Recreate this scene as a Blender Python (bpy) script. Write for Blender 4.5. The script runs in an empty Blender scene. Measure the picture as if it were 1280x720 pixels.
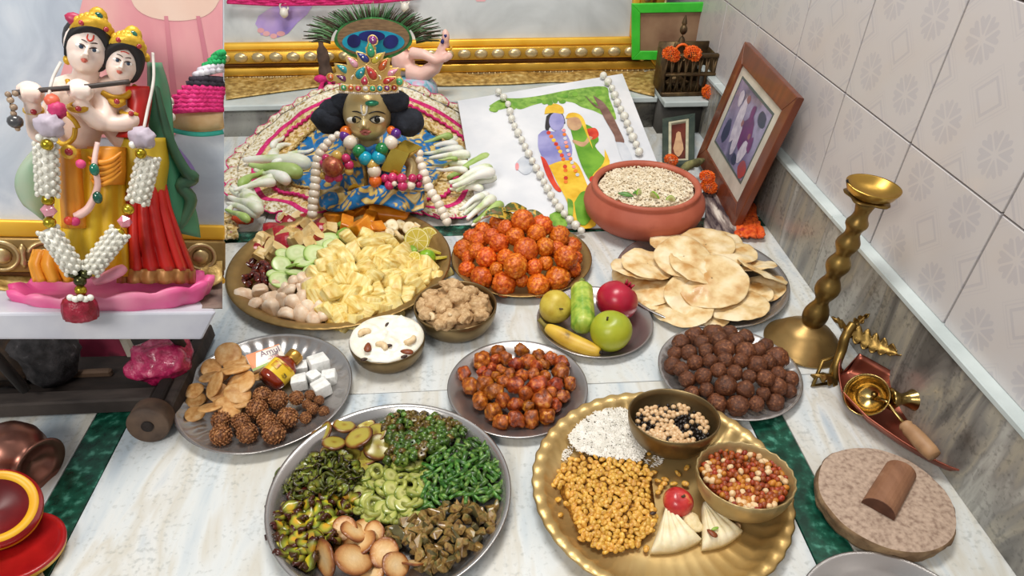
import bpy, bmesh, math, random
import numpy as np
from mathutils import Vector, Matrix, Euler, noise
random.seed(7); np.random.seed(7)
sc = bpy.context.scene
COL = sc.collection
R = math.radians
# ---------------------------------------------------------------- camera
CAM_H = .8
FPX, Y0, PITCH, YAW, ROLL = 822.96, 426.0, R(39.784), R(3.985), R(.2645)
fwd = Vector((math.sin(YAW)*math.cos(PITCH), math.cos(YAW)*math.cos(PITCH), -math.sin(PITCH)))
rgt = Vector((math.cos(YAW), -math.sin(YAW), 0)); upv = rgt.cross(fwd)
rgt, upv = rgt*math.cos(ROLL)+upv*math.sin(ROLL), upv*math.cos(ROLL)-rgt*math.sin(ROLL)
EYE = Vector((0, 0, CAM_H))
cd = bpy.data.cameras.new('camera'); cam = bpy.data.objects.new('camera', cd); COL.objects.link(cam)
cam.matrix_world = Matrix(((rgt.x, upv.x, -fwd.x, EYE.x), (rgt.y, upv.y, -fwd.y, EYE.y), (rgt.z, upv.z, -fwd.z, EYE.z), (0, 0, 0, 1)))
cd.sensor_width = 36; cd.lens = FPX/1280*36; cd.shift_y = (Y0-360)/1280; cd.clip_start = .02
sc.camera = cam
# ---------------------------------------------------------------- world, lights, exposure
w = bpy.data.worlds.new('world'); sc.world = w; w.use_nodes = True
w.node_tree.nodes['Background'].inputs[0].default_value = (.93, .97, 1, 1)
w.node_tree.nodes['Background'].inputs[1].default_value = .33
def area(name, loc, target, size, size_y, power, color):
    l = bpy.data.lights.new(name, 'AREA'); l.shape = 'RECTANGLE'; l.size = size; l.size_y = size_y; l.energy = power; l.color = color
    o = bpy.data.objects.new(name, l); COL.objects.link(o); o.location = loc
    o.rotation_euler = (Vector(target)-Vector(loc)).to_track_quat('-Z', 'Y').to_euler(); return o
area('ceiling_lamp', (.0, 1.15, 2.3), (.02, 1.1, 0), .9, .5, 40, (1, .97, .92))
area('front_fill', (-1.0, -.9, 1.9), (0, 1.2, 0), 1.0, .6, 33, (1, .95, .88))  # unseen fill light, added to brighten surfaces facing the camera
sc.view_settings.view_transform = 'Standard'; sc.view_settings.look = 'None'
sc.view_settings.gamma = 1; sc.view_settings.use_curve_mapping = False
sc.view_settings.exposure = 0.0
# ---------------------------------------------------------------- pixel -> point helpers
def ray(x, y): return rgt*((x-640)/FPX) - upv*((y-Y0)/FPX) + fwd
def P(x, y, z=0):
    d = ray(x, y); return EYE + d*((z-CAM_H)/d.z)
def onX(x, y, X): d = ray(x, y); return EYE + d*(X/d.x)
def onY(x, y, Y): d = ray(x, y); return EYE + d*(Y/d.y)
def mpp(p): return (Vector(p)-EYE).dot(fwd)/FPX       # metres per pixel at a point
class Frame:                                           # an upright plane standing at o, facing the viewer's side
    def __init__(s, o, right, up):
        s.o = Vector(o); s.x = Vector(right).normalized(); s.z = (Vector(up)-s.x*Vector(up).dot(s.x)).normalized(); s.y = s.z.cross(s.x)
        s.s = mpp(s.o)
    def pt(s, px, py, d=0.0):                          # d in pixels of depth, away from the viewer
        r = ray(px, py); q = s.o + s.y*(d*s.s)
        return EYE + r*((q-EYE).dot(s.y)/r.dot(s.y))
# ---------------------------------------------------------------- mesh helpers
class MB:
    def __init__(s): s.v = []; s.f = []; s.m = []
    def add(s, vf, mi=0, M=None):
        v, f = vf[0], vf[1]; k = len(s.v)
        s.v += [tuple(M @ Vector(p)) for p in v] if M is not None else [tuple(p) for p in v]
        s.f += [tuple(i+k for i in q) for q in f]
        s.m += list(vf[2]) if len(vf) > 2 else [mi]*len(f)
        return s
    def mesh(s, name, mats, smooth=True):
        me = bpy.data.meshes.new(name); me.from_pydata(s.v, [], s.f)
        for m in (mats if isinstance(mats, (list, tuple)) else [mats]): me.materials.append(m)
        me.polygons.foreach_set('material_index', s.m)
        me.polygons.foreach_set('use_smooth', [smooth]*len(s.f)); me.update(); return me
    def build(s, name, mats, parent=None, smooth=True, org=None):
        if org is not None:
            o_ = Vector(org); s.v = [tuple(Vector(p)-o_) for p in s.v]
        return link(name, s.mesh(name, mats, smooth), parent)
def link(name, me, parent=None, loc=None, rot=None, sca=None):
    o = bpy.data.objects.new(name, me); COL.objects.link(o)
    if parent is not None: o.parent = parent
    if loc is not None: o.location = loc
    if rot is not None: o.rotation_euler = rot
    if sca is not None: o.scale = (sca,)*3 if not hasattr(sca, '__len__') else sca
    return o
def one(name, vf, mats, parent=None, smooth=True, org=None): return MB().add(vf).build(name, mats, parent, smooth, org)
def tag(o, label=None, cat=None, group=None, kind=None):
    if label: o['label'] = label
    if cat: o['category'] = cat
    if group: o['group'] = group
    if kind: o['kind'] = kind
    return o
def thing(name, loc, label, cat, group=None, rot=None):
    o = bpy.data.objects.new(name, None); COL.objects.link(o); o.empty_display_size = .02; o.location = loc
    if rot is not None: o.rotation_euler = rot
    return tag(o, label, cat, group)
def dup(o, loc=None, rot=None, sca=None, label=None):
    c = o.copy(); COL.objects.link(c)
    for ch in o.children:
        k = ch.copy(); COL.objects.link(k); k.parent = c
    if loc is not None: c.location = loc
    if rot is not None: c.rotation_euler = rot
    if sca is not None: c.scale = (sca,)*3 if not hasattr(sca, '__len__') else sca
    if label: c['label'] = label
    return c
def lathe(prof, seg=48, wob=None):
    v = []; f = []
    for i, (r, z) in enumerate(prof):
        for k in range(seg):
            a = 2*math.pi*k/seg; rr, zz = (r, z) if wob is None else wob(r, z, a, i)
            v.append((rr*math.cos(a), rr*math.sin(a), zz))
    n = len(prof)
    for i in range(n-1):
        for k in range(seg):
            a, b = i*seg+k, i*seg+(k+1) % seg; f.append((a, b, b+seg, a+seg))
    return v, f
def capped(vf, seg):
    v, f = vf; n = len(v); f = f+[tuple(range(seg-1, -1, -1)), tuple(range(n-seg, n))]; return v, f
def box(c, s, M=None):
    v = []
    for x in (-.5, .5):
        for y in (-.5, .5):
            for z in (-.5, .5): v.append(Vector((x*s[0], y*s[1], z*s[2])))
    v = [(M @ p if M is not None else p)+Vector(c) for p in v]
    return v, [(0, 1, 3, 2), (4, 6, 7, 5), (0, 4, 5, 1), (2, 3, 7, 6), (0, 2, 6, 4), (1, 5, 7, 3)]
def hexa(a, b):                                        # two matching quads -> solid
    return list(a)+list(b), [(3, 2, 1, 0), (4, 5, 6, 7)]+[(i, (i+1) % 4, 4+(i+1) % 4, 4+i) for i in range(4)]
def bevel(vf, off, seg=2, clamp=True):
    bm = bmesh.new(); vs = [bm.verts.new(p) for p in vf[0]]
    for q in vf[1]: bm.faces.new([vs[i] for i in q])
    bmesh.ops.recalc_face_normals(bm, faces=bm.faces)
    bmesh.ops.bevel(bm, geom=list(bm.edges)+list(bm.verts), offset=off, segments=seg, affect='EDGES', profile=.5, clamp_overlap=clamp)
    r = frombm(bm); return r
def frombm(bm):
    bm.verts.ensure_lookup_table(); bm.verts.index_update()
    r = [tuple(v.co) for v in bm.verts], [tuple(v.index for v in f.verts) for f in bm.faces]; bm.free(); return r
_ico = {}
def ico(sub):
    if sub not in _ico:
        bm = bmesh.new(); bmesh.ops.create_icosphere(bm, subdivisions=sub, radius=1); _ico[sub] = frombm(bm)
    return _ico[sub]
def blob(r, sub=2, amp=.1, freq=2., seed=0, rough=0., rf=8., c=(0, 0, 0), M=None):
    if not hasattr(r, '__len__'): r = (r, r, r)
    v, f = ico(sub); o = Vector((seed*7.31, seed*3.17, seed*1.7)); out = []
    for p in v:
        p = Vector(p); k = 1 + amp*noise.noise(p*freq+o)
        if rough: k += rough*(noise.noise(p*rf+o))
        q = Vector((p.x*r[0]*k, p.y*r[1]*k, p.z*r[2]*k))
        if M is not None: q = M @ q
        out.append(q+Vector(c))
    return out, f
def tube(pts, rad, seg=8, cap=True, flat=1.0):
    pts = [Vector(p) for p in pts]; n = len(pts)
    if not hasattr(rad, '__len__'): rad = [rad]*n
    v = []; f = []; ref = None
    for i in range(n):
        t = (pts[min(i+1, n-1)]-pts[max(i-1, 0)]).normalized()
        if ref is None: ref = t.orthogonal().normalized()
        ref = (ref-t*ref.dot(t)); ref = ref.normalized() if ref.length > 1e-6 else t.orthogonal().normalized()
        b = t.cross(ref)
        for k in range(seg):
            a = 2*math.pi*k/seg; v.append(pts[i]+ref*(rad[i]*math.cos(a))+b*(rad[i]*math.sin(a)*flat))
    for i in range(n-1):
        for k in range(seg):
            a, b_ = i*seg+k, i*seg+(k+1) % seg; f.append((a, b_, b_+seg, a+seg))
    if cap: f += [tuple(range(seg-1, -1, -1)), tuple(range((n-1)*seg, n*seg))]
    return v, f
def spline(pts, n=8):
    pts = [Vector(p) for p in pts]; out = []
    for i in range(len(pts)-1):
        p0, p1, p2, p3 = pts[max(i-1, 0)], pts[i], pts[i+1], pts[min(i+2, len(pts)-1)]
        for k in range(n):
            t = k/n; out.append(.5*((2*p1)+(p2-p0)*t+(2*p0-5*p1+4*p2-p3)*t*t+(3*p1-p0-3*p2+p3)*t**3))
    return out+[pts[-1]]
def hull(pts):
    bm = bmesh.new()
    for p in pts: bm.verts.new(p)
    r = bmesh.ops.convex_hull(bm, input=bm.verts)
    bmesh.ops.delete(bm, geom=[g for g in r['geom_interior'] if isinstance(g, bmesh.types.BMVert)], context='VERTS')
    return frombm(bm)
def grid(fn, nu, nv, thick=0.0):                        # surface fn(u,v)->point, optional thickness along its normal
    P_ = [[Vector(fn(i/(nu-1), j/(nv-1))) for j in range(nv)] for i in range(nu)]
    v = [p for r_ in P_ for p in r_]
    f = [(i*nv+j, (i+1)*nv+j, (i+1)*nv+j+1, i*nv+j+1) for i in range(nu-1) for j in range(nv-1)]
    if thick:
        N = [Vector((0, 0, 0)) for _ in v]
        for q in f:
            n_ = (v[q[1]]-v[q[0]]).cross(v[q[3]]-v[q[0]])
            for i in q: N[i] += n_
        k = len(v); v = v+[p-n_.normalized()*thick if n_.length > 0 else p for p, n_ in zip(v, N)]
        f = f+[tuple(reversed([i+k for i in q])) for q in f]
        b = [(i, 0) for i in range(nu)]+[(nu-1, j) for j in range(1, nv)]+[(i, nv-1) for i in range(nu-2, -1, -1)]+[(0, j) for j in range(nv-2, 0, -1)]
        b = [i*nv+j for i, j in b]
        f += [(b[i], b[i]+k, b[(i+1) % len(b)]+k, b[(i+1) % len(b)]) for i in range(len(b))]
    return v, f
def fused(name, mb, voxel, mats, parent=None, org=None, smooth=4, ratio=None):    # union of overlapping solids -> one continuous skin
    o = mb.build('tmp', mats, org=org)
    m = o.modifiers.new('r', 'REMESH'); m.mode = 'VOXEL'; m.voxel_size = voxel
    m = o.modifiers.new('s', 'SMOOTH'); m.iterations = smooth; m.factor = .5
    dg = bpy.context.evaluated_depsgraph_get(); dg.update()
    me = bpy.data.meshes.new_from_object(o.evaluated_get(dg)); me.name = name
    old = o.data; bpy.data.objects.remove(o); bpy.data.meshes.remove(old)
    me.polygons.foreach_set('use_smooth', [True]*len(me.polygons))
    return link(name, me, parent)
def text(name, s, size, mat_, parent, M, depth=.0003):
    c = bpy.data.curves.new(name, 'FONT'); c.body = s; c.size = size; c.align_x = 'CENTER'; c.align_y = 'CENTER'; c.extrude = depth
    o = bpy.data.objects.new('tmp', c); COL.objects.link(o); dg = bpy.context.evaluated_depsgraph_get(); dg.update()
    me = bpy.data.meshes.new_from_object(o.evaluated_get(dg)); me.name = name; bpy.data.objects.remove(o)
    me.materials.clear(); me.materials.append(mat_)
    q = link(name, me, parent); q.matrix_local = M; return q
# ---------------------------------------------------------------- materials
def lin(h):
    if not isinstance(h, str): return tuple(h)+((1,) if len(h) == 3 else ())
    c = [int(h[i:i+2], 16)/255 for i in (1, 3, 5)]
    return tuple((x/12.92 if x <= .04045 else ((x+.055)/1.055)**2.4) for x in c)+(1,)
_mats = {}
def mat(name, c1=None, c2=None, c3=None, scale=30, rough=.5, metal=0, bump=0, bscale=None, rnd=0, detail=4, stretch=(1, 1, 1), sss=0, coat=0, trans=0, lo=.35, hi=.65, c3at=None, dist=0, hue=0, ramp=None, radial=None, alpha=1, spec=.5, vor=False):
    """noise-mottled principled material; radial=R mixes the ramp along the distance from the local axis; rnd varies value per object"""
    if name in _mats: return _mats[name]
    m = bpy.data.materials.new(name); _mats[name] = m; m.use_nodes = True; nt = m.node_tree; N = nt.nodes; L = nt.links
    bs = N['Principled BSDF']; bs.inputs['Roughness'].default_value = rough; bs.inputs['Metallic'].default_value = metal
    bs.inputs['Specular IOR Level'].default_value = spec
    if sss: bs.inputs['Subsurface Weight'].default_value = sss; bs.inputs['Subsurface Scale'].default_value = .006; bs.inputs['Subsurface Radius'].default_value = (1, .6, .4)
    if coat: bs.inputs['Coat Weight'].default_value = coat; bs.inputs['Coat Roughness'].default_value = .08
    if trans: bs.inputs['Transmission Weight'].default_value = trans; bs.inputs['IOR'].default_value = 1.45
    if alpha < 1: bs.inputs['Alpha'].default_value = alpha
    tc = N.new('ShaderNodeTexCoord'); oi = N.new('ShaderNodeObjectInfo')
    mp = N.new('ShaderNodeMapping'); mp.inputs['Scale'].default_value = stretch
    ad = N.new('ShaderNodeVectorMath'); ad.operation = 'MULTIPLY_ADD'
    cb = N.new('ShaderNodeCombineXYZ')
    for i in range(3): L.new(oi.outputs['Random'], cb.inputs[i])
    L.new(cb.outputs[0], ad.inputs[0]); ad.inputs[1].default_value = (3.7, 5.1, 2.3); L.new(tc.outputs['Object'], ad.inputs[2])
    L.new(ad.outputs[0], mp.inputs['Vector'])
    nz = N.new('ShaderNodeTexVoronoi' if vor else 'ShaderNodeTexNoise'); nz.inputs['Scale'].default_value = scale
    if not vor: nz.inputs['Detail'].default_value = detail; nz.inputs['Distortion'].default_value = dist
    L.new(mp.outputs[0], nz.inputs['Vector'])
    col = None; fac = nz.outputs['Distance'] if vor else nz.outputs['Fac']
    if radial:
        sx = N.new('ShaderNodeSeparateXYZ'); L.new(tc.outputs['Object'], sx.inputs[0])
        c2_ = N.new('ShaderNodeCombineXYZ'); L.new(sx.outputs[0], c2_.inputs[0]); L.new(sx.outputs[1], c2_.inputs[1])
        ln = N.new('ShaderNodeVectorMath'); ln.operation = 'LENGTH'; L.new(c2_.outputs[0], ln.inputs[0])
        dv = N.new('ShaderNodeMath'); dv.operation = 'DIVIDE'; L.new(ln.outputs['Value'], dv.inputs[0]); dv.inputs[1].default_value = radial
        ma = N.new('ShaderNodeMath'); ma.operation = 'MULTIPLY_ADD'; L.new(nz.outputs['Fac'], ma.inputs[0]); ma.inputs[1].default_value = .3; L.new(dv.outputs[0], ma.inputs[2])
        sb = N.new('ShaderNodeMath'); sb.operation = 'SUBTRACT'; L.new(ma.outputs[0], sb.inputs[0]); sb.inputs[1].default_value = .15; fac = sb.outputs[0]
    if c2 or ramp:
        cr = N.new('ShaderNodeValToRGB'); L.new(fac, cr.inputs[0])
        st = ramp or ([(lo, c1), (hi, c2)]+([(c3at or min(.99, hi+.12), c3)] if c3 else []))
        e = cr.color_ramp.elements; e[0].position, e[0].color = st[0][0], lin(st[0][1]); e[1].position, e[1].color = st[1][0], lin(st[1][1])
        for p_, c_ in st[2:]: k = e.new(p_); k.color = lin(c_)
        col = cr.outputs[0]
    else: bs.inputs['Base Color'].default_value = lin(c1)
    if rnd or hue:
        hs = N.new('ShaderNodeHueSaturation')
        if col is not None: L.new(col, hs.inputs['Color'])
        else: hs.inputs['Color'].default_value = lin(c1)
        mr = N.new('ShaderNodeMapRange'); L.new(oi.outputs['Random'], mr.inputs[0]); mr.inputs[3].default_value = 1-rnd; mr.inputs[4].default_value = 1+rnd*.6
        L.new(mr.outputs[0], hs.inputs['Value'])
        if hue:
            fr = N.new('ShaderNodeMath'); fr.operation = 'MULTIPLY'; L.new(oi.outputs['Random'], fr.inputs[0]); fr.inputs[1].default_value = 7.13
            fc = N.new('ShaderNodeMath'); fc.operation = 'FRACT'; L.new(fr.outputs[0], fc.inputs[0])
            m2 = N.new('ShaderNodeMapRange'); L.new(fc.outputs[0], m2.inputs[0]); m2.inputs[3].default_value = .5-hue; m2.inputs[4].default_value = .5+hue; L.new(m2.outputs[0], hs.inputs['Hue'])
        col = hs.outputs[0]
    if col is not None: L.new(col, bs.inputs['Base Color'])
    if bump:
        bn = N.new('ShaderNodeTexNoise'); bn.inputs['Scale'].default_value = bscale or scale*2; bn.inputs['Detail'].default_value = 3
        L.new(mp.outputs[0], bn.inputs['Vector']); bp = N.new('ShaderNodeBump'); bp.inputs['Strength'].default_value = bump; bp.inputs['Distance'].default_value = .002
        L.new(bn.outputs['Fac'], bp.inputs['Height']); L.new(bp.outputs[0], bs.inputs['Normal'])
    return m
def speckled(name, ramp, scale, stretch, rough, speck, amount, rnd=.03, dist=1.0):
    m = mat(name, scale=scale, rough=rough, detail=9, dist=dist, stretch=stretch, ramp=ramp, rnd=rnd); nt = m.node_tree; N, L = nt.nodes, nt.links; bs = N['Principled BSDF']; src = bs.inputs['Base Color'].links[0].from_socket
    tc = next(n for n in N if n.type == 'TEX_COORD'); nz = N.new('ShaderNodeTexNoise'); nz.inputs['Scale'].default_value = 130; nz.inputs['Detail'].default_value = 6; L.new(tc.outputs['Object'], nz.inputs['Vector'])
    n2 = N.new('ShaderNodeTexNoise'); n2.inputs['Scale'].default_value = 14; L.new(tc.outputs['Object'], n2.inputs['Vector'])
    ad = N.new('ShaderNodeMath'); ad.operation = 'MULTIPLY_ADD'; L.new(n2.outputs['Fac'], ad.inputs[0]); ad.inputs[1].default_value = .45; L.new(nz.outputs['Fac'], ad.inputs[2])
    cr = N.new('ShaderNodeValToRGB'); cr.color_ramp.elements[0].position = .78; cr.color_ramp.elements[1].position = .95; L.new(ad.outputs[0], cr.inputs[0])
    k = N.new('ShaderNodeMath'); k.operation = 'MULTIPLY'; L.new(cr.outputs[0], k.inputs[0]); k.inputs[1].default_value = amount
    mx = N.new('ShaderNodeMix'); mx.data_type = 'RGBA'; L.new(k.outputs[0], mx.inputs[0]); L.new(src, mx.inputs[6]); mx.inputs[7].default_value = lin(speck); L.new(mx.outputs[2], bs.inputs['Base Color']); return m
MARBLE = speckled('white_marble', [(.28, '#a9b7c2'), (.40, '#c6cdd0'), (.48, '#d3d6d5'), (.55, '#c9c6bc'), (.62, '#d5d6d3'), (.72, '#b4bec6')], 3.0, (3.4, .8, 1), .24, '#858a86', .38)
MARBLE2 = speckled('grey_streaked_marble', [(.30, '#4f4d4a'), (.40, '#807d77'), (.47, '#a39d8e'), (.54, '#8d8b86'), (.62, '#b3b2ab'), (.74, '#6a6864')], 4.5, (1, 3.2, .7), .25, '#3f3d3b', .45, .05, .8)
MARBLELEDGE = mat('pale_marble_ledge', '#b9c3c2', '#d3dcdb', scale=8, rough=.25, detail=6)
GREEN = mat('green_marble', '#0a3327', '#174f3e', '#4f907c', scale=60, rough=.25, detail=10, lo=.38, hi=.56, c3at=.7, rnd=.06)
JOINT = mat('grey_joint', '#8d938f', rough=.9)
STEEL = mat('brushed_steel', '#c3c0be', '#aea9a6', scale=6, rough=.26, metal=.82, detail=3, bump=.03, bscale=60)
STEELDK = mat('aged_steel', '#b0aaa8', '#9c9592', scale=6, rough=.3, metal=.85, detail=3)
BRASS = mat('old_brass', '#cdb077', '#bb9a5e', '#8f7040', scale=9, rough=.36, metal=.62, detail=5, bump=.06, bscale=80, c3at=.8)
BRASSDK = mat('dull_brass', '#96794a', '#ab8b56', '#75603a', scale=16, rough=.42, metal=.8, detail=6, bump=.1, bscale=90, c3at=.75)
BRONZE = mat('bronze_bowl', '#7d6a4a', '#8f7a56', scale=14, rough=.38, metal=.9, detail=5, bump=.05)
COPPER = mat('old_copper', '#a5604e', '#8b4a3b', '#6d3a30', scale=10, rough=.35, metal=.85, detail=6, bump=.08, c3at=.75)
TERRA = mat('terracotta', '#a44f38', '#b7624a', '#8c3f2c', scale=14, rough=.6, detail=7, bump=.12, c3at=.8)
# ================================================================ SETTING
XW = .705                                              # face of the skirting; the tiled wall stands 2 cm behind it
fl = bpy.data.objects.new('floor', None); COL.objects.link(fl); tag(fl, 'white marble floor with green marble strips', kind='structure')
def slab(x0, x1, y0, y1, m, name, t=.02, z=0, j=.0008):
    return MB().add(bevel(box(((x0+x1)/2, (y0+y1)/2, z-t/2), (x1-x0-2*j, y1-y0-2*j, t)), .0006, 1)).build(name, m, fl, smooth=False)
xl0, xl1 = (P(114, 532.7).x+P(45, 645).x)/2, (P(159, 526).x+P(64.6, 720).x)/2
xr0, xr1 = (P(938.3, 526.7).x+P(1026.7, 720).x)/2, (P(978.3, 516.7).x+P(1081.7, 718).x)/2
yb0, yb1, yj = 1.352, 1.40, .832
for x0, x1, y0, y1 in ((xl1, xr0, -.3, yj), (xl1, xr0, yj, yb0), (xr1, XW+.03, -.3, yj), (xr1, XW+.03, yj, yb0), (-1.6, xl0, -.3, yj), (-1.6, xl0, yj, yb0),
                       (-1.6, -.5, yb1, 2.6), (-.5, XW+.03, yb1, 2.6)):
    slab(x0, x1, y0, y1, MARBLE, 'marble_slab')
slab(xl0, xl1, -.3, yb0, GREEN, 'green_strip'); slab(xr0, xr1, -.3, yb0, GREEN, 'green_strip'); slab(-1.6, XW+.03, yb0, yb1, GREEN, 'green_strip')
one('bedding', box((-.4, 1.15, -.03), (2.5, 3.0, .018)), JOINT, fl)
# right wall: marble skirting with a ledge, then patterned tiles
sk = bpy.data.objects.new('baseboard_right', None); COL.objects.link(sk); tag(sk, 'grey streaked marble skirting with pale top ledge', kind='structure')
for y0, y1 in ((-.3, .38), (.38, 1.1), (1.1, 1.86), (1.86, 2.7)):
    one('skirting_slab', bevel(box((XW+.012, (y0+y1)/2, .078), (.024, y1-y0-.001, .156)), .0006, 1), MARBLE2, sk, smooth=False)
    one('ledge', bevel(box((XW+.013, (y0+y1)/2, .162), (.032, y1-y0-.001, .011)), .002, 1), MARBLELEDGE, sk, smooth=False)
def tile_material():
    m = bpy.data.materials.new('patterned_tile'); m.use_nodes = True; nt = m.node_tree; N, L = nt.nodes, nt.links; bs = N['Principled BSDF']
    def math_(op, a, b=None, c=None):
        n = N.new('ShaderNodeMath'); n.operation = op
        for i, q in enumerate((a, b, c)):
            if q is None: continue
            if isinstance(q, (int, float)): n.inputs[i].default_value = q
            else: L.new(q, n.inputs[i])
        return n.outputs[0]
    tc = N.new('ShaderNodeTexCoord'); sx = N.new('ShaderNodeSeparateXYZ'); L.new(tc.outputs['Object'], sx.inputs[0])
    # repeat of .1175 m: diamonds (|u|+|v| rings) and an eight-point star between them
    def cell(o, off): return math_('SUBTRACT', math_('FRACT', math_('ADD', math_('DIVIDE', o, .1175), off)), .5)
    def rings(off):
        u = math_('ABSOLUTE', cell(sx.outputs[1], off)); v = math_('ABSOLUTE', cell(sx.outputs[2], off))
        return u, v, math_('ADD', u, v), math_('MAXIMUM', u, v)
    u, v, dm, sq = rings(.5)
    def band(x, a, b): return math_('MULTIPLY', math_('GREATER_THAN', x, a), math_('LESS_THAN', x, b))
    r1 = band(dm, .20, .255); r2 = band(dm, .31, .335)
    r3 = band(dm, .37, .39)
    cu, cv = cell(sx.outputs[1], 0.), cell(sx.outputs[2], 0.)
    rad = math_('SQRT', math_('ADD', math_('POWER', math_('ABSOLUTE', cu), 2), math_('POWER', math_('ABSOLUTE', cv), 2))); an = math_('ARCTAN2', cv, cu)
    pet = math_('ABSOLUTE', math_('SINE', math_('MULTIPLY', an, 4)))
    star = math_('MULTIPLY', band(rad, .03, .30), math_('GREATER_THAN', math_('MULTIPLY', pet, rad), .055))
    star = math_('MULTIPLY', star, math_('LESS_THAN', math_('ADD', rad, math_('MULTIPLY', math_('ABSOLUTE', math_('SINE', math_('MULTIPLY', an, 8))), -.06)), .22))
    pat = math_('MINIMUM', math_('ADD', math_('ADD', math_('ADD', r1, math_('MULTIPLY', r2, .6)), math_('MULTIPLY', r3, .4)), star), 1)
    nz = N.new('ShaderNodeTexNoise'); nz.inputs['Scale'].default_value = 9; nz.inputs['Detail'].default_value = 5; L.new(tc.outputs['Object'], nz.inputs['Vector'])
    f = math_('MULTIPLY', pat, math_('MULTIPLY_ADD', nz.outputs['Fac'], .5, .25))
    mx = N.new('ShaderNodeMix'); mx.data_type = 'RGBA'; L.new(f, mx.inputs[0]); mx.inputs[6].default_value = lin('#cbc6c5'); mx.inputs[7].default_value = lin('#b4b1b7')
    m2 = N.new('ShaderNodeMix'); m2.data_type = 'RGBA'; cr = N.new('ShaderNodeValToRGB'); cr.color_ramp.elements[0].position = .5; cr.color_ramp.elements[1].position = .75
    L.new(nz.outputs['Fac'], cr.inputs[0]); k = math_('MULTIPLY', cr.outputs[0], .25); L.new(k, m2.inputs[0]); L.new(mx.outputs[2], m2.inputs[6]); m2.inputs[7].default_value = lin('#c9bbae')
    L.new(m2.outputs[2], bs.inputs['Base Color']); bs.inputs['Roughness'].default_value = .3; return m
TILE = tile_material(); GROUT = mat('brown_grout', '#8d7566', rough=.9)
wr = bpy.data.objects.new('wall_right', None); COL.objects.link(wr); tag(wr, 'pale glazed tile wall with faint grey diamond pattern', kind='structure')
one('backing', box((XW+.037, 1.2, .75), (.02, 3.0, 1.5)), GROUT, wr)
tb = bevel(box((0, 0, 0), (.008, .2325, .1895)), .0008, 1); TME = MB().add(tb).mesh('tile', TILE, False)
tb2 = bevel(box((0, 0, 0), (.008, .2325, .2325)), .0008, 1); TME2 = MB().add(tb2).mesh('tile', TILE, False)
for k in range(-4, 7):
    yy = .994+.2365*(k+.5)
    if yy > 2.65 or yy < -.2: continue
    link('tile', TME, wr, (XW+.0235, yy, .2625))
    for r_ in range(5): link('tile', TME2, wr, (XW+.0235, yy, .358+.2365*(r_+.5)))
# back: a raised marble step and the plain wall behind it
YS = 1.88; ZS = onY(872, 127, YS).z
XB = onY(829, 140, YS).x; YA = 1.95; ZA = .10          # the step is deeper and higher at the right end
st = bpy.data.objects.new('trim_step', None); COL.objects.link(st); tag(st, 'raised white marble step across the back', kind='structure')
for x0, x1 in ((-1.6, -.45), (-.45, XB-.001)):
    one('marble_top', bevel(box(((x0+x1)/2, (YA+2.6)/2, ZA-.008), (x1-x0-.001, 2.6-YA, .016)), .003, 2), MARBLELEDGE, st, smooth=False)
one('riser', box(((-1.6+XB)/2, (YA+2.6)/2+.01, (ZA-.016)/2), (XB+1.6-.003, 2.6-YA-.02, ZA-.016)), MARBLE2, st)
one('marble_top', bevel(box(((XB+XW)/2, (YS+2.6)/2, ZS-.008), (XW-XB-.001, 2.6-YS, .016)), .003, 2), MARBLELEDGE, st, smooth=False)
one('riser', box(((XB+XW)/2, (YS+2.6)/2+.02, (ZS-.016)/2), (XW-XB-.004, 2.6-YS-.04, ZS-.016)), mat('dark_riser', '#3b3936', '#55524d', scale=10, rough=.7), st)  # right riser coloured darker than the left one
wb = one('wall_back', box((-.4, 2.66, .9), (2.6, .1, 1.8)), mat('grey_plaster', '#b9bcbd', '#a9adb0', scale=6, rough=.8)); tag(wb, 'plain grey wall behind the altar', kind='structure')
# ================================================================ PLATES
def plate(name, prof, c, label, m=None, seg=72, wob=None, z=0, cat='plate'):
    t = thing(name, (c[0], c[1], z), label, cat); one('dish', lathe(prof, seg, wob), m, t); return t
def steel_prof(r, h, flat=.82, t=.0015):
    return [(.0005, .0012), (r*flat*.7, .0012), (r*flat, .002), (r*(flat+.05), h*.45), (r*.955, h*.9), (r*.985, h), (r, h-.0008), (r*.992, h-.003), (r*.96, h*.75), (r*(flat+.06), h*.3), (r*flat, 0), (.0005, 0)]
BR = (.2597, .5921); OK = (-.1327, .6003); TR = (-.3636, .8359); FR = (-.2843, 1.2174); LA = (.1052, 1.2218); PK = (.0669, .8178); SM = (.2294, .9916); PU = (.477, 1.1261); BW = (.4435, .8345)
# big brass thali with a notched rim and a fluted side
def notch(r, z, a, i):
    if 5 <= i <= 8: k = .5+.5*math.cos(a*44); return r*(1-.010*k), z-.0016*k
    if i in (3, 4): k = abs(math.cos(a*22)); return r*(1+.012*k), z+(.0032*(1-k) if i == 4 else .0012*(1-k))
    return r, z
rb = .1888; h = .027
big = plate('brass_thali', [(.0005, .002), (rb*.35, .002), (rb*.62, .0022), (rb*.80, .003), (rb*.885, h*.72), (rb*.92, h), (rb*.985, h+.001), (rb, h-.001), (rb*.985, h-.004), (rb*.9, h*.75), (rb*.81, 0), (.0005, 0)], BR,
            'big old brass thali with notched rim holding rice, yellow lentils and two bowls', BRASS, 264, notch)
okr = plate('steel_thali', steel_prof(.1739, .03, .86), OK, 'large bright steel thali in front filled with cooked vegetables', STEEL, 96)
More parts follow.
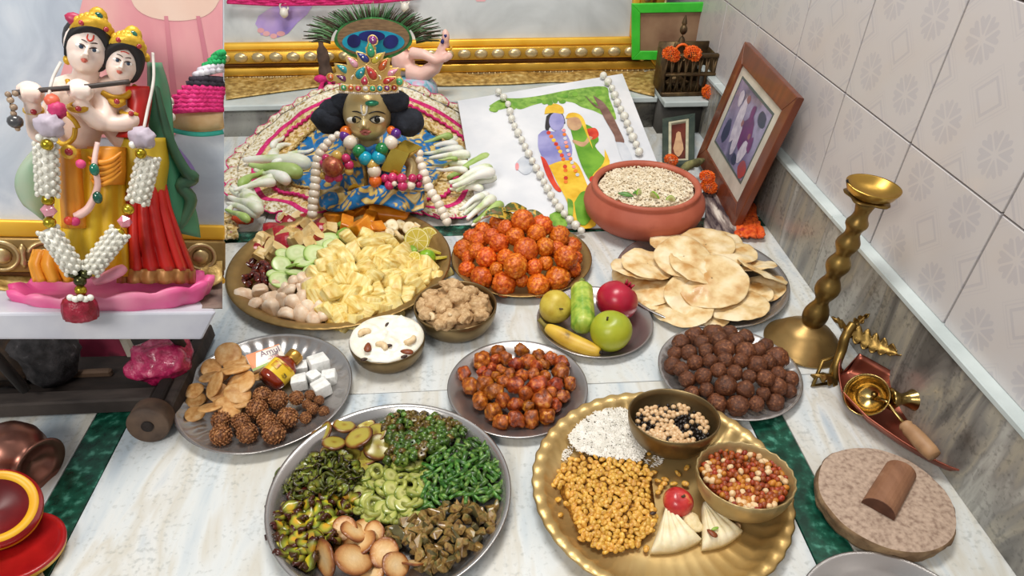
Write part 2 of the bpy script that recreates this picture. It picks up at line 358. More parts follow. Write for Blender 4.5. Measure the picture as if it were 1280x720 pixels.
# tray: pressed petals round the flange
def petal(r, z, a, i):
    if i in (3, 4, 5): k = .5+.5*math.cos(a*36); return r, z+(.0032*k if i == 4 else .0012*k)
    return r, z
rt = .1466
tray = plate('embossed_tray', [(.0005, .0012), (rt*.4, .0012), (rt*.7, .0015), (rt*.74, .003), (rt*.82, .0062), (rt*.90, .010), (rt*.955, .018), (rt*.985, .0205), (rt, .0195), (rt*.96, .013), (rt*.75, .0), (.0005, 0)], TR,
             'round steel tray with pressed petal border holding biscuits, sugar cubes and honey bottle', STEEL, 216, petal)
def hammer(r, z, a, i):
    if i in (4, 5): k = .5+.5*math.cos(a*60); return r, z-.0012*k
    return r, z
rf = .2362
frt = plate('hammered_thali', [(.0005, .0015), (rf*.5, .0015), (rf*.82, .0025), (rf*.88, .02), (rf*.925, .0265), (rf*.98, .0275), (rf, .0255), (rf*.98, .022), (rf*.9, .018), (rf*.84, 0), (.0005, 0)], FR,
            'wide brown hammered brass thali heaped with cut fruit', BRASSDK, 240, hammer)
rl = .1536
lad = plate('brass_plate', [(.0005, .0015), (rl*.5, .0015), (rl*.80, .002), (rl*.885, .016), (rl*.92, .021), (rl*.985, .022), (rl, .0205), (rl*.97, .017), (rl*.82, 0), (.0005, 0)], LA, 'brass plate with beaded flat rim under the heap of orange sweet balls', BRASSDK, 180, lambda r, z, a, i: (r, z-.0008*(.5+.5*math.cos(a*60)) if i in (4, 5) else z))
pkd = plate('steel_plate', steel_prof(.1207, .018, .74), PK, 'plain steel plate of small red-brown fritters in the middle of the floor', STEELDK, 72)
smd = plate('fruit_plate', steel_prof(.1122, .018, .74), SM, 'small dark steel plate carrying whole fruits and a ridge gourd', STEELDK, 72)
pud = plate('puri_thali', steel_prof(.1796, .02, .84), PU, 'steel thali under the pile of pale fried puris', STEEL, 96)
bwd = plate('dark_ball_plate', [(.0005, .0012), (.07, .0012), (.085, .002), (.095, .006), (.108, .0105), (.118, .0165), (.1225, .018), (.1242, .017), (.118, .012), (.086, 0), (.0005, 0)], BW, 'steel plate with pressed border under the dark brown balls', STEEL, 144, petal)
def bowl_prof(r, h, foot, t=.003):
    pr = []
    for i in range(9): u = i/8; pr.append((foot*.6+(r-t-foot*.6)*math.sin(u*math.pi/2)**.8, t+(h-t)*(1-math.cos(u*math.pi/2))**.9))
    pr = [(.0005, t)]+pr+[(r-t*.4, h+.0015), (r, h)]
    for i in range(7, -1, -1): u = i/8; pr.append((foot+(r-foot)*math.sin(u*math.pi/2)**.8, (h)*(1-math.cos(u*math.pi/2))**.9))
    return pr+[(.0005, 0)]
# ================================================================ FOOD: helpers
def cr_(x0, y0, k, L): return [(x0+a[0]/k, y0+a[1]/k)+tuple(q/k for q in a[2:]) for a in L]
class Dome:
    def __init__(s, c, r, z0, h, p=2, tilt=0): s.c, s.r, s.z0, s.h, s.p, s.t = c, r, z0, h, p, math.tan(tilt)
    def z(s, x, y): return s.z0+s.h*max(0, 1-(math.hypot(x-s.c[0], y-s.c[1])/s.r)**s.p)-(y-s.c[1])*s.t
    def hit(s, px, py, lift=0):
        z = s.z0
        for _ in range(14): q = P(px, py, z+lift); z = .5*z+.5*s.z(q.x, q.y)
        return P(px, py, z+lift)
def inside(p, poly):
    c = False; j = len(poly)-1
    for i in range(len(poly)):
        a, b = poly[i], poly[j]
        if (a[1] > p[1]) != (b[1] > p[1]) and p[0] < (b[0]-a[0])*(p[1]-a[1])/(b[1]-a[1])+a[0]: c = not c
        j = i
    return c
def poisson(poly, n, dmin, rg, tries=6000):
    xs = [p[0] for p in poly]; ys = [p[1] for p in poly]; out = []; d = dmin
    for t in range(tries):
        if len(out) >= n: break
        if t % 600 == 599: d *= .92
        q = (rg.uniform(min(xs), max(xs)), rg.uniform(min(ys), max(ys)))
        if inside(q, poly) and all((q[0]-o[0])**2+((q[1]-o[1])*1.25)**2 > d*d for o in out): out.append(q)
    return out
def relax(B, zmin, it=60, k=.96, disc=None):
    """push the balls of a heap apart and let them rest on the plate; B = [[Vector, r], ...]"""
    for _ in range(it):
        for i in range(len(B)):
            for j in range(i):
                d = B[i][0]-B[j][0]; m = (B[i][1]+B[j][1])*k; l = d.length
                if l < m and l > 1e-6:
                    d *= (m-l)/l*.5; B[i][0] += d; B[j][0] -= d
            b = B[i]
            if b[0].z < zmin+b[1]: b[0].z = zmin+b[1]
            if disc:
                e = Vector((b[0].x-disc[0], b[0].y-disc[1])); l = e.length
                if l > disc[2]-b[1]: e *= (disc[2]-b[1])/l; b[0].x = disc[0]+e.x; b[0].y = disc[1]+e.y
    return B
def variants(name, n, fn, mats, smooth=True): return [MB().add(fn(i)).mesh(name, mats, smooth) for i in range(n)]
def put(name, me, loc, rot, label, cat, group, sca=1): return tag(link(name, me, None, loc, rot, sca), label, cat, group)
ORD = ['first', 'second', 'third', 'fourth', 'fifth', 'sixth', 'seventh', 'eighth', 'ninth', 'tenth', 'eleventh', 'twelfth', 'thirteenth', 'fourteenth', 'fifteenth']
ROWS = {k: ['back row']+[o+' row from back' for o in ORD[1:k-1]]+['front row'] for k in range(2, 7)}
def rows(xy, k, head, tail=''):
    """labels that count the things of a heap row by row, from the left"""
    idx = sorted(range(len(xy)), key=lambda i: xy[i][1]); n = len(idx); out = [''] * n
    for r in range(k):
        g = sorted(idx[r*n//k:(r+1)*n//k], key=lambda i: xy[i][0])
        for j, i in enumerate(g):
            w_ = (ORD[j]+' from left' if j < len(g)-1 else 'rightmost') if j else 'leftmost'
            out[i] = f'{head} {w_} in the {ROWS[k][r]}{tail}'
    return out
def rrot(rg, t=math.pi): return (rg.uniform(-t, t), rg.uniform(-t, t), rg.uniform(-math.pi, math.pi))
def bumpy(seed, r, freq, amp, low=.06, sub=3, asp=(1, 1, 1)):
    v, f = ico(sub); o = Vector((seed*3.3, seed*5.1, seed*1.9)); out = []
    for p in v:
        p = Vector(p); d = noise.voronoi(p*freq+o)[0][0]
        k = 1+amp*(.45-d)+low*noise.noise(p*1.7+o); out.append(Vector((p.x*asp[0], p.y*asp[1], p.z*asp[2]))*(k*r))
    return out, f
# ---------------------------------------------------------------- orange balls
LADDU = mat('orange_sweet', '#a83a06', '#dd6a12', '#f3a53f', scale=4, rough=.36, lo=.32, hi=.56, c3at=.76, rnd=.14, hue=.008, bump=.5, bscale=9)
lv = variants('orange_sweet_ball', 5, lambda i: bumpy(i, 1, 5.2, .26, sub=4, asp=(1, 1, .94)), LADDU)
L = cr_(540, 270, 5.333, [(597, 30, 75), (407, 60, 62), (738, 80, 75), (490, 90, 56), (285, 120, 54), (372, 88, 60), (622, 130, 75), (830, 155, 70), (400, 140, 56), (195, 225, 65), (325, 185, 62), (497, 205, 64), (725, 215, 62), (935, 210, 62), (605, 248, 80), (830, 255, 58), (265, 265, 46), (355, 290, 70), (475, 300, 58), (690, 335, 56), (955, 278, 48), (815, 310, 76), (235, 355, 56), (565, 375, 79), (925, 350, 58), (445, 400, 46), (340, 410, 76), (820, 420, 82), (490, 470, 80), (680, 455, 77), (540, 30, 60), (670, 150, 60), (560, 150, 60), (860, 120, 55), (320, 250, 55), (760, 270, 50), (640, 420, 48)])
D = Dome(LA, .128, .026, .074, 1.8)
B = [[D.hit(x, y), r*mpp(D.hit(x, y))*1.05] for x, y, r in L]
relax(B, .004, 30, .90, (LA[0], LA[1], .152)); rg = random.Random(3)
lb = rows([q[:2] for q in L], 6, 'orange sweet ball,', ' of the heap')
for i, (p, r) in enumerate(B): put('orange_sweet_ball', lv[i % 5], p, rrot(rg), lb[i], 'sweet', 'orange sweet balls on the brass plate', r)
# ---------------------------------------------------------------- dark brown balls
BROWN = mat('brown_sweet', '#4a2410', '#734123', '#a8724a', scale=4, rough=.5, lo=.34, hi=.6, c3at=.74, rnd=.2, bump=.8, bscale=10)
bv = variants('brown_sweet_ball', 5, lambda i: bumpy(i+9, 1, 4.2, .16, .14), BROWN)
L = cr_(660, 280, 2.88, [(725, 380, 32), (670, 400, 40), (600, 402, 36), (780, 410, 34), (550, 428, 33), (860, 437, 30), (580, 464, 31), (640, 455, 30), (705, 457, 39), (785, 468, 39), (828, 455, 30), (526, 475, 28), (895, 485, 46), (510, 512, 34), (600, 505, 31), (657, 500, 28), (725, 508, 30), (566, 530, 29), (815, 522, 38), (640, 550, 33), (745, 542, 31), (840, 555, 34), (900, 540, 30), (950, 560, 33), (885, 580, 36), (588, 562, 31), (700, 570, 41), (592, 590, 31), (780, 592, 35), (640, 605, 28), (930, 597, 27), (675, 630, 39), (757, 645, 41), (823, 645, 30), (890, 640, 34), (850, 605, 27), (690, 420, 34), (740, 425, 33), (630, 430, 30), (760, 500, 30), (860, 500, 30), (680, 530, 30), (800, 560, 28)])
D = Dome(BW, .105, .02, .036, 2)
B = [[D.hit(x, y), r*mpp(D.hit(x, y))*.97] for x, y, r in L]; relax(B, .003, 40, .93, (BW[0], BW[1], .116))
lb = rows([q[:2] for q in L], 6, 'dark brown sweet ball,', ' of the heap')
for i, (p, r) in enumerate(B): put('brown_sweet_ball', bv[i % 5], p, rrot(rg), lb[i], 'sweet', 'dark brown sweet balls', r)
# ---------------------------------------------------------------- fritters
FRIT = mat('fritter', '#6a280c', '#b0541a', '#d98d38', scale=1.7, rough=.28, lo=.34, hi=.56, c3at=.7, rnd=.25, hue=.014, bump=.6, bscale=6)
fv = variants('fritter', 7, lambda i: blob((1.12, .95, .9), 3, .30, 1.5, i+20, .10, 4.2), FRIT)
L = cr_(430, 250, 2.322, [(348, 507, 22), (400, 470, 25), (447, 445, 21), (515, 438, 21), (437, 467, 19), (470, 460, 21), (500, 480, 23), (425, 497, 18), (457, 495, 17), (420, 535, 26), (375, 545, 26), (398, 582, 26), (445, 520, 17), (480, 507, 20), (443, 560, 27), (490, 540, 26), (515, 512, 21), (532, 470, 25), (565, 455, 20), (520, 562, 25), (560, 540, 29), (560, 487, 22), (605, 467, 22), (643, 470, 23), (630, 505, 26), (610, 542, 25), (585, 512, 18), (655, 537, 21), (635, 572, 21), (570, 587, 33), (607, 592, 20), (435, 620, 27), (462, 645, 25), (500, 630, 27), (533, 620, 25), (585, 630, 27), (495, 597, 23), (550, 507, 21), (465, 577, 23), (420, 512, 18), (590, 570, 20), (545, 600, 20), (470, 530, 20), (580, 480, 18), (405, 500, 18)])
D = Dome(PK, .078, .013, .026, 2)
B = [[D.hit(x, y), r*mpp(D.hit(x, y))] for x, y, r in L]; relax(B, .002, 40, .86, (PK[0], PK[1], .112))
lb = rows([q[:2] for q in L], 6, 'red-brown fritter,', ' of the heap')
for i, (p, r) in enumerate(B): put('fritter', fv[i % 7], p, rrot(rg), lb[i], 'fritter', 'red-brown fritters', r)
# ---------------------------------------------------------------- puris
PURI = mat('fried_puri', '#c4914f', '#e2c691', '#f1dfba', scale=1.6, rough=.42, lo=.34, hi=.5, c3at=.66, rnd=.07, bump=.5, bscale=4, coat=.1)
def puri(i):
    o = Vector((i*5.3, i*2.1, 0))
    def rad(a): return 1+.07*noise.noise(Vector((math.cos(a)*1.3, math.sin(a)*1.3, i*3.)))
    v = []; f = []; n = 40; rs = (.02, .2, .4, .6, .78, .9, .97, 1.)
    for side in (1, -1):
        for r in rs:
            for k in range(n):
                a = 2*math.pi*k/n; x, y = r*rad(a)*math.cos(a), r*rad(a)*math.sin(a)
                z = .10*noise.noise(Vector((x*1.6, y*1.6, 0))+o)+.05*noise.noise(Vector((x*4, y*4, 1))+o)
                z += side*(.045*(1-r**6)*(1+.9*noise.noise(Vector((x*2.2, y*2.2, 7))+o))+.008)
                v.append((x, y, z))
    m = len(rs)
    for s in range(2):
        for j in range(m-1):
            for k in range(n):
                a, b = (s*m+j)*n+k, (s*m+j)*n+(k+1) % n; q = (a, b, b+n, a+n); f.append(q if s == 0 else q[::-1])
    for k in range(n):
        a, b = (m-1)*n+k, (m-1)*n+(k+1) % n; f.append((a, b, b+m*n, a+m*n))
    f.append(tuple(range(n))[::-1]) if 0 else None
    return v, f
pv = variants('fried_puri', 6, puri, PURI)
PL = [((560, 120), 96, (18, -4), .062), ((615, 150), 105, (16, 6), .050), ((430, 145), 90, (12, -10), .046), ((395, 160), 88, (14, -16), .034), ((640, 75), 95, (6, 8), .044), ((660, 205), 118, (24, 6), .046), ((590, 262), 92, (26, -4), .026), ((842, 172), 88, (34, 34), .034), ((800, 150), 84, (26, 28), .030), ((755, 290), 98, (14, 8), .022), ((560, 305), 98, (12, -4), .015), ((440, 238), 80, (10, -8), .016), ((385, 180), 75, (8, -18), .020), ((720, 100), 95, (8, 14), .036), ((540, 70), 95, (2, -4), .036), ((800, 250), 70, (12, 10), .012), ((640, 320), 80, (4, 0), .007), ((700, 60), 70, (-4, 8), .024), ((500, 210), 85, (6, -6), .012), ((720, 230), 90, (8, 4), .012), ((600, 180), 95, (6, 0), .024), ((850, 230), 66, (12, 16), .010), ((440, 270), 62, (6, -6), .008)]
lb = rows([q[0] for q in PL], 4, 'pale fried puri,', ' of the pile')
for i, ((x, y), r, (tx, ty), z) in enumerate(PL):
    px, py = 660+x/2.88, 280+y/2.88; tx, ty = tx*.62, ty*.6; r *= 1.12; p = P(px, py, z*.9+.005)
    put('fried_puri', pv[i % 6], p, (R(tx), R(ty), rg.uniform(-3, 3) if 0 else i*1.1), lb[i], 'bread', 'fried puris on the steel thali', r/2.88*mpp(p)*.98)
# ---------------------------------------------------------------- whole fruits on the small plate
def latheo(prof, seg, fn): return lathe(prof, seg, fn)
def fruit_prof(r, top=.12, n=16, asp=.9):
    out = []
    for i in range(n+1):
        a = -math.pi/2+math.pi*i/n; k = 1-top*math.exp(-((math.pi/2-a)/.32)**2)-.07*math.exp(-((math.pi/2+a)/.28)**2)
        out.append((max(.0004, r*math.cos(a)), r*asp*math.sin(a)*k))
    return out
def fruit(name, px, py, rpx, m, label, cat='fruit', asp=.92, z=None, rot=(0, 0, 0), stem=True, crown=False):
    z0 = .0045; r = .04
    for _ in range(6): q = P(px, py, z0+r*asp); r = rpx*mpp(q)
    t = thing(name, q, label, cat, rot=rot)
    one('flesh', lathe(fruit_prof(r, asp=asp), 32, lambda R_, z_, a, i: (R_*(1+.02*math.cos(3*a+z_*20)), z_)), m, t)
    if stem: one('stalk', tube([(0, 0, r*asp*.84), (.001, 0, r*asp*.95), (.003, .001, r*asp*1.04)], [.0022, .0016, .002], 6), mat('stalk', '#3a2c1c', '#5b4a2c', scale=60, rough=.8), t)
    if crown:
        b = MB()
        for k in range(6): a = k*math.pi/3; b.add(tube([(.006*math.cos(a), .006*math.sin(a), r*asp*.9), (.008*math.cos(a), .008*math.sin(a), r*asp*1.08), (.011*math.cos(a), .011*math.sin(a), r*asp*1.16)], [.003, .003, .0006], 5))
        b.build('calyx', m, t)
    return t
GUAVA = mat('guava_skin', '#b79a2c', '#cdb94a', '#8d7424', scale=40, rough=.45, lo=.35, hi=.6, c3at=.78, bump=.08)
LIME = mat('sweet_lime_skin', '#93a024', '#b3b52e', '#d6c544', scale=14, rough=.35, lo=.3, hi=.55, c3at=.75, bump=.12, bscale=300)
POME = mat('pomegranate_skin', '#8f1029', '#b71b38', '#cf4a52', scale=18, rough=.3, lo=.3, hi=.6, c3at=.8)
fruit('guava', 694.7, 383.5, 21, GUAVA, 'yellow-green speckled guava at the left of the small steel plate', rot=(R(60), R(20), 0), asp=.95)
fruit('pomegranate', 771, 376, 27, POME, 'crimson pomegranate at the back of the small steel plate', rot=(R(-20), R(40), 0), crown=True, stem=False)
fruit('sweet_lime', 763.5, 413.7, 26.5, LIME, 'bright yellow-green round lime at the front right of the small plate', rot=(R(10), R(-20), 0), asp=.96)
def gourd():
    a = P(729, 414, .03); b = P(727, 355, .06); t = thing('ridge_gourd', a, 'pale green ridge gourd with dark stripes standing between guava and pomegranate', 'vegetable')
    d = b-a; n = 26; seg = 40; pr = []
    for i in range(n+1):
        u = i/n; r = .0225*(1-.1*u)*(math.sin(math.pi*min(.5, u*3.2+.04))**.6)*(math.sin(math.pi*min(.5, (1-u)*3.4+.06))**.6); pr.append((r, u*d.length))
    pr = [(.0004, 0)]+pr+[(.0004, d.length)]
    M = d.to_track_quat('Z', 'Y').to_matrix().to_4x4()
    m = mat('gourd_skin', '#6f9a2e', '#a9bd4a', '#cfd07a', scale=9, rough=.4, stretch=(6, 6, .6), lo=.35, hi=.55, c3at=.72)
    vf = lathe(pr, seg, lambda r, z, a, i: (r*(1+.07*abs(math.sin(5*a+z*6))), z))
    MB().add(vf, 0, M).build('flesh', m, t)
    one('stem_end', tube([d, d*1.05, d*1.09+Vector((.003, 0, .002))], [.008, .006, .005], 8), mat('gourd_stem', '#7d8b3a', '#5a5a2a', rough=.7), t)
gourd()
def banana():
    pts = [P(683, 409, .028), P(697, 417, .024), P(716, 428, .019), P(738, 437, .018), P(750, 440, .021)]
    t = thing('banana', pts[2], 'yellow banana with dark bruises lying at the front of the small plate', 'fruit'); sp = [p-pts[2] for p in spline(pts, 5)]
    n = len(sp); rr = [.0165*(math.sin(math.pi*(.07+.86*i/(n-1)))**.55) for i in range(n)]
    m = mat('banana_skin', '#3a2b14', '#c59a2b', '#d8b23f', scale=26, rough=.45, lo=.24, hi=.36, c3at=.6, detail=6)
    v, f = tube(sp, rr, 10); one('peel', (v, f), m, t)
    one('stem', tube([sp[0]*1.0, sp[0]*1.12+Vector((0, 0, .003)), sp[0]*1.3+Vector((0, 0, .009))], [.007, .004, .0045], 6), mat('banana_stem', '#6f6427', '#8c7a2d', rough=.7), t)
    one('tip', blob((.005, .004, .004), 1, c=sp[-1]*1.03), mat('banana_tip', '#241a10', rough=.8), t)
banana()
# ---------------------------------------------------------------- bowls with lumps and with curd
def bowl(name, c, r, h, foot, label, m=BRONZE, z=0, wob=None, seg=64):
    t = thing(name, (c[0], c[1], z), label, 'bowl'); one('cup', lathe(bowl_prof(r, h, foot), seg, wob), m, t); return t
HB = (-.038, 1.0135); CB = (-.1613, .9273)
bowl('bronze_bowl', HB, .079, .05, .046, 'dark bronze bowl of crumbly tan sweet beside the fruit thali')
bowl('bronze_bowl', CB, .0677, .042, .038, 'bronze bowl of white curd topped with almonds')
HAL = mat('semolina_sweet', '#a98257', '#c8a577', '#dabd92', scale=3, rough=.6, lo=.3, hi=.55, c3at=.75, bump=.9, bscale=5, rnd=.06)
hv = variants('sweet_lump', 5, lambda i: blob((1.15, .95, .75), 3, .5, 1.5, i+40, .22, 3.5), HAL)
one_h = one('sweet_filling', blob((.07, .07, .03), 3, .12, 3, 4), HAL, None); one_h.location = (HB[0], HB[1], .038); tag(one_h, 'crumbly tan semolina sweet filling the dark bronze bowl', 'sweet')
for i, (x, y, r) in enumerate(cr_(430, 250, 2.322, [(260, 300, 34), (240, 330, 26), (315, 250, 28), (330, 285, 30), (365, 270, 22), (385, 305, 34), (300, 345, 34), (345, 340, 28), (255, 275, 22), (395, 335, 26), (290, 310, 26), (230, 305, 20), (345, 312, 22), (280, 362, 22), (400, 285, 18)])):
    p = P(x, y, .06+(.012 if i in (2, 3, 4, 10) else 0)); put('sweet_lump', hv[i % 5], p, rrot(rg, .5), 'tan crumbly lump of semolina sweet in the bronze bowl', 'sweet', 'lumps of semolina sweet', r*mpp(p))
CASH = mat('cashew_nut', '#d8b98c', '#e6d0a8', scale=1.5, rough=.45, rnd=.05)
def cashew(i): return tube([(.9*math.cos(a), .9*math.sin(a), 0) for a in np.linspace(-1.3, 1.3, 9)], [.2, .4, .5, .52, .5, .5, .46, .38, .2], 8)
cvm = variants('cashew_nut', 1, cashew, CASH)[0]
for x, y, a in ((248, 338, .4), (372, 258, 1.9), (318, 330, 3)):
    p = P(430+x/2.322, 250+y/2.322, .074); put('cashew_nut', cvm, p, (.4, .2, a), 'pale curved cashew nut on the tan semolina sweet', 'nut', 'cashews on the semolina sweet', .008)
CURD = mat('white_curd', '#e9e4d2', '#f6f3e9', scale=30, rough=.35, bump=.35, bscale=80, sss=.2)
def curd():
    def fn(r, z, a, i): return r, z+.010*noise.noise(Vector((r*math.cos(a)*62, r*math.sin(a)*62, 3)))*(1 if r < .06 else .2)
    return lathe([(.0005, .0)]+[(.0668*math.sin(u*math.pi/2), .044+.013*math.cos(u*math.pi/2)) for u in np.linspace(.02, 1, 16)]+[(.055, .03)], 56, fn)
cu = one('curd', curd(), CURD); cu.location = (CB[0], CB[1], 0); tag(cu, 'lumpy white curd filling the small bronze bowl', 'curd')
ALM = mat('almond_skin', '#6b2a12', '#8f4a20', scale=3, rough=.45, stretch=(4, 1, 1), rnd=.1)
def almond(i): return [(p[0]*.55*(1-.35*p[1]), p[1], p[2]*.32) for p in ico(2)[0]], ico(2)[1]
am = variants('almond', 1, almond, ALM)[0]
for x, y, a in ((113, 243, 0), (298, 264, 1.5), (105, 180, 2.2), (302, 198, -.9), (165, 245, .9)):
    p = P(430+x/3.79, 370+y/3.79, .058); o = put('almond', am if a in (0, 1.5) else cvm, p, (.1, .1, a), 'brown almond lying on the white curd' if a in (0, 1.5) else 'pale split nut lying on the white curd', 'nut', 'almonds on the curd' if a in (0, 1.5) else 'pale nuts on the curd', .0118)
RAIS = mat('dark_raisin', '#2a1a14', '#4a3022', scale=2, rough=.5)
rm = variants('raisin', 2, lambda i: blob((1, .6, .5), 2, .3, 3, i), RAIS)
for x, y, a in ((205, 135, 1.2), (212, 235, .2), (95, 300, .3), (285, 287, .5), (210, 205, 0)):
    p = P(430+x/3.79, 370+y/3.79, .056); put('raisin', rm[0], p, (0, 0, a), 'dark raisin half sunk in the white curd', 'raisin', 'raisins on the curd', .006)
# ================================================================ BRASS THALI
Z1 = .0035
CH = (.2993, .6903, .062, R(9.1)); PN = (.3721, .5722, .060, R(7.0))      # rim centres and tilts: both bowls lean back on the heap and rim
def tilted_bowl(name, c, r, h, foot, label, m, wob=None, seg=64):
    ax = Vector((0, math.sin(c[3]), math.cos(c[3]))); t = bowl(name, c, r, h, foot, label, m, 0, wob, seg); t.location = Vector(c[:3])-ax*h; t.rotation_euler = (-c[3], 0, 0); return t
tilted_bowl('bronze_bowl', CH, .070, .052, .034, 'bronze bowl of black gram and white peas on the brass thali', BRONZE)
CREAMB = mat('pale_brass_bowl', '#b9a273', '#9a8355', scale=20, rough=.45, metal=.5, detail=5, bump=.08)
def crimp(r, z, a, i):
    k = math.cos(a*24)*max(0, (z-.025)/.028); return r*(1+.012*k), z+.0008*k
tilted_bowl('crimped_bowl', PN, .0683, .050, .034, 'pale brass bowl with crimped rim full of peanuts on the brass thali', CREAMB, crimp, 96)
rg = random.Random(11)
PEA = mat('white_pea', '#b98d5c', '#dcb98d', '#ecd6b4', scale=1.2, rough=.45, lo=.3, hi=.55, c3at=.75, rnd=.1)
GRAM = mat('black_gram', '#120e0d', '#2b201a', scale=2, rough=.35, rnd=.3)
pm = variants('white_pea', 2, lambda i: blob(1, 2, .12, 1.5, i), PEA); gm = variants('black_gram', 2, lambda i: blob((1.2, .8, .8), 2, .1, 1.5, i), GRAM)
poly = cr_(640, 460, 2.77, [(420, 195), (440, 150), (500, 128), (580, 126), (650, 160), (684, 205), (682, 248), (640, 272), (570, 280), (500, 268), (450, 240)])
pts = poisson(poly, 190, 5.2, rg); D = Dome(CH, .075, .041, .009, 2, CH[3])
bed = one('pulse_bed', blob((.052, .052, .02), 3, .05, 3, 2), GRAM); bed.location = (CH[0], CH[1], .026); bed.rotation_euler = (-CH[3], 0, 0); tag(bed, 'dark bed of pulses at the bottom of the bronze bowl', 'pulses', kind='stuff')
for i, (x, y) in enumerate(pts):
    p = D.hit(x, y); blk = noise.noise(Vector((x*.045, y*.06, 2)))+rg.uniform(-.35, .35) > .12
    if blk: put('black_gram', gm[i % 2], p+Vector((0, 0, -.001)), rrot(rg), 'tiny black gram seed in the bronze bowl', 'seed', 'black gram in the bronze bowl', .0034)
    else: put('white_pea', pm[i % 2], p, rrot(rg), 'round pale dried pea in the bronze bowl', 'pea', 'dried peas in the bronze bowl', rg.uniform(.0040, .0048))
NUT = mat('peanut_skin', '#7a2d12', '#a5481c', '#c4733a', scale=1.5, rough=.45, lo=.3, hi=.6, rnd=.2, hue=.012)
PALE = mat('pale_peanut', '#d3a873', '#ead0a6', scale=1.5, rough=.45, rnd=.1); GOLD_N = mat('golden_peanut', '#b06a20', '#c9852f', scale=1.5, rough=.45, rnd=.15)
nv = [variants('peanut', 2, lambda i: blob((1.25, .9, .9), 2, .1, 1.5, i), m_) for m_ in (NUT, PALE, GOLD_N)]
poly = cr_(640, 460, 2.77, [(656, 352), (690, 300), (740, 280), (830, 283), (905, 320), (952, 380), (950, 432), (905, 480), (840, 496), (760, 472), (690, 420)])
bed = one('peanut_bed', blob((.054, .054, .02), 3, .05, 3, 2), NUT); bed.location = (PN[0], PN[1], .027); bed.rotation_euler = (-PN[3], 0, 0); tag(bed, 'dark bed of nuts at the bottom of the crimped bowl', 'nuts', kind='stuff')
D = Dome(PN, .075, .042, .009, 2, PN[3]); KN = ['red skinned peanut', 'peeled pale peanut', 'golden brown peanut']
for i, (x, y) in enumerate(poisson(poly, 165, 6.4, rg)):
    p = D.hit(x, y); k = rg.choices((0, 1, 2), (5, 3, 2.2))[0]
    put('peanut', nv[k][i % 2], p, rrot(rg), KN[k]+' in the crimped bowl', 'nut', KN[k]+'s in the crimped bowl', rg.uniform(.0046, .0056))
# rice: countless grains on a low bed
RICE = mat('white_rice', '#dcd8cd', '#f0ece4', scale=90, rough=.5)
def grains(poly, n, D, L, W, name, label, cat, bed_pts, m=RICE, seed=1, tilt=.35):
    rg = random.Random(seed); b = MB()
    for _ in range(n):
        for t in range(50):
            q = (rg.uniform(min(p[0] for p in poly), max(p[0] for p in poly)), rg.uniform(min(p[1] for p in poly), max(p[1] for p in poly)))
            if inside(q, poly): break
        p = D.hit(*q); a = rg.uniform(0, math.pi); e = rg.uniform(-tilt, tilt)
        d = Vector((math.cos(a)*math.cos(e), math.sin(a)*math.cos(e), math.sin(e)))*L*rg.uniform(.7, 1); s = d.cross(Vector((0, 0, 1))).normalized()*W; u = s.cross(d).normalized()*W
        c = p+Vector((0, 0, rg.uniform(0, .002)))
        b.add(([c-d, c-d*.4+s, c-d*.4+u, c-d*.4-s, c-d*.4-u, c+d*.5+s, c+d*.5+u, c+d*.5-s, c+d*.5-u, c+d],
               [(0, 1, 2), (0, 2, 3), (0, 3, 4), (0, 4, 1), (1, 5, 6, 2), (2, 6, 7, 3), (3, 7, 8, 4), (4, 8, 5, 1), (9, 6, 5), (9, 7, 6), (9, 8, 7), (9, 5, 8)]))
    if bed_pts: b.add(bed_pts)
    return tag(b.build(name, m, None, False), label, cat, kind='stuff')
poly = cr_(640, 460, 2.77, [(196, 235), (235, 190), (290, 150), (340, 138), (402, 142), (420, 230), (470, 285), (440, 322), (330, 312), (230, 288), (205, 262)])
RC = P(640+330/2.77, 460+230/2.77, .01)
D = Dome((RC.x, RC.y), .09, .006, .016)
bp = [P(x, y, .004) for x, y in poly]+[D.hit(*(((p[0]-640-119)*.62+640+119), ((p[1]-460-83)*.62+460+83)), lift=-.0008) for p in poly]
grains(poly, 2300, D, .0050, .0012, 'rice', 'heap of uncooked white rice grains on the brass thali', 'rice', hull(bp))
st_ = cr_(640, 460, 2.77, [(160, 290), (190, 270), (215, 275), (205, 310), (175, 322)]); grains(st_, 45, Dome(BR, .1, .005, 0), .0045, .0009, 'rice', 'few rice grains scattered left of the rice heap', 'rice', None, seed=5)
st_ = cr_(640, 460, 2.77, [(460, 310), (520, 300), (520, 330), (490, 352), (462, 335)]); grains(st_, 40, Dome(BR, .1, .005, 0), .0045, .0009, 'rice', 'few rice grains scattered under the bronze bowl', 'rice', None, seed=6)
LENT = mat('yellow_lentil', '#b57724', '#dba947', '#ecc876', scale=1.4, rough=.42, lo=.3, hi=.55, c3at=.75, rnd=.14, hue=.006)
lm = variants('yellow_lentil', 3, lambda i: blob((1.35, .95, .62), 2, .12, 1.4, i), LENT)
poly = cr_(640, 460, 2.77, [(150, 400), (170, 345), (205, 312), (320, 300), (390, 318), (450, 330), (480, 360), (478, 440), (500, 510), (470, 580), (430, 620), (330, 632), (262, 600), (225, 565), (215, 490), (190, 430)])
LC = P(640+335/2.77, 460+450/2.77, .01); D = Dome((LC.x, LC.y), .1, .006, .02); low = Dome((LC.x, LC.y), .1, .005, .011)
bp = [P(*q, .003) for q in poly]+[D.hit(640+335/2.77+(q[0]-760.9)*.7, 460+450/2.77+(q[1]-622.4)*.7, lift=-.005) for q in poly]
bed = one('lentil_bed', hull(bp), mat('lentil_bed', '#8a5518', '#c48c34', scale=220, rough=.5, bump=.8, bscale=260)); tag(bed, 'lower layer of the yellow lentil heap on brass thali', 'lentils', kind='stuff')
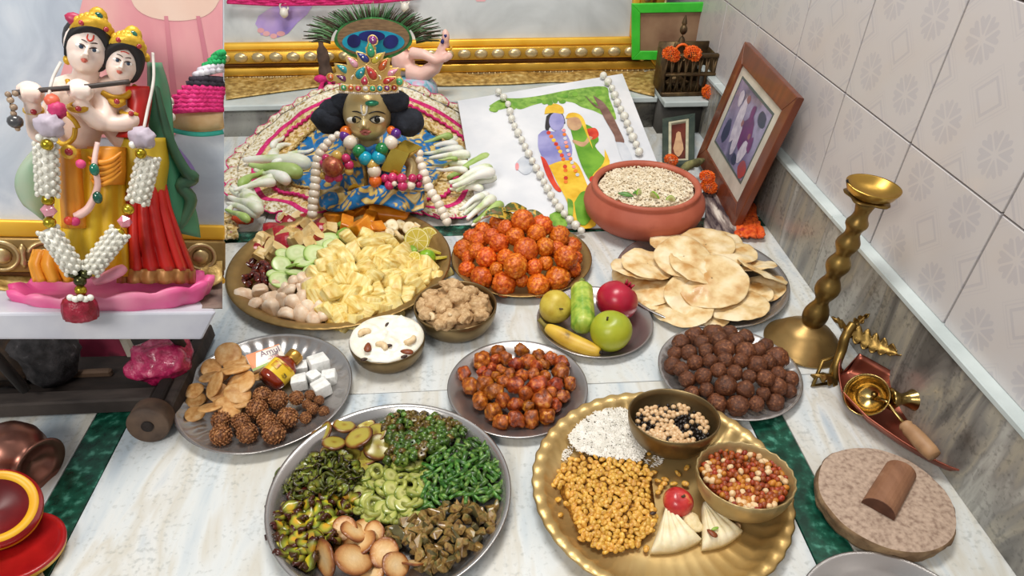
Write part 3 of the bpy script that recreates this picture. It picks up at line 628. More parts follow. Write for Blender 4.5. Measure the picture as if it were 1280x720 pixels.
strays = cr_(640, 460, 2.77, [(160, 455), (168, 508), (145, 405), (605, 345), (575, 365), (560, 400), (505, 390), (515, 415), (490, 362), (240, 292), (475, 295), (530, 385), (505, 430), (485, 505), (465, 625), (325, 635), (240, 592), (190, 470), (480, 560), (600, 400), (525, 400)])
for i, (x, y) in enumerate(poisson(poly, 278, 6.4, rg)+strays):
    p = D.hit(x, y) if i < 278 else P(x, y, Z1+.005); put('yellow_lentil', lm[i % 3], p, rrot(rg, .7), 'small golden yellow split lentil on the brass thali', 'lentil', 'yellow lentils on the brass thali', rg.uniform(.0042, .0051))
APPLE = mat('apple_skin', '#a81d22', '#c93a36', '#e0a860', scale=60, rough=.3, lo=.35, hi=.58, c3at=.72, stretch=(1, 1, .25), coat=.2)
fruit('apple', 847.5, 627.5, 19, APPLE, 'small red apple standing in the middle of the brass thali', asp=.9, rot=(R(12), R(8), 0))
SWEET = mat('cream_milk_sweet', '#e3d3a8', '#efe3c4', scale=70, rough=.55, rnd=.03, bump=.2, bscale=200, sss=.1)
def wedge_sweet(A, Bp, Cp, hgt, label, fl=5, nut=False):
    a, b, c = [P(640+q[0]/2.77, 460+q[1]/2.77, Z1) for q in (A, Bp, Cp)]; t = thing('wedge_sweet', (a+b+c)/3, label, 'sweet')
    nu, nv_ = 12, 31; v = []; f = []
    for lv_ in range(2):
        for i in range(nu):
            u = .06+.94*i/(nu-1)
            for j in range(nv_):
                w_ = j/(nv_-1); p = a.lerp(b.lerp(c, w_), u); e = min(1, (1-u)*7)**.5*min(1, min(w_, 1-w_)*9)**.5
                k = abs(math.sin(w_*math.pi*fl)); bow = .006*math.sin(w_*math.pi)*u
                dn = (b.lerp(c, .5)-a).normalized()
                p = p+dn*bow
                z = Z1+(hgt*(.55+.45*e)*(.90+.10*k) if lv_ == 0 else 0); v.append(Vector((p.x, p.y, z)))
    n = nu*nv_
    for i in range(nu-1):
        for j in range(nv_-1): q = (i*nv_+j, i*nv_+j+1, (i+1)*nv_+j+1, (i+1)*nv_+j); f.append(q); f.append(tuple(k+n for k in reversed(q)))
    ring = [j for j in range(nv_)]+[i*nv_+nv_-1 for i in range(1, nu)]+[(nu-1)*nv_+j for j in range(nv_-2, -1, -1)]+[i*nv_ for i in range(nu-2, 0, -1)]
    for i in range(len(ring)): p_, q_ = ring[i], ring[(i+1) % len(ring)]; f.append((q_, p_, p_+n, q_+n))
    one('body', (v, f), SWEET, t, org=t.location)
    return t
wedge_sweet((528, 496), (478, 646), (652, 606), .021, 'left cream wedge sweet with fan ridges below the apple')
w2 = wedge_sweet((652, 486), (655, 636), (794, 578), .021, 'right cream wedge sweet topped with an almond and pistachio')
put('almond', am, P(640+693/2.77, 460+572/2.77, .027), (0, .2, .7), 'brown almond pressed on the right cream wedge sweet', 'nut', None, .0085)
put('pistachio', variants('pistachio', 1, lambda i: blob((1, .4, .3), 2, .1, 2, 3), mat('pistachio_green', '#7fa83a', '#a3bf5a', scale=2, rough=.5))[0], P(640+703/2.77, 460+556/2.77, .027), (0, 0, .3), 'green pistachio sliver on the right cream wedge sweet', 'nut', None, .006)
put('milk_lump', variants('milk_lump', 1, lambda i: blob((1, 1.5, .8), 3, .25, 1.5, 5), mat('milk_lump', '#dcc794', '#ead9b0', scale=2, rough=.6, bump=.5, bscale=5))[0], P(640+622/2.77, 460+535/2.77, .012), (0, 0, .2), 'crumbly cream lump between the two wedge sweets', 'sweet', None, .0125)
put('raisin', rm[1], P(640+488/2.77, 460+503/2.77, .024), (0, 0, .2), 'dark raisin on the front of the yellow lentils', 'raisin', None, .005)
put('white_pea', pm[0], P(640+781/2.77, 460+547/2.77, .009), (0, 0, .2), 'single stray pea on the brass thali beside the wedge', 'pea', None, .005)
# ================================================================ EMBOSSED TRAY
BISC = mat('fried_biscuit', '#b87d3e', '#d6a566', '#e6c290', scale=1.7, rough=.5, lo=.32, hi=.55, c3at=.75, rnd=.22, bump=.4, bscale=6)
def biscuit(i):
    o = i*3.7
    def wob(r, z, a, k): return r*(1+.09*noise.noise(Vector((math.cos(a), math.sin(a), o)))), z+.06*noise.noise(Vector((r*math.cos(a)*1.4, r*math.sin(a)*1.4, o+5)))
    return lathe([(.001, .13), (.5, .15), (.8, .13), (.95, .07), (1, 0), (.95, -.07), (.8, -.12), (.5, -.13), (.001, -.13)], 26, wob)
bsv = variants('fried_biscuit', 5, biscuit, BISC)
L = [(285, 200, 62, 26, 10, .034), (205, 262, 50, 12, -10, .022), (320, 238, 60, 4, 0, .026), (322, 270, 72, 24, 8, .038), (198, 308, 50, 12, -8, .028), (345, 335, 72, 14, 6, .032), (222, 343, 64, 26, -34, .036), (122, 372, 46, 10, -8, .016), (132, 416, 46, 4, -8, .010), (126, 482, 46, -6, -10, .012), (200, 452, 56, 20, -12, .036), (330, 386, 64, -20, 4, .030), (335, 421, 60, -14, 2, .022), (288, 448, 62, 18, 30, .028), (235, 380, 50, 10, -20, .026), (428, 305, 42, 10, 10, .016), (262, 402, 52, 16, 10, .022), (250, 300, 55, 10, 0, .02)]
lb = rows([q[:2] for q in L], 5, 'golden fried biscuit,', ' of the pile')
for i, (x, y, r, tx, ty, z) in enumerate(L):
    p = P(210+x/3.79, 390+y/3.79, z); put('fried_biscuit', bsv[i % 5], p, (R(tx), R(ty), i), lb[i], 'biscuit', 'fried biscuits on the tray', r/3.79*mpp(p))
PUFF = mat('puffed_sweet', '#5a3218', '#9a6236', '#c4915c', scale=3.4, rough=.5, lo=.34, hi=.56, c3at=.7, rnd=.1, bump=.8, bscale=8)
def puffed(i):
    rgq = random.Random(i); b = MB(); b.add(blob(.86, 2, .1, 2, i))
    for k in range(95):
        z = 1-2*(k+.5)/95; a = k*2.39996; r = math.sqrt(1-z*z); n = Vector((r*math.cos(a), r*math.sin(a), z)); t_ = n.orthogonal().normalized(); t_ = Matrix.Rotation(rgq.uniform(0, 6.3), 3, n) @ t_
        M = Matrix.Translation(n*.9) @ Matrix((t_, n.cross(t_), n)).transposed().to_4x4()
        b.add(([(p[0]*.19, p[1]*.085, p[2]*.09) for p in ico(1)[0]], ico(1)[1]), 0, M)
    return b.v, b.f
pfv = variants('puffed_sweet_ball', 3, puffed, PUFF)
L = cr_(210, 390, 3.79, [(447, 400, 47), (540, 416, 50), (430, 466, 54), (617, 416, 38), (665, 400, 29), (716, 419, 26), (655, 442, 26), (682, 457, 31), (726, 468, 28), (570, 502, 53), (650, 497, 31), (252, 512, 50), (347, 522, 47), (252, 583, 55), (375, 572, 53), (466, 512, 50), (500, 566, 58)])
B = []
for x, y, r in L:
    p = P(x, y, .018); rr = r*mpp(p); B.append([P(x, y, .003+rr), rr])
relax(B, .003, 20, .94); lb = rows([q[:2] for q in L], 4, 'brown puffed-rice ball,', ' on the tray')
for i, (p, r) in enumerate(B): put('puffed_sweet_ball', pfv[i % 3], p, rrot(rg), lb[i], 'sweet', 'puffed rice balls on the tray', r*.98)
SUG = mat('white_sugar_cube', '#d9dad6', '#efefec', scale=2, rough=.5, bump=.4, bscale=5)
sv = variants('sugar_cube', 3, lambda i: bevel(([tuple(q*(1+.16*noise.noise(Vector((i*3+p[0]*.9, p[1]*1.9, p[2]*1.7)))) for q in p) for p in box((0, 0, 0), (2, 2, 1.7))[0]], box((0, 0, 0), (1, 1, 1))[1]), .12, 2), SUG)
L = cr_(210, 390, 3.79, [(632, 265, 30), (712, 247, 44), (622, 333, 38), (692, 310, 31), (764, 310, 34), (725, 362, 42)])
lb = rows([q[:2] for q in L], 3, 'white sugar cube,', ' on the tray')
for i, (x, y, r) in enumerate(L):
    p = P(x, y, .0175); s_ = r*mpp(p)*.95; put('sugar_cube', sv[i % 3], P(x, y, .003+s_*.85), (rg.uniform(-.12, .12), rg.uniform(-.12, .12), (.3, .5, .2, .8, .1, .6)[i]), lb[i], 'sugar cube', 'sugar cubes on the tray', s_)
# butter packet, leaning on the biscuits
def plaque(quad, t, up):                                # flat box with corners quad (TL, TR, BR, BL), thickness t along -up
    return hexa(quad, [q-up*t for q in quad])
a, b, c, d = [P(210+x/3.79, 390+y/3.79, z) for x, y, z in ((366, 205, .040), (527, 150, .036), (556, 212, .022), (402, 283, .026))]
n_ = (b-a).cross(d-a).normalized(); n_ = -n_ if n_.z < 0 else n_
bt = thing('butter_packet', (a+b+c+d)/4, 'small white and orange butter packet with purple lettering on the tray', 'packet')
one('wrapper', bevel(plaque([a, b, c, d], .011, n_), .0012, 2), mat('packet_paper', '#e9e2d4', '#f4f0e6', scale=60, rough=.35), bt, org=bt.location)
def onq(u, v, lift=.0004): return (a.lerp(b, u)).lerp(d.lerp(c, u), v)+n_*lift
def patch(us, name, m, lift=.0004): return MB().add(([onq(u, v, lift) for u, v in us], [tuple(range(len(us)))])).build(name, m, bt, False, bt.location)
ORG = mat('orange_print', '#e07a1c', rough=.4); PUR = mat('purple_ink', '#5b1b4f', rough=.4)
patch([(.01, .02), (.30, .02), (.10, .98), (.01, .98)], 'orange_corner', ORG); patch([(.01, .86), (.98, .90), (.98, .99), (.01, .99)], 'green_band', mat('green_print', '#8fae3c', rough=.4), .0005)
patch([(.01, .01), (.99, .01), (.99, .07), (.01, .07)], 'orange_edge', ORG, .0005)
xq = (b-a).normalized(); yq = n_.cross(xq)
def onM(u, v, lift=.0007): q = onq(u, v, lift)-bt.location; return Matrix(((xq.x, yq.x, n_.x, q.x), (xq.y, yq.y, n_.y, q.y), (xq.z, yq.z, n_.z, q.z), (0, 0, 0, 1)))
text('lettering', 'Amul', .0165, PUR, bt, onM(.66, .30)); text('small_print', 'PASTEURISED', .0042, PUR, bt, onM(.66, .55)); text('small_print', 'BUTTER', .006, mat('red_ink', '#b3282a', rough=.4), bt, onM(.68, .70))
# honey bottle lying on its side
o_ = P(210+505/3.79, 390+305/3.79, .024); tip = P(210+610/3.79, 390+200/3.79, .034); ax = (tip-o_); Lb = ax.length
hb = thing('honey_bottle', o_, 'tiny honey bottle with yellow label and gold cap lying on the tray', 'bottle')
M = ax.to_track_quat('Z', 'Y').to_matrix().to_4x4(); rb_ = 72/3.79*mpp(o_)*.98
def sq(r, z, a_, i): k = 1-.10*abs(math.sin(2*a_))**2*(1 if r > .012 else 0); return r*k, z
MB().add(lathe([(.0005, -.016), (rb_*.8, -.016), (rb_*.95, -.013), (rb_, -.008), (rb_, Lb*.42), (rb_*.9, Lb*.52), (rb_*.55, Lb*.66), (rb_*.5, Lb*.72), (.0005, Lb*.72)], 32, sq), 0, M).build('glass', mat('honey_glass', '#6d1d0a', '#8a2c10', scale=40, rough=.06, coat=.6, spec=.7), hb)
MB().add(lathe([(rb_*1.012, -.004), (rb_*1.012, Lb*.40)], 32, sq), 0, M).build('label', mat('yellow_label', '#d9b11e', '#e3c12f', scale=30, rough=.4), hb)
MB().add(lathe([(.0005, Lb*.70), (rb_*.50, Lb*.70), (rb_*.54, Lb*.72), (rb_*.54, Lb*.98), (rb_*.50, Lb*1.02), (.0005, Lb*1.02)], 40, lambda r, z, a_, i: (r*(1+.02*math.cos(a_*20)), z)), 0, M).build('cap', mat('gold_cap', '#c79a4a', '#b3853a', scale=40, rough=.3, metal=.8), hb)
vw = (EYE-o_).normalized(); xv = ax.normalized(); vw = (vw-xv*vw.dot(xv)).normalized(); yv = vw.cross(xv)
def hp(u, v, l=1.02): an = v; q = xv*u+(vw*math.cos(an)+yv*math.sin(an))*rb_*l; return q
def strip(u0, u1, a0, a1, name, m, l=1.025): return one(name, grid(lambda i, j: hp(u0+(u1-u0)*i, a0+(a1-a0)*j, l), 3, 8), m, hb)
strip(Lb*.08, Lb*.30, .25, .75, 'red_flower_print', mat('red_print', '#a81f1c', '#d6c02a', scale=120, rough=.4)); strip(Lb*.02, Lb*.14, -.6, -.25, 'barcode_print', mat('barcode_print', '#1a1a10', '#d9b11e', scale=300, rough=.4, stretch=(1, 1, 1))); strip(Lb*.33, Lb*.38, -.6, .7, 'red_line_print', mat('red_print'
, '#a81f1c'))
# ================================================================ VEGETABLE THALI  (crop origin 320,490 scale 3.13)
def vg(L): return cr_(320, 490, 3.13, L)
rg = random.Random(21)
ZV = .003
def pile(name, meshes, poly, n, dmin, D, label, cat, group, s0, s1, tilt=.9, layers=((1, 1.),), base=None, seed=1):
    rgp = random.Random(seed); k = 0
    for fr, lift in layers:
        for x, y in poisson(poly, int(n*fr), dmin, rgp):
            q = D.hit(x, y); z = q.z*lift+ZV*(1-lift); q = P(x, y, z)
            put(name, meshes[k % len(meshes)], q, rrot(rgp, tilt), label, cat, group, rgp.uniform(s0, s1)); k += 1
def prism(n, h, rg_, jit=.15, sx=1, sy=1):
    a0 = [2*math.pi*k/n+rg_.uniform(-jit, jit) for k in range(n)]; q = [(sx*math.cos(a)*(1+rg_.uniform(-jit, jit)), sy*math.sin(a)*(1+rg_.uniform(-jit, jit))) for a in a0]
    return bevel(([(x, y, -h) for x, y in q]+[(x, y, h) for x, y in q], [tuple(range(n))[::-1], tuple(range(n, 2*n))]+[(k, (k+1) % n, n+(k+1) % n, n+k) for k in range(n)]), .06, 1)
def ring_slice(i, rin=.45, h=.25, wave=.2, arc=2*math.pi):   # cooked hollow ring or part of one
    pts = [((1+.12*noise.noise(Vector((math.cos(a), math.sin(a), i))))*math.cos(a)*.75, (1+.12*noise.noise(Vector((math.cos(a), math.sin(a), i+4))))*math.sin(a)*.75, wave*math.sin(a*2+i)) for a in np.linspace(0, arc, 15)]
    return tube(pts, [(1-rin)*.5]*15, 6, flat=h*3)
def slice_disc(i, h=.16, wob=.08, seg=22):
    def wb_(r, z, a, k): return r*(1+wob*noise.noise(Vector((math.cos(a)*1.2, math.sin(a)*1.2, i*3.1)))), z+.1*noise.noise(Vector((r*math.cos(a), r*math.sin(a), i)))
    return lathe([(.001, h), (.3, h), (.6, h*.95), (.85, h), (.96, h*.7), (1, 0), (.96, -h*.7), (.85, -h), (.001, -h)], seg, wb_)
# okra: short dark green rounds and browned bits
OKRA = mat('okra_piece', '#232d0e', '#48651f', '#88a24c', scale=1.3, rough=.28, lo=.3, hi=.55, c3at=.75, rnd=.3, hue=.02)
OKRAB = mat('okra_piece_browned', '#33240c', '#665020', '#7d7634', scale=1.5, rough=.3, lo=.3, hi=.55, rnd=.3)
def okp(i):
    n = 5; return lathe([(.25, .8), (.7, .8), (1, .7), (1, -.7), (.7, -.8), (.25, -.8), (.25, .8)], 10, lambda r, z, a, k: (r*(1+.1*math.cos(5*a)), z*(.8+.2*(i % 3))))
okm = variants('okra_piece', 3, okp, OKRA)+variants('okra_piece', 2, okp, OKRAB)
poly = vg([(490, 130), (505, 108), (570, 75), (700, 92), (800, 120), (815, 165), (720, 205), (650, 245), (560, 278), (510, 268), (532, 200)])
D = Dome((OK[0]+.03, OK[1]+.09), .11, .006, .028); pile('okra_piece', okm, poly, 170, 5.2, D, 'short chopped dark green okra piece at the back of the vegetable thali', 'okra', 'chopped okra on the vegetable thali', .0055, .0078, 1.6, ((.65, 1), (.35, .5)), seed=2)
# beans
BEAN = mat('bean_piece', '#25401a', '#4a7a2c', '#93b05e', scale=1.2, rough=.3, lo=.34, hi=.55, c3at=.7, rnd=.38, hue=.02)
bnm = variants('bean_piece', 4, lambda i: tube([(-1, 0, 0), (-.97, 0, 0), (.2, .03*(i-1), .02), (.96, .02, .0), (1, .02, 0)], [.2, .31, .33, .3, .2], 6, flat=.75), BEAN)
poly = vg([(810, 200), (880, 165), (940, 240), (968, 330), (962, 390), (905, 422), (760, 402), (705, 442), (652, 462), (662, 400), (658, 300), (700, 236)])
D = Dome((OK[0]+.09, OK[1]+.03), .1, .006, .026); pile('bean_piece', bnm, poly, 190, 5.6, D, 'short cut green bean piece at the right of the vegetable thali', 'bean', 'cut green beans on the vegetable thali', .0095, .0135, .5, ((.65, 1), (.35, .5)), seed=3)
# bitter gourd rings
BIT = mat('bitter_gourd_ring', '#2b2208', '#55601c', '#8a8a35', scale=1.1, rough=.42, lo=.32, hi=.55, c3at=.75, rnd=.3, hue=.015)
BITR = mat('bitter_gourd_disc', scale=1.6, rough=.26, radial=1, ramp=[(0, '#6d5a1c'), (.3, '#8a8a34'), (.55, '#6f7a2a'), (.78, '#4a4a18'), (.95, '#2a1a0a')], rnd=.3, hue=.02)
btm = variants('bitter_gourd_ring', 2, lambda i: ring_slice(i, .5, .22, .25, 2*math.pi*(.6+.25*i)), BIT)+variants('bitter_gourd_ring', 4, lambda i: grid(lambda u, v: (lambda a, r: (r*math.cos(a), r*math.sin(a)*.85, .35*math.sin(a*2+i)*r+.25*noise.noise(Vector((math.cos(a)*2, math.sin(a)*2, i+r)))))(u*2*math.pi*(.8+.05*i), .18+.82*v), 15, 5, .2), BITR)
poly = vg([(75, 400), (78, 360), (105, 300), (200, 250), (330, 245), (400, 288), (395, 345), (330, 400), (250, 405), (150, 415)])
D = Dome((OK[0]-.08, OK[1]+.03), .09, .006, .02); pile('bitter_gourd_ring', btm, poly, 120, 6.5, D, 'dark curled bitter gourd ring at the left of the vegetable thali', 'gourd slice', 'bitter gourd rings on the vegetable thali', .0095, .0125, 1.0, ((.6, 1), (.4, .45)), seed=4)
# yellow-green pointed gourd halves with dark seared edges
PTG = mat('pointed_gourd_piece', scale=1.5, rough=.25, radial=1, ramp=[(0, '#d0a326'), (.3, '#c2a530'), (.52, '#93982f'), (.72, '#6b6a22'), (.9, '#45200e')], rnd=.25, hue=.03)
ptm = variants('pointed_gourd_piece', 4, lambda i: grid(lambda u, v: ((u-.5)*2.2, (v-.5)*1.5*(math.sin(math.pi*(.08+.84*u))**.6), -.55*((v-.5)*2)**2*.8+.2*noise.noise(Vector((u*3, v*3, i)))), 9, 7, .28), PTG)
poly = vg([(62, 490), (80, 420), (240, 400), (400, 392), (418, 425), (400, 455), (335, 490), (320, 560), (235, 620), (205, 662), (130, 655), (75, 570)])
D = Dome((OK[0]-.1, OK[1]-.05), .09, .006, .022); pile('pointed_gourd_piece', ptm, poly, 85, 8.2, D, 'yellow-green pointed gourd piece with seared dark edges, left front of thali', 'gourd piece', 'pointed gourd pieces on the vegetable thali', .0115, .016, .9, ((.6, 1), (.4, .45)), seed=5)
# ivy gourd pale slices in the middle
IVY = mat('ivy_gourd_slice', '#8c8f45', '#b3b45e', '#7f8434', scale=1, rough=.22, radial=1, ramp=[(0, '#8f9048'), (.35, '#c4c27a'), (.75, '#a8ad55'), (.97, '#6b7a2a')], rnd=.15)
ivm = variants('ivy_gourd_slice', 4, lambda i: slice_disc(i, .2, .15), IVY)+variants('ivy_gourd_slice', 2, lambda i: ring_slice(i, .4, .35, .1), mat('ivy_gourd_ring', '#80863a', '#b2b45a', scale=1, rough=.35, rnd=.15))
poly = vg([(380, 385), (420, 330), (480, 290), (600, 262), (660, 290), (682, 350), (655, 420), (610, 490), (540, 512), (520, 490), (450, 500), (388, 495), (415, 430)])
D = Dome((OK[0]+.005, OK[1]+.01), .07, .006, .02); pile('ivy_gourd_slice', ivm, poly, 72, 8.5, D, 'pale green ivy gourd slice in the middle of the vegetable thali', 'gourd slice', 'ivy gourd slices on the vegetable thali', .0105, .0145, .55, ((.6, 1), (.4, .5)), seed=6)
# aubergine chunks
AUB = mat('aubergine_chunk', '#523418', '#9c7c46', '#6a6636', scale=1.4, rough=.26, lo=.32, hi=.52, c3at=.7, rnd=.2); AUBS = mat('aubergine_skin', '#4a4228', '#6b6440', '#3a2a22', scale=1, rough=.25, rnd=.2)
def aub(i):
    r_ = random.Random(i); v, f = hull([(r_.uniform(-1, 1), r_.uniform(-.7, .7), r_.uniform(-.6, .6)) for _ in range(11)]+[(-.8, .3, 0), (.8, -.3, 0)]); b = bevel((v, f), .08, 1); return b[0], b[1], [1 if (sum(b[0][k][1] for k in q)/len(q)) > .32 else 0 for q in b[1]]
aum = variants('aubergine_chunk', 6, aub, [AUB, AUBS], False)
poly = vg([(505, 565), (560, 520), (660, 470), (760, 430), (860, 420), (932, 440), (942, 500), (915, 570), (800, 645), (735, 692), (640, 695), (600, 640), (580, 605), (520, 590)])
D = Dome((OK[0]+.07, OK[1]-.06), .1, .006, .022); pile('aubergine_chunk', aum, poly, 105, 7.6, D, 'cooked brown aubergine chunk at the right front of the vegetable thali', 'aubergine', 'aubergine chunks on the vegetable thali', .011, .0155, 1.5, ((.6, 1), (.4, .5)), seed=7)
# fried round slices: aubergine-like rounds at the back left, potato rounds at the front
RND = mat('fried_gourd_round', '#8f8a35', '#7a4a1c', scale=1.8, rough=.26, radial=1, ramp=[(0, '#8c6a26'), (.3, '#a8993f'), (.7, '#a3963f'), (.9, '#7a4a1c'), (1, '#4a2410')], rnd=.15)
rdm = variants('fried_gourd_round', 4, lambda i: slice_disc(i, .12, .1), RND)
L = [(270, 155, 42, 10, -40, .022), (300, 242, 55, 8, -4, .012), (345, 132, 45, 20, 4, .026), (305, 200, 48, 18, -6, .026), (402, 178, 60, 16, 8, .032), (470, 160, 46, 14, 8, .024), (478, 215, 60, 10, 14, .020), (378, 250, 38, 4, 0, .010), (422, 288, 36, 20, 6, .012), (250, 180, 40, 10, -30, .014), (430, 130, 38, 10, 0, .014), (440, 250, 45, 10, 4, .012), (340, 225, 45, 6, 0, .01)]
lb = rows([q[:2] for q in L], 3, 'fried gourd round,', ' of its pile')
for i, (x, y, r, tx, ty, z) in enumerate(L): p = P(320+x/3.13, 490+y/3.13, z); put('fried_gourd_round', rdm[i % 4], p, (R(tx), R(ty), i), lb[i], 'gourd slice', 'fried gourd rounds', r/3.13*mpp(p))
POT = mat('fried_potato_slice', '#d9ae72', '#c08a4a', scale=2.2, rough=.3, radial=1, ramp=[(0, '#e0c294'), (.45, '#dab27a'), (.72, '#c48f55'), (.9, '#94592a'), (1, '#6d3816')], rnd=.16, bump=.4, bscale=6)
ptv = variants('fried_potato_slice', 4, lambda i: slice_disc(i, .10, .12), POT)
L = [(272, 652, 76, 30, -62, .026), (345, 535, 52, 16, -34, .024), (380, 655, 78, 32, -4, .034), (385, 545, 58, 22, -28, .028), (402, 590, 70, 16, 4, .022), (462, 547, 46, 26, 24, .024), (502, 628, 60, 24, 12, .026), (546, 678, 58, 28, 16, .030), (612, 668, 50, 14, 50, .020), (430, 530, 55, 16, 0, .018), (490, 580, 45, 8, 0, .012), (350, 600, 50, 10, -10, .014), (455, 712, 50, 10, 0, .014)]
lb = rows([q[:2] for q in L], 3, 'browned potato slice,', ' of its pile')
for i, (x, y, r, tx, ty, z) in enumerate(L): p = P(320+x/3.13, 490+y/3.13, z); put('fried_potato_slice', ptv[i % 4], p, (R(tx), R(ty), i), lb[i], 'potato slice', 'fried potato slices', r/3.13*mpp(p))
# ================================================================ FRUIT THALI (crop origin 270,240 scale 4)
def fg(L): return cr_(270, 240, 4, L)
FD = Dome(FR, .2, .012, .04, 2.4)
def flist(name, meshes, L, label, cat, group, tilt=.5, k=1., seed=1, nrows=3, lift=0, face=0):
    r_ = random.Random(seed); lb = rows([q[:2] for q in L], nrows, label) if nrows else [label]*len(L)
    for i, (x, y, r) in enumerate(fg(L)):
        p = FD.hit(x, y, lift); ro = rrot(r_, tilt); ro = (ro[0]+face, ro[1], ro[2])
        put(name, meshes[i % len(meshes)], p, ro, lb[i], cat, group, r*mpp(p)*k)
PINE = mat('pineapple_chunk', '#cfa648', '#e8d284', '#f2e6ae', scale=1.2, rough=.38, lo=.3, hi=.52, c3at=.72, rnd=.08, stretch=(1, 4, 1), bump=.4, bscale=4, sss=.1)
def pine(i):
    r_ = random.Random(i+50); a = r_.uniform(.5, .75); h = r_.uniform(.35, .55); q = []
    for z in (-h, h):
        s_ = 1 if z < 0 else r_.uniform(.75, .95)
        q += [(-.2, -.9, z), (.2, -.9, z)]+[(1.75*math.sin(t_)*s_, -.95+1.85*math.cos(t_)*s_, z+r_.uniform(-.1, .1)) for t_ in np.linspace(-a, a, 4)]
    return bevel(hull(q), .09, 2)
pnm = variants('pineapple_chunk', 7, pine, PINE)
poly = fg([(585, 250), (640, 232), (760, 215), (830, 240), (900, 240), (960, 290), (1000, 350), (1100, 385), (1130, 400), (1060, 470), (985, 530), (880, 580), (830, 590), (740, 640), (690, 650), (590, 640), (545, 590), (500, 500), (490, 390), (560, 350)])
rgp = random.Random(8); pl = poisson(poly, 54, 16, rgp); PD = Dome(FR, .2, .014, .05, 2.2)
lb = rows(pl, 6, 'pale yellow pineapple chunk,', ' of its heap')
for i, (x, y) in enumerate(pl):
    p = PD.hit(x, y); put('pineapple_chunk', pnm[i % 7], p, (rgp.uniform(-.8, 1.3), rgp.uniform(-.9, .9), rgp.uniform(-3.1, 3.1)), lb[i], 'pineapple', 'pineapple chunks on the fruit thali', rgp.uniform(.023, .032))
for i, (x, y) in enumerate(poisson(poly, 26, 22, rgp)):
    p = P(x, y, PD.hit(x, y).z*.45); put('pineapple_chunk', pnm[i % 7], p, rrot(rgp, .3), 'pineapple chunk in the lower layer of the pineapple heap', 'pineapple', 'lower layer of pineapple chunks', .026)
CHEST = mat('water_chestnut', '#d9b594', '#ebd2b6', '#f3e4d0', scale=1.1, rough=.4, lo=.3, hi=.52, c3at=.75, rnd=.06, sss=.1)
def chest(i):
    r_ = random.Random(i+5); v = [Vector(p) for p in ico(2)[0]]
    pl_ = [(Vector((r_.uniform(-1, 1), r_.uniform(-1, 1), r_.uniform(-.2, 1))).normalized(), r_.uniform(.3, .55)) for _ in range(2)]
    for p in v:
        for n, d in pl_:
            e = p.dot(n)-d
            if e > 0: p -= n*e
        p.x *= 1.2
    return v, ico(2)[1]
chm = variants('water_chestnut', 6, chest, CHEST)
L = [(145, 520, 50), (222, 497, 42), (205, 580, 48), (270, 525, 46), (275, 590, 52), (330, 485, 36), (335, 545, 40), (355, 620, 48), (375, 505, 42), (395, 455, 36), (395, 560, 48), (430, 610, 46), (440, 535, 42), (445, 440, 44), (480, 475, 50), (500, 590, 50), (500, 525, 40), (490, 635, 40), (300, 475, 34), (420, 490, 36), (540, 620, 36), (250, 555, 40), (460, 580, 40)]
flist('water_chestnut', chm, L, 'peeled white water chestnut,', 'water chestnut', 'water chestnut pieces', 3, 1.02, 2, 4)
CUC = mat('cucumber_slice', '#c5d68a', '#8fb34a', scale=1, rough=.32, radial=1, ramp=[(0, '#dfe4b4'), (.3, '#cfdca0'), (.5, '#dbe6b0'), (.85, '#c3d88c'), (.98, '#8fb34e')], rnd=.05, sss=.1)
cum = variants('cucumber_slice', 3, lambda i: slice_disc(i, .12, .06, 26), CUC)
L = [(555, 243, 56), (535, 285, 46), (405, 305, 52), (505, 315, 62), (328, 362, 46), (445, 348, 52), (345, 315, 44), (300, 410, 44), (322, 440, 52), (402, 402, 48), (475, 400, 40), (540, 355, 38), (385, 370, 36), (580, 270, 44)]
flist('cucumber_slice', cum, L, 'pale green cucumber slice,', 'cucumber', 'cucumber slices', .4, 1.1, 3, 4, .004, .35)
APF = mat('apple_flesh', '#d3a75c', '#e6c888', '#efd9a4', scale=1, rough=.4, lo=.3, hi=.52, c3at=.75, rnd=.08); APS = mat('apple_piece_skin', '#8f1424', '#b52a34', '#d07a4a', scale=1.4, rough=.28, lo=.35, hi=.62, rnd=.15)
def apch(i):
    r_ = random.Random(i+70); a = r_.uniform(.5, .75); n = 5
    v = [(math.sin(x)*1.5, math.sin(y)*1.5, math.cos(x)*math.cos(y)*1.5-.95) for x in np.linspace(-a, a, n) for y in np.linspace(-a*.8, a*.8, n)]
    k = len(v); v += [(p[0]*.75, p[1]*.75, -.75+r_.uniform(-.1, .1)) for p in v]
    f = []; m_ = []
    for i_ in range(n-1):
        for j in range(n-1):
            q = (i_*n+j, (i_+1)*n+j, (i_+1)*n+j+1, i_*n+j+1); f.append(q); m_.append(1); f.append(tuple(t+k for t in reversed(q))); m_.append(0)
    b = [(i_, 0) for i_ in range(n)]+[(n-1, j) for j in range(1, n)]+[(i_, n-1) for i_ in range(n-2, -1, -1)]+[(0, j) for j in range(n-2, 0, -1)]; b = [x*n+y for x, y in b]
    for t in range(len(b)): f.append((b[t], b[t]+k, b[(t+1) % len(b)]+k, b[(t+1) % len(b)])); m_.append(0)
    return v, f, m_
apm = variants('apple_piece', 5, apch, [APF, APS], False)
L = [(290, 190, 44), (240, 250, 48), (312, 212, 46), (340, 256, 48), (300, 300, 42), (232, 315, 34), (375, 165, 42), (440, 172, 42), (452, 128, 38), (515, 160, 40), (470, 214, 46), (408, 243, 42), (575, 190, 40), (530, 192, 36), (355, 222, 40), (212, 275, 32), (468, 262, 36), (420, 205, 38), (395, 130, 34), (275, 265, 36), (500, 240, 34), (350, 140, 32)]
r_ = random.Random(5); lb = rows([q[:2] for q in L], 4, 'cut apple piece,', ' of its heap')
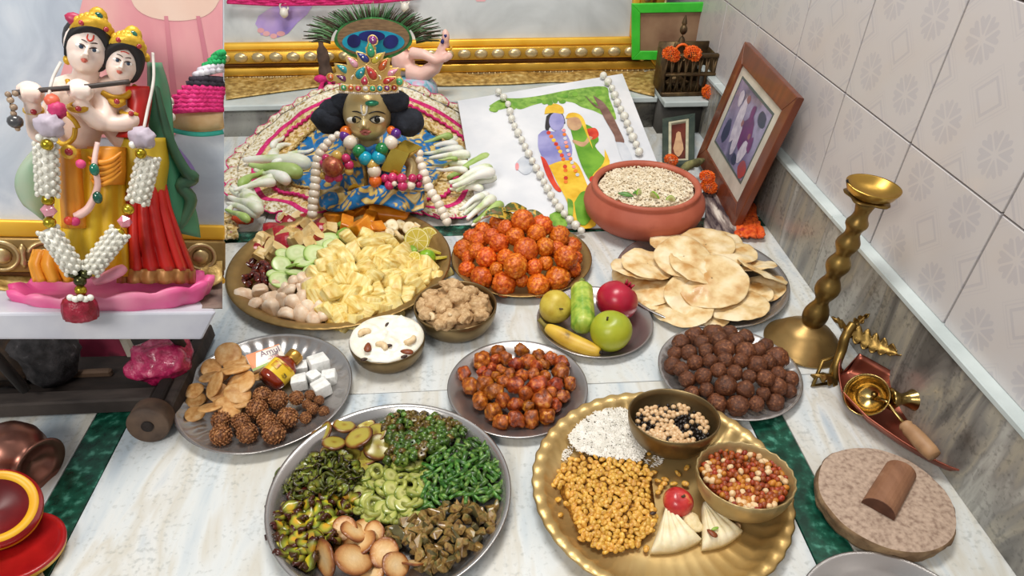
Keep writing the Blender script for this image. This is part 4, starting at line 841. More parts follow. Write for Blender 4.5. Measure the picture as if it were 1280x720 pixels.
for i, (x, y, r) in enumerate(fg(L)):
    p = FD.hit(x, y, .003); put('apple_piece', apm[i % 5], p, (r_.choice((r_.uniform(1.6, 3.0), r_.uniform(-.9, 2.4), r_.uniform(-.8, .4))), r_.uniform(-.9, .9), r_.uniform(-3, 3)), lb[i], 'apple piece', 'cut apple pieces', r*mpp(p)*1.2)
DATE = mat('date', '#2f0c08', '#5f1a10', '#8a3420', scale=1.5, rough=.2, lo=.3, hi=.55, rnd=.2, coat=.3)
dtm = variants('date', 4, lambda i: blob((1.5, .75, .6), 3, .3, 1.8, i+3, .12, 4), DATE)
L = [(150, 365, 34), (200, 380, 34), (250, 365, 34), (235, 395, 32), (110, 430, 34), (160, 425, 34), (210, 430, 34), (245, 440, 32), (165, 460, 34), (215, 465, 30), (130, 450, 30), (180, 350, 30), (270, 385, 28), (190, 405, 32)]
flist('date', dtm, L, 'glossy dark red date,', 'date', 'dates on the fruit thali', .5, .75, 6, 3)
PAP = mat('papaya_chunk', '#c46a0e', '#e08a1c', '#eda53c', scale=1, rough=.35, lo=.3, hi=.55, c3at=.76, rnd=.08); PAPS = mat('papaya_skin', '#6d8a2a', '#9aa83a', scale=1, rough=.4)
def pap(i):
    r_ = random.Random(i+31); v, f = bevel(([tuple(q*(1+r_.uniform(-.18, .18)) for q in p) for p in box((0, 0, 0), (2.1, 1.5, 1.3))[0]], box((0, 0, 0), (1, 1, 1))[1]), .12, 2)
    return v, f, [1 if sum(v[k][2] for k in q)/len(q) < -.55 and i % 2 else 0 for q in f]
ppm = variants('papaya_chunk', 4, pap, [PAP, PAPS], False)
L = [(615, 128, 52), (720, 98, 42), (690, 82, 34), (715, 182, 52), (770, 135, 36), (795, 182, 36), (745, 60, 30), (655, 160, 36), (660, 100, 34), (760, 90, 32)]
flist('papaya_chunk', ppm, L, 'orange papaya chunk,', 'papaya', 'papaya chunks', .6, 1.1, 9, 3, .010)
p = FD.hit(270+865/4, 240+110/4, .012); put('papaya_wedge', variants('papaya_wedge', 1, lambda i: bevel(box((0, 0, 0), (2, .95, .8)), .18, 3), PAP)[0], p, (.3, .1, -.12), 'long orange papaya wedge at the back of the fruit thali', 'papaya', None, 100/4*mpp(p))
GCH = mat('green_melon_chunk', '#5f8a24', '#8fb044', scale=1, rough=.4); gch = variants('green_chunk', 2, lambda i: blob((1.2, .8, .7), 2, .3, 1.5, i), GCH)
for i, (x, y, r) in enumerate(((642, 165, 32), (640, 208, 42), (985, 288, 26))): p = FD.hit(270+x/4, 240+y/4, .008); put('green_chunk', gch[i % 2], p, (0, 0, i), ['green fruit piece under the orange papaya chunks', 'larger green fruit piece between papaya and cucumber', 'small green peel piece beside the lemon slices'][i], 'fruit piece', None, r/4*mpp(p))
BAN = mat('banana_slice', '#e0c894', '#efe0bc', scale=1, rough=.45, radial=1, ramp=[(0, '#c4a468'), (.2, '#e3cf9e'), (.7, '#efe2bf'), (1, '#dcc08a')], rnd=.05)
bam = variants('banana_slice', 3, lambda i: slice_disc(i, .28, .06, 20), BAN)
L = [(880, 170, 38), (840, 210, 32), (966, 182, 38), (1020, 168, 36), (916, 218, 36), (832, 178, 30), (925, 165, 32), (870, 205, 30), (1000, 195, 30), (860, 185, 30)]
flist('banana_slice', bam, L, 'pale banana slice,', 'banana slice', 'banana slices', .5, .95, 10, 3, .006, .5)
LEM = bpy.data.materials.new('lemon_flesh'); LEM.use_nodes = True
def lemon_mat(m):
    nt = m.node_tree; N, K = nt.nodes, nt.links; bs = N['Principled BSDF']; bs.inputs['Roughness'].default_value = .3
    tc = N.new('ShaderNodeTexCoord'); sx = N.new('ShaderNodeSeparateXYZ'); K.new(tc.outputs['Object'], sx.inputs[0])
    def M_(op, a, b=None):
        n = N.new('ShaderNodeMath'); n.operation = op
        for i, q in enumerate((a, b)):
            if q is None: continue
            if isinstance(q, (int, float)): n.inputs[i].default_value = q
            else: K.new(q, n.inputs[i])
        return n.outputs[0]
    an = M_('ARCTAN2', sx.outputs[1], sx.outputs[0]); sp = M_('ABSOLUTE', M_('SINE', M_('MULTIPLY', an, 4.5))); rr = M_('SQRT', M_('ADD', M_('POWER', sx.outputs[0], 2), M_('POWER', sx.outputs[1], 2)))
    ms = M_('MINIMUM', M_('MULTIPLY', sp, M_('MULTIPLY', rr, 6)), M_('MULTIPLY', M_('SUBTRACT', .9, rr), 12)); cr = N.new('ShaderNodeValToRGB'); K.new(ms, cr.inputs[0])
    e = cr.color_ramp.elements; e[0].position, e[0].color = .2, lin('#efe6b4'); e[1].position, e[1].color = .7, lin('#cbb648'); K.new(cr.outputs[0], bs.inputs['Base Color'])
lemon_mat(LEM); RIND = mat('lemon_rind', '#b4a92c', '#cfc04a', scale=2, rough=.4)
def lem(arc):
    n = 26; v = [(0, 0, -.12), (0, 0, .12)]; f = []; m_ = []
    for k in range(n+1):
        a = arc*k/n; c_, s_ = math.cos(a), math.sin(a); v += [(.93*c_, .93*s_, -.12), (.93*c_, .93*s_, .12), (c_, s_, -.1), (c_, s_, .1)]
    for k in range(n):
        i, j = 2+4*k, 6+4*k
        f += [(1, i+1, j+1), (0, j, i), (i+1, i+3, j+3, j+1), (i+3, i+2, j+2, j+3), (i+2, i, j, j+2)]; m_ += [0, 0, 1, 1, 1]
    if arc < 6: f += [(0, 2, 3, 1), (1, 3+4*n, 2+4*n, 0)]; m_ += [0, 0]
    return v, f, m_
lm1 = MB().add(lem(2*math.pi)).mesh('lemon_slice', [LEM, RIND], False); lm2 = MB().add(lem(math.pi)).mesh('lemon_half_slice', [LEM, RIND], False)
for me_, x, y, r, ro, l_ in ((lm1, 1003, 240, 62, (1.1, .2, .1), 'whole lemon slice standing beside the banana slices'), (lm1, 1062, 225, 50, (.9, .5, .2), 'lemon slice leaning at the right behind the first one'), (lm2, 1095, 295, 54, (.5, .2, 2.2), 'half lemon slice at the right edge of the fruit thali'), (lm1, 992, 332, 36, (.7, -.5, 0), 'small lemon slice left of the green lime'), (lm2, 1120, 325, 45, (.3, .3, 2.6), 'lower half lemon slice at the right edge of the fruit thali')):
    p = FD.hit(270+x/4, 240+y/4, .012); put('lemon_slice', me_, p, ro, l_, 'lemon slice', 'lemon slices on the fruit thali', r/4*mpp(p))
p = FD.hit(270+1055/4, 240+328/4, .012); put('cut_lime', variants('cut_lime', 1, lambda i: blob((1, .9, .95), 3, .05, 2, 1), mat('lime_skin', '#6a9a16', '#8fb82c', scale=2, rough=.3))[0], p, (0, 0, 0), 'bright green lime beside the lemon slices on the fruit thali', 'lime', None, 44/4*mpp(p))
# ================================================================ CLAY POT
PC = (.4086, 1.388)
pt_ = thing('clay_pot', (PC[0], PC[1], 0), 'wide terracotta pot of cooked rice behind the puris', 'pot')
one('vessel', lathe([(.0005, .004), (.06, .004), (.11, .03), (.126, .06), (.122, .085), (.112, .094), (.113, .1), (.119, .104), (.1245, .103), (.127, .098), (.125, .092), (.128, .088), (.14, .07), (.1425, .055), (.137, .036), (.12, .018), (.095, .005), (.08, 0), (.0005, 0)], 72), TERRA, pt_)
RD = Dome(PC, .118, .089, .022, 2.2)
poly = [(640+t_[0], t_[1]) for t_ in [(110, 233), (115, 218), (135, 210), (170, 205), (205, 210), (225, 222), (230, 238), (218, 252), (185, 262), (150, 262), (122, 252)]]
cook = mat('cooked_rice', '#d2bf9c', '#e6d8bd', '#f0e8d6', scale=60, rough=.55, lo=.3, hi=.52, c3at=.72, bump=.6, bscale=300)
bedv = lathe([(.0005, .103)]+[(r, .086+.022*(1-(r/.118)**2.2)-.001) for r in (.03, .06, .09, .11)]+[(.114, .08)], 40)
grains([(PC_) for PC_ in [(748, 232), (760, 214), (790, 204), (830, 204), (858, 214), (869, 230), (862, 246), (836, 257), (790, 259), (758, 248)]], 2000, RD, .0052, .0017, 'cooked_rice', 'heap of cooked rice with bits of nut in the clay pot', 'rice', ([Vector(p)+Vector((PC[0], PC[1], 0)) for p in bedv[0]], bedv[1]), cook, 9, .5)
LEAF = mat('curry_leaf', '#3f6b2a', '#5f8f3c', scale=1, rough=.4)
lf = variants('curry_leaf', 1, lambda i: grid(lambda u, v: ((u-.5)*2, (v-.5)*.8*math.sin(math.pi*(.03+.94*u))**.8, .25*abs(v-.5)+.1*math.sin(u*3)), 9, 5, .04), LEAF)[0]
for i, (x, y, a, s_) in enumerate(((782, 244, -.3, .017), (796, 241, .5, .012))): put('curry_leaf', lf, RD.hit(x, y, .006), (.3, .1, a), ['larger dark green curry leaf on the cooked rice', 'smaller green leaf lying on the cooked rice'][i], 'leaf', None, s_)
LIMW = variants('lime_wedge', 1, lambda i: lem(math.pi), [mat('lime_flesh', '#c6cf7a', '#dbe0a0', scale=2, rough=.3), mat('lime_skin')])[0]
for i, (x, y, a) in enumerate(((819, 247, 1.9), (799, 243, .9), (838, 251, .2))): put('lime_wedge', LIMW, RD.hit(x, y, .007), (1.2, .3, a), ['lime wedge standing in the cooked rice', 'lime wedge beside the curry leaves', 'pale lime wedge at the right of the rice'][i], 'lime', None, (.016, .013, .012)[i])
for i, (x, y, a) in enumerate(((765, 250, .5), (774, 253, .1))): put('almond', am, RD.hit(x, y, .004), (.2, .1, a), ['almond at the left of the cooked rice', 'almond at the front of the cooked rice'][i], 'nut', None, .011)
# ================================================================ RIGHT SIDE
def zfor(x, y, py):                                    # height on the vertical through (x,y) that shows at image row py
    lo_, hi_ = 0, .7
    for _ in range(40):
        m = (lo_+hi_)/2; d = Vector((x, y, m))-EYE
        if Y0-FPX*d.dot(upv)/d.dot(fwd) > py: lo_ = m
        else: hi_ = m
    return lo_
LB = (.6156, .9159)
lamp = thing('oil_lamp', (LB[0], LB[1], 0), 'tall turned brass oil lamp standing by the tiled wall', 'lamp', rot=(0, R(3.6), 0))
def cy(c): return 190+c/2.183
rb0 = .0732
one('foot', lathe([(.0005, .001), (rb0*.9, .0), (rb0, .002), (rb0*.99, .005), (rb0*.9, .010), (rb0*.88, .0125), (rb0*.78, .019), (rb0*.76, .022), (rb0*.62, .030), (rb0*.6, .033), (rb0*.44, .04), (rb0*.3, .046), (rb0*.25, .05), (.0005, .05)], 64), BRASSDK, lamp)
OILB = mat('lamp_brass', '#967a42', '#7f6436', '#65502c', scale=24, rough=.38, metal=.9, detail=6, bump=.08, bscale=120, c3at=.75)
zs = [zfor(LB[0], LB[1], cy(c)) for c in (445, 372, 308, 250, 195)]; ztop = zfor(LB[0], LB[1], cy(128)); pr = [(.0005, .045), (.018, .045), (.017, .052)]
prev = .052
for i, z in enumerate(zs):
    r = (.0225, .0215, .0205, .0195, .018)[i]; g = (zs[i+1]-z)/2 if i < 4 else .014
    pr += [(.0125, z-g*.95), (r*.8, z-g*.6), (r*.97, z-g*.25), (r, z), (r*.97, z+g*.25), (r*.8, z+g*.6), (.0125, z+g*.95)]
pr += [(.0115, zs[-1]+.02), (.014, ztop-.015), (.017, ztop-.004), (.0005, ztop)]
one('stem', lathe(pr, 32), OILB, lamp)
zt = ztop
one('flange', lathe([(.0005, zt-.004), (.02, zt-.004), (.034, zt+.001), (.036, zt+.004), (.02, zt+.003), (.0005, zt+.003)], 40, lambda r, z, a, i: (r*(1+.12*math.cos(5*a)*(r > .03)), z)), OILB, lamp)
def spout(r, z, a, i): k = math.exp(-((a-math.pi*1.0)/.22)**2); return r*(1+.10*k*(r > .03)), z+.004*k*(r > .03)
one('oil_cup', lathe([(.0005, zt+.005), (.02, zt+.006), (.034, zt+.014), (.0405, zt+.022), (.042, zt+.0235), (.0415, zt+.021), (.036, zt+.010), (.022, zt+.002), (.0005, zt+.001)], 56, spout), mat('bright_brass', '#c9a24e', '#a8843e', scale=18, rough=.32, metal=.9, detail=5), lamp)
one('wick', tube([(-.042, 0, zt+.024), (-.046, .001, zt+.028), (-.047, .002, zt+.031)], .0018, 6), mat('burnt_wick', '#15100c', rough=.9), lamp)
# brass twig stand with serrated leaves
q0 = P(1040, 470); tw = thing('leaf_stand', q0, 'brass twig stand with serrated leaves between the oil lamp and copper tray', 'ornament')
def rel(px, py, z): return P(px, py, z)-q0
one('stem', tube(spline([rel(1042, 474, .0), rel(1046, 455, .03), rel(1052, 438, .05), rel(1057, 420, .075), rel(1066, 405, .09)], 5), [.010]*5+[.008]*5+[.0085]*5+[.008]*6, 8), OILB, tw)
one('foot', tube([rel(1051, 443, .03), rel(1028, 452, .035), rel(1016, 482, .003), rel(1040, 478, .003), rel(1052, 462, .01)], .0042, 6), OILB, tw)
def leaf(base, tip, wv, n=7, name='leaf', curl=.012):
    b_, t_ = Vector(base), Vector(tip); d = t_-b_; wv = Vector(wv); up_ = d.cross(wv).normalized()
    def fn(u, v):
        s = abs(v-.5)*2; w_ = math.sin(math.pi*(.06+.9*u)**.8)*(1-.62*(1-abs(math.sin(u*math.pi*n))**.7)*s*s)
        return b_+d*(u-.10*s*(1-u))+wv*((v-.5)*2*w_)+up_*(curl*math.sin(u*2.6)-.006*s*s+.0015*math.cos(u*math.pi*n*2)*s)
    return one(name, grid(fn, 43, 9, .0018), OILB, tw)
leaf(rel(1062, 415, .08), rel(1132, 443, .085), (rel(1098, 432, .085)-rel(1106, 405, .105))*.5)
leaf(rel(1064, 408, .085), rel(1088, 392, .105), (rel(1080, 405, .09)-rel(1074, 394, .10))*.55, 4)
leaf(rel(1060, 412, .08), rel(1038, 396, .10), (rel(1050, 408, .085)-rel(1048, 396, .1))*.7, 4)
leaf(rel(1046, 478, .004), rel(1012, 470, .012), (rel(1030, 480, .006)-rel(1030, 466, .012))*.55, 4)
# copper boat-shaped tray
def boat():
    ax = [P(1050, 474), P(1075, 497), P(1108, 524), P(1145, 552), P(1185, 577), P(1212, 588), P(1238, 592)]
    hw = [.016, .054, .059, .052, .043, .034, .034]; hh = [.04, .036, .033, .031, .028, .024, .016]; fl = [.014, .003, .002, .002, .003, .007, .012]
    a_ = spline(ax, 6); n = len(a_); X = np.linspace(0, 6, n); q = thing('copper_tray', ax[2], 'boat-shaped old copper tray against the skirting holding brass bells', 'tray')
    def fn(u, v):
        i = min(n-1, int(round(u*(n-1)))); t = (a_[min(n-1, i+1)]-a_[max(0, i-1)]).normalized(); s = Vector((t.y, -t.x, 0)); x = X[i]
        w_, h_, f_ = np.interp(x, range(7), hw), np.interp(x, range(7), hh), np.interp(x, range(7), fl); k = (v-.5)*2
        lip = .005*max(0, abs(k)-.85)/.15*(1 if k > 0 else -1)
        return a_[i]+s*(w_*math.sin(k*math.pi/2*.95)+lip)+Vector((0, 0, f_+h_*abs(k)**2.6))-ax[2]+Vector((0, 0, .0005))
    one('dish', grid(fn, n, 21, .0018), COPPER, q)
    one('end_wall', grid(lambda u, v: (lambda c: Vector((c.x, c.y, c.z)))(fn(0, v)*(1-u)+(fn(0, .5)+Vector((0, 0, .001)))*u), 4, 21, .0015), COPPER, q)
boat()
BELL = mat('polished_brass', '#b39a62', '#957a46', scale=12, rough=.22, metal=1, detail=4)
def cup(name, c, axis, prof, label, m, cat='bell'):
    t = thing(name, c, label, cat); M = Vector(axis).to_track_quat('Z', 'Y').to_matrix().to_4x4()
    MB().add(lathe(prof, 44), 0, M).build('cup', m, t); return t, M
cb = P(1085, 495, .042); axb = (EYE-cb).normalized()+Vector((-.25, .1, .15))
r = .034
t1, M1 = cup('brass_bell', cb, axb, [(.0005, -.03), (r*.35, -.03), (r*.6, -.026), (r*.8, -.014), (r*.88, 0), (r*1.0, .014), (r*1.03, .015), (r*.97, .0145), (r*.85, 0), (r*.75, -.013), (r*.5, -.023), (.0005, -.025)], 'open mouthed brass bell with turned wooden handle lying in the copper tray', BELL)
one('clapper', tube([M1 @ Vector((0, 0, -.024)), M1 @ Vector((.004, .004, -.008)), M1 @ Vector((.007, .008, .004))], [.0022, .0022, .0055], 8), BELL, t1)
h0, h1, h2 = P(1108, 502, .045)-cb, P(1130, 530, .043)-cb, P(1168, 570, .042)-cb
one('shank', tube([h0*.6, h0, h1], .0028, 8), BELL, t1)
dd = (h2-h1); Mh = Matrix.Translation(h1) @ dd.to_track_quat('Z', 'Y').to_matrix().to_4x4(); ln = dd.length
MB().add(lathe([(.0005, 0), (.0085, 0), (.011, .004), (.0095, .008), (.0115, .012), (.0125, ln*.5), (.012, ln*.85), (.010, ln), (.0005, ln)], 24), 0, Mh).build('handle', mat('turned_wood', '#9a7350', '#b58d66', '#7d5a3c', scale=30, rough=.55, stretch=(1, 1, .2), c3at=.78), t1)
c2 = P(1130, 499, .042); ax2 = (P(1147, 500, .042)-P(1112, 499, .042))
cup('brass_cup', c2, ax2, [(.0005, -.024), (.018, -.024), (.019, -.021), (.012, -.010), (.0095, -.004), (.013, .006), (.0205, .018), (.0225, .025), (.0212, .025), (.018, .017), (.010, .005), (.0005, .002)], 'small waisted brass cup lying on its side behind the bell', BELL, 'cup')
# stone slab with a piece of sandalwood
sc_ = (.5745, .5444); RS = .092; STONE = mat('grinding_stone', '#8a7262', '#a8917f', '#b8a08d', scale=160, rough=.9, detail=8, lo=.32, hi=.48, c3at=.66, bump=.5, bscale=220)
STEDGE = mat('stone_edge', '#6b5036', '#8a6f52', '#a58a66', scale=40, rough=.95, detail=8, bump=.9, bscale=120, lo=.3, hi=.55, c3at=.75)
sd = thing('grinding_stone', (sc_[0], sc_[1], 0), 'round rough sandstone grinding slab on the floor at the right', 'stone')
def srim(r, z, a, i):
    k = 1+.03*noise.noise(Vector((math.cos(a)*1.6, math.sin(a)*1.6, 1)))+(.035*noise.noise(Vector((math.cos(a)*6, math.sin(a)*6, z*60))) if 2 <= i <= 6 else 0)
    return r*k, z+(.0012*noise.noise(Vector((r*math.cos(a)*60, r*math.sin(a)*60, 2))) if r > .01 else 0)
one('top_face', lathe([(.0005, .03), (RS*.5, .030), (RS*.9, .0302), (RS*.985, .0285)], 90, lambda r, z, a, i: srim(r, z, a, 0)), STONE, sd)
one('broken_edge', lathe([(RS*.985, .0285), (RS*1.0, .0265), (RS*1.01, .021), (RS*.98, .015), (RS*1.0, .010), (RS*.97, .004), (RS*.9, 0), (.0005, 0)], 90, lambda r, z, a, i: srim(r, z, a, 0) if i == 0 else srim(r, z, a, i+1)), STEDGE, sd)
a, b = P(960+352/2.572, 440+512/2.572, .031), P(960+428/2.572, 440+385/2.572, .031); dr = (b-a); s_ = Vector((dr.y, -dr.x, 0)).normalized(); hw = 52/2.572*mpp(a)
sw = thing('sandalwood_piece', a, 'half-round brown sandalwood piece lying on the grinding stone', 'wood')
sec = [(math.cos(t_)*hw, math.sin(t_)*hw*.92) for t_ in np.linspace(0, math.pi, 13)]
v = [s_*x+Vector((0, 0, z)) for x, z in sec]+[dr+s_*x*(.98 if x < 0 else .9)+Vector((0, 0, z*.95)) for x, z in sec]; n = len(sec)
WOODB = mat('sandalwood', '#7d543a', '#8f6448', '#a07a5e', scale=16, rough=.6, stretch=(4, 1, 2), detail=6, c3at=.75, bump=.2, bscale=90)
bb = MB().add((v, [(i, i+1, i+1+n, i+n) for i in range(n-1)]+[(n-1, 0, n, 2*n-1)]+[tuple(range(n, 2*n))])); bb.build('log', WOODB, sw, False)
one('cut_end', ([p-dr*.004 for p in v[:n]]+[p+dr*.01 for p in v[:n]], [tuple(range(n))[::-1], tuple(range(n, 2*n))]+[(i, (i+1) % n, n+(i+1) % n, n+i) for i in range(n)]), mat('sandalwood_end', '#4a2a1a', '#5d3826', scale=60, rough=.7), sw, False)
# steel plate at the bottom edge of the picture
c = P(1127, 802, .012); plate('steel_plate', steel_prof(.122, .016, .78), (c.x, c.y), 'steel plate cut by the bottom edge of the picture near the stone', STEEL, 72)
# ---------------------------------------------------------------- framed photograph leaning on the wall
A, C_, D_ = P(918, 285, .012), onX(998.5, 122, .68), onX(932, 52, .695); B_ = A+D_-C_
nx = (C_-A).cross(B_-A).normalized(); nx = -nx if nx.x > 0 else nx      # faces the viewer
pf = thing('photo_frame', A, 'large brown wooden photo frame leaning on the right wall', 'frame')
def fq(u, v, l=0): return A+(B_-A)*u+(C_-A)*v+nx*l       # u along the bottom edge, v up
def fpiece(name, us, l0, l1, m, par, bv=.002, thin=False):
    a_ = [fq(u, v, l0) for u, v in us]; b_ = [fq(u, v, l1) for u, v in us]
    vf = hexa(a_, b_); vf = bevel(vf, bv, 2) if bv else vf
    return one(name, vf, m, par, False, pf.location)
WOODF = mat('brown_frame_wood', '#5d2a16', '#74381d', '#844a2a', scale=9, rough=.35, stretch=(1, 5, 1), detail=6, c3at=.75, coat=.2)
bu, bv_ = .105, .14
o4 = [(0, 0), (1, 0), (1, 1), (0, 1)]; i4 = [(bu, bv_), (1-bu, bv_), (1-bu, 1-bv_), (bu, 1-bv_)]
for k in range(4): fpiece('rail', [o4[k], o4[(k+1) % 4], i4[(k+1) % 4], i4[k]], -.014, .003, WOODF, pf)
fpiece('backing', [(.02, .02), (.98, .02), (.98, .98), (.02, .98)], -.013, -.006, mat('brown_board', '#5a4632', rough=.9), pf, 0)
fpiece('mount', [(bu-.01, bv_-.01), (1-bu+.01, bv_-.01), (1-bu+.01, 1-bv_+.01), (bu-.01, 1-bv_+.01)], -.006, -.002, mat('cream_mount', '#b9b2a4', '#cfc8ba', scale=20, rough=.4, coat=.3), pf, 0)
def ringf(u0, v0, u1, v1, w_, l, m, name):
    o = [(u0, v0), (u1, v0), (u1, v1), (u0, v1)]; i_ = [(u0+w_, v0+w_*1.5), (u1-w_, v0+w_*1.5), (u1-w_, v1-w_*1.5), (u0+w_, v1-w_*1.5)]
    for k in range(4): fpiece(name, [o[k], o[(k+1) % 4], i_[(k+1) % 4], i_[k]], -.002, l, m, pf, 0)
ringf(.19, .25, .83, .80, .011, -.0008, mat('grey_fillet', '#4f5a58', rough=.5), 'fillet')
phm = mat('old_photo_print', '#5b5277', '#8c84a6', '#3f4660', scale=9, rough=.25, detail=6, lo=.35, hi=.55, c3at=.72, coat=.4)
photo = fpiece('photo_print', [(.20, .265), (.82, .265), (.82, .785), (.20, .785)], -.002, -.0012, phm, pf, 0)
pmt = [mat('photo_white', '#c9c2cf', '#a79fb4', scale=60, rough=.3), mat('photo_purple', '#6d2f6a', '#54305e', scale=40, rough=.3), mat('photo_red', '#a33a3a', '#8c4a55', scale=40, rough=.3), mat('photo_dark', '#2f3a52', '#3c3f5e', scale=40, rough=.3), mat('photo_skin', '#8a5d63', rough=.3)]
def blotch(u, v, ru, rv, mi, th=0, n=14, sd_=1):
    q = []
    for k in range(n):
        a_ = 2*math.pi*k/n; rr = 1+.25*noise.noise(Vector((math.cos(a_)*1.5, math.sin(a_)*1.5, sd_))); x, y = rr*ru*math.cos(a_), rr*rv*math.sin(a_)
        q.append(fq(u+x*math.cos(th)-y*math.sin(th), v+x*math.sin(th)+y*math.cos(th), -.0010+.00006*sd_))
    return q, [tuple(range(n))]
mbp = MB()
for i, (u, v, ru, rv, mi) in enumerate([(.72, .40, .06, .09, 3), (.3, .70, .07, .05, 3), (.42, .52, .10, .13, 1), (.6, .56, .055, .17, 0), (.585, .72, .03, .03, 4), (.52, .43, .045, .12, 0), (.53, .56, .022, .024, 4), (.36, .42, .05, .10, 0), (.36, .54, .022, .022, 4), (.30, .50, .03, .06, 1), (.26, .33, .07, .06, 2), (.45, .68, .03, .06, 1), (.70, .68, .04, .06, 0), (.43, .32, .05, .04, 3)]): mbp.add(blotch(u, v, ru, rv, mi, .2*math.sin(i*2), sd_=i), mi)
mbp.build('printed_figures', pmt, photo, False, pf.location)
# ---------------------------------------------------------------- marigolds
MARI = mat('marigold_orange', '#d9480a', '#f0701a', '#f59a3a', scale=3, rough=.5, lo=.3, hi=.55, c3at=.78, rnd=.06)
def marigold(i):
    r_ = random.Random(i+90); v = []; f = []; N_ = 190
    for k in range(N_):
        z = 1-1.75*(k+.5)/N_; a = k*2.39996; r = math.sqrt(max(0, 1-z*z)); n = Vector((r*math.cos(a), r*math.sin(a), z*.75)).normalized(); t = n.orthogonal().normalized(); t = Matrix.Rotation(r_.uniform(0, 6.3), 3, n) @ t; s = n.cross(t); o = len(v); c = Vector((r*math.cos(a), r*math.sin(a), z*.75))*r_.uniform(.86, 1)
        v += [c*.7, c+t*.13+n*.02, c+n*.10+s*.06, c-t*.13+n*.02, c-s*.08+n*.06]; f += [(o, o+1, o+2), (o, o+2, o+3), (o, o+3, o+4), (o, o+4, o+1), (o+1, o+4, o+3, o+2)]
    return v, f
mgv = variants('marigold', 3, marigold, MARI, False)
def mg(px, py, rpx, pos, label, i): put('marigold', mgv[i % 3], pos, (.3*i, .2, i), label, 'flower', None, rpx*mpp(pos))
mg(890, 117, 13, P(890, 124, ZS)+Vector((0, .01, .016)), 'single orange marigold on the front edge of the marble step', 0)
# striped woven cloth and the orange fringe under the frame
WOV = mat('striped_wool', '#3a2a30', '#8a7a74', '#d3c8bc', scale=55, rough=.9, detail=3, stretch=(1, .12, 1), lo=.38, hi=.52, c3at=.64, bump=.8, bscale=200)
def clothstrip(name, quad, amp, m, label, cat, t=.006, z=.004, seed=1, nu=24, nv=14):
    g = [Vector(q) for q in quad]
    def fn(u, v):
        p = g[0].lerp(g[1], u).lerp(g[3].lerp(g[2], u), v); e = noise.noise(Vector((u*9, v*9, seed)))
        return p+Vector((.006*noise.noise(Vector((u*6, v*6, seed+4))), .006*noise.noise(Vector((u*6, v*6, seed+8))), z+amp*(.5+.5*e)))
    return tag(one(name, grid(fn, nu, nv, t), m), label, cat)
clothstrip('woven_cloth', [P(880, 232), P(893, 232), P(928, 302), P(880, 300)], .012, WOV, 'dark and white striped woven cloth between clay pot and photo frame', 'cloth', seed=3)
ORF = mat('orange_petals', '#c9430c', '#e8641a', '#b33022', scale=60, rough=.7, lo=.35, hi=.55, c3at=.68, bump=1, bscale=160)
clothstrip('orange_cloth', [P(922, 262), P(940, 262), P(953, 303), P(918, 303)], .016, ORF, 'crumpled orange cloth end on the floor under the frame corner', 'cloth', seed=7, nu=30, nv=24)
GARL = mat('dried_garland', '#4d4a2a', '#7d7a4a', '#a89a6a', scale=40, rough=.8)
gq = [P(852, 214, .05), P(862, 206, .06), P(872, 203, .055), P(880, 200, .05)]
tag(one('dried_stalk', tube(spline(gq, 4), [.008, .01, .011, .012, .012, .011, .010, .012, .012, .01, .008, .006, .004], 7), GARL), 'dry olive flower stalk between the dark picture and the marigolds', 'flower')
for i, (x, y, r) in enumerate(((884, 221, 10), (886, 233, 11), (839, 200, 9))): mg(x, y, r, onY(x, y, (1.50, 1.49, 1.6)[i]), ['upper orange marigold behind the clay pot rim', 'lower orange marigold behind the clay pot rim', 'orange marigold in front of the small dark picture'][i], i)
# ---------------------------------------------------------------- small dark picture, basket, green frame
def frame_thing(name, quad, wb, dp, mo, mi_, label, names=('rail', 'inner_rail', 'picture'), mp_=None, cat='frame'):
    q = [Vector(p) for p in quad]; n = (q[1]-q[0]).cross(q[3]-q[0]).normalized()
    if n.dot(EYE-q[0]) < 0: n = -n
    t = thing(name, (q[2]+q[3])/2, label, cat)
    def at(u, v, l): return q[0].lerp(q[1], u).lerp(q[3].lerp(q[2], u), v)+n*l
    W_, H_ = (q[1]-q[0]).length, (q[3]-q[0]).length; u1, v1 = wb/W_, wb/H_
    def ring(u0, v0, uw, vw_, l0, l1, m, nm):
        o = [(u0, v0), (1-u0, v0), (1-u0, 1-v0), (u0, 1-v0)]; i_ = [(u0+uw, v0+vw_), (1-u0-uw, v0+vw_), (1-u0-uw, 1-v0-vw_), (u0+uw, 1-v0-vw_)]
        for k in range(4):
            us = [o[k], o[(k+1) % 4], i_[(k+1) % 4], i_[k]]
            one(nm, bevel(hexa([at(*x, l0) for x in us], [at(*x, l1) for x in us]), wb*.06, 1), m, t, False, t.location)
    ring(0, 0, u1, v1, -dp, 0, mo, names[0])
    if mi_: ring(u1, v1, u1*.5, v1*.5, -dp*.8, -dp*.15, mi_, names[1])
    one(names[2], hexa([at(*x, -dp) for x in ((.01, .01), (.99, .01), (.99, .99), (.01, .99))], [at(*x, -dp*.6) for x in ((.01, .01), (.99, .01), (.99, .99), (.01, .99))]), mp_, t, False, t.location)
    return t, at
yb_ = YS-.035; PX_ = YS-.1
bl, br_ = P(828, 206, 0.02), P(868, 205, 0.02)
tl, tr_ = onY(828, 148, YS-.012), onY(869, 141, YS-.012)
t, at = frame_thing('small_picture', [tl, tr_, br_, bl], .018, .014, mat('dark_green_frame', '#2c3a34', '#3f4a40', scale=30, rough=.5), mat('pale_fillet', '#a8a48c', '#c2bc9f', scale=40, rough=.5), 'small dark framed picture leaning on the front of the marble step', mp_=mat('brown_print', '#4a1c16', '#6b2f22', scale=20, rough=.4))
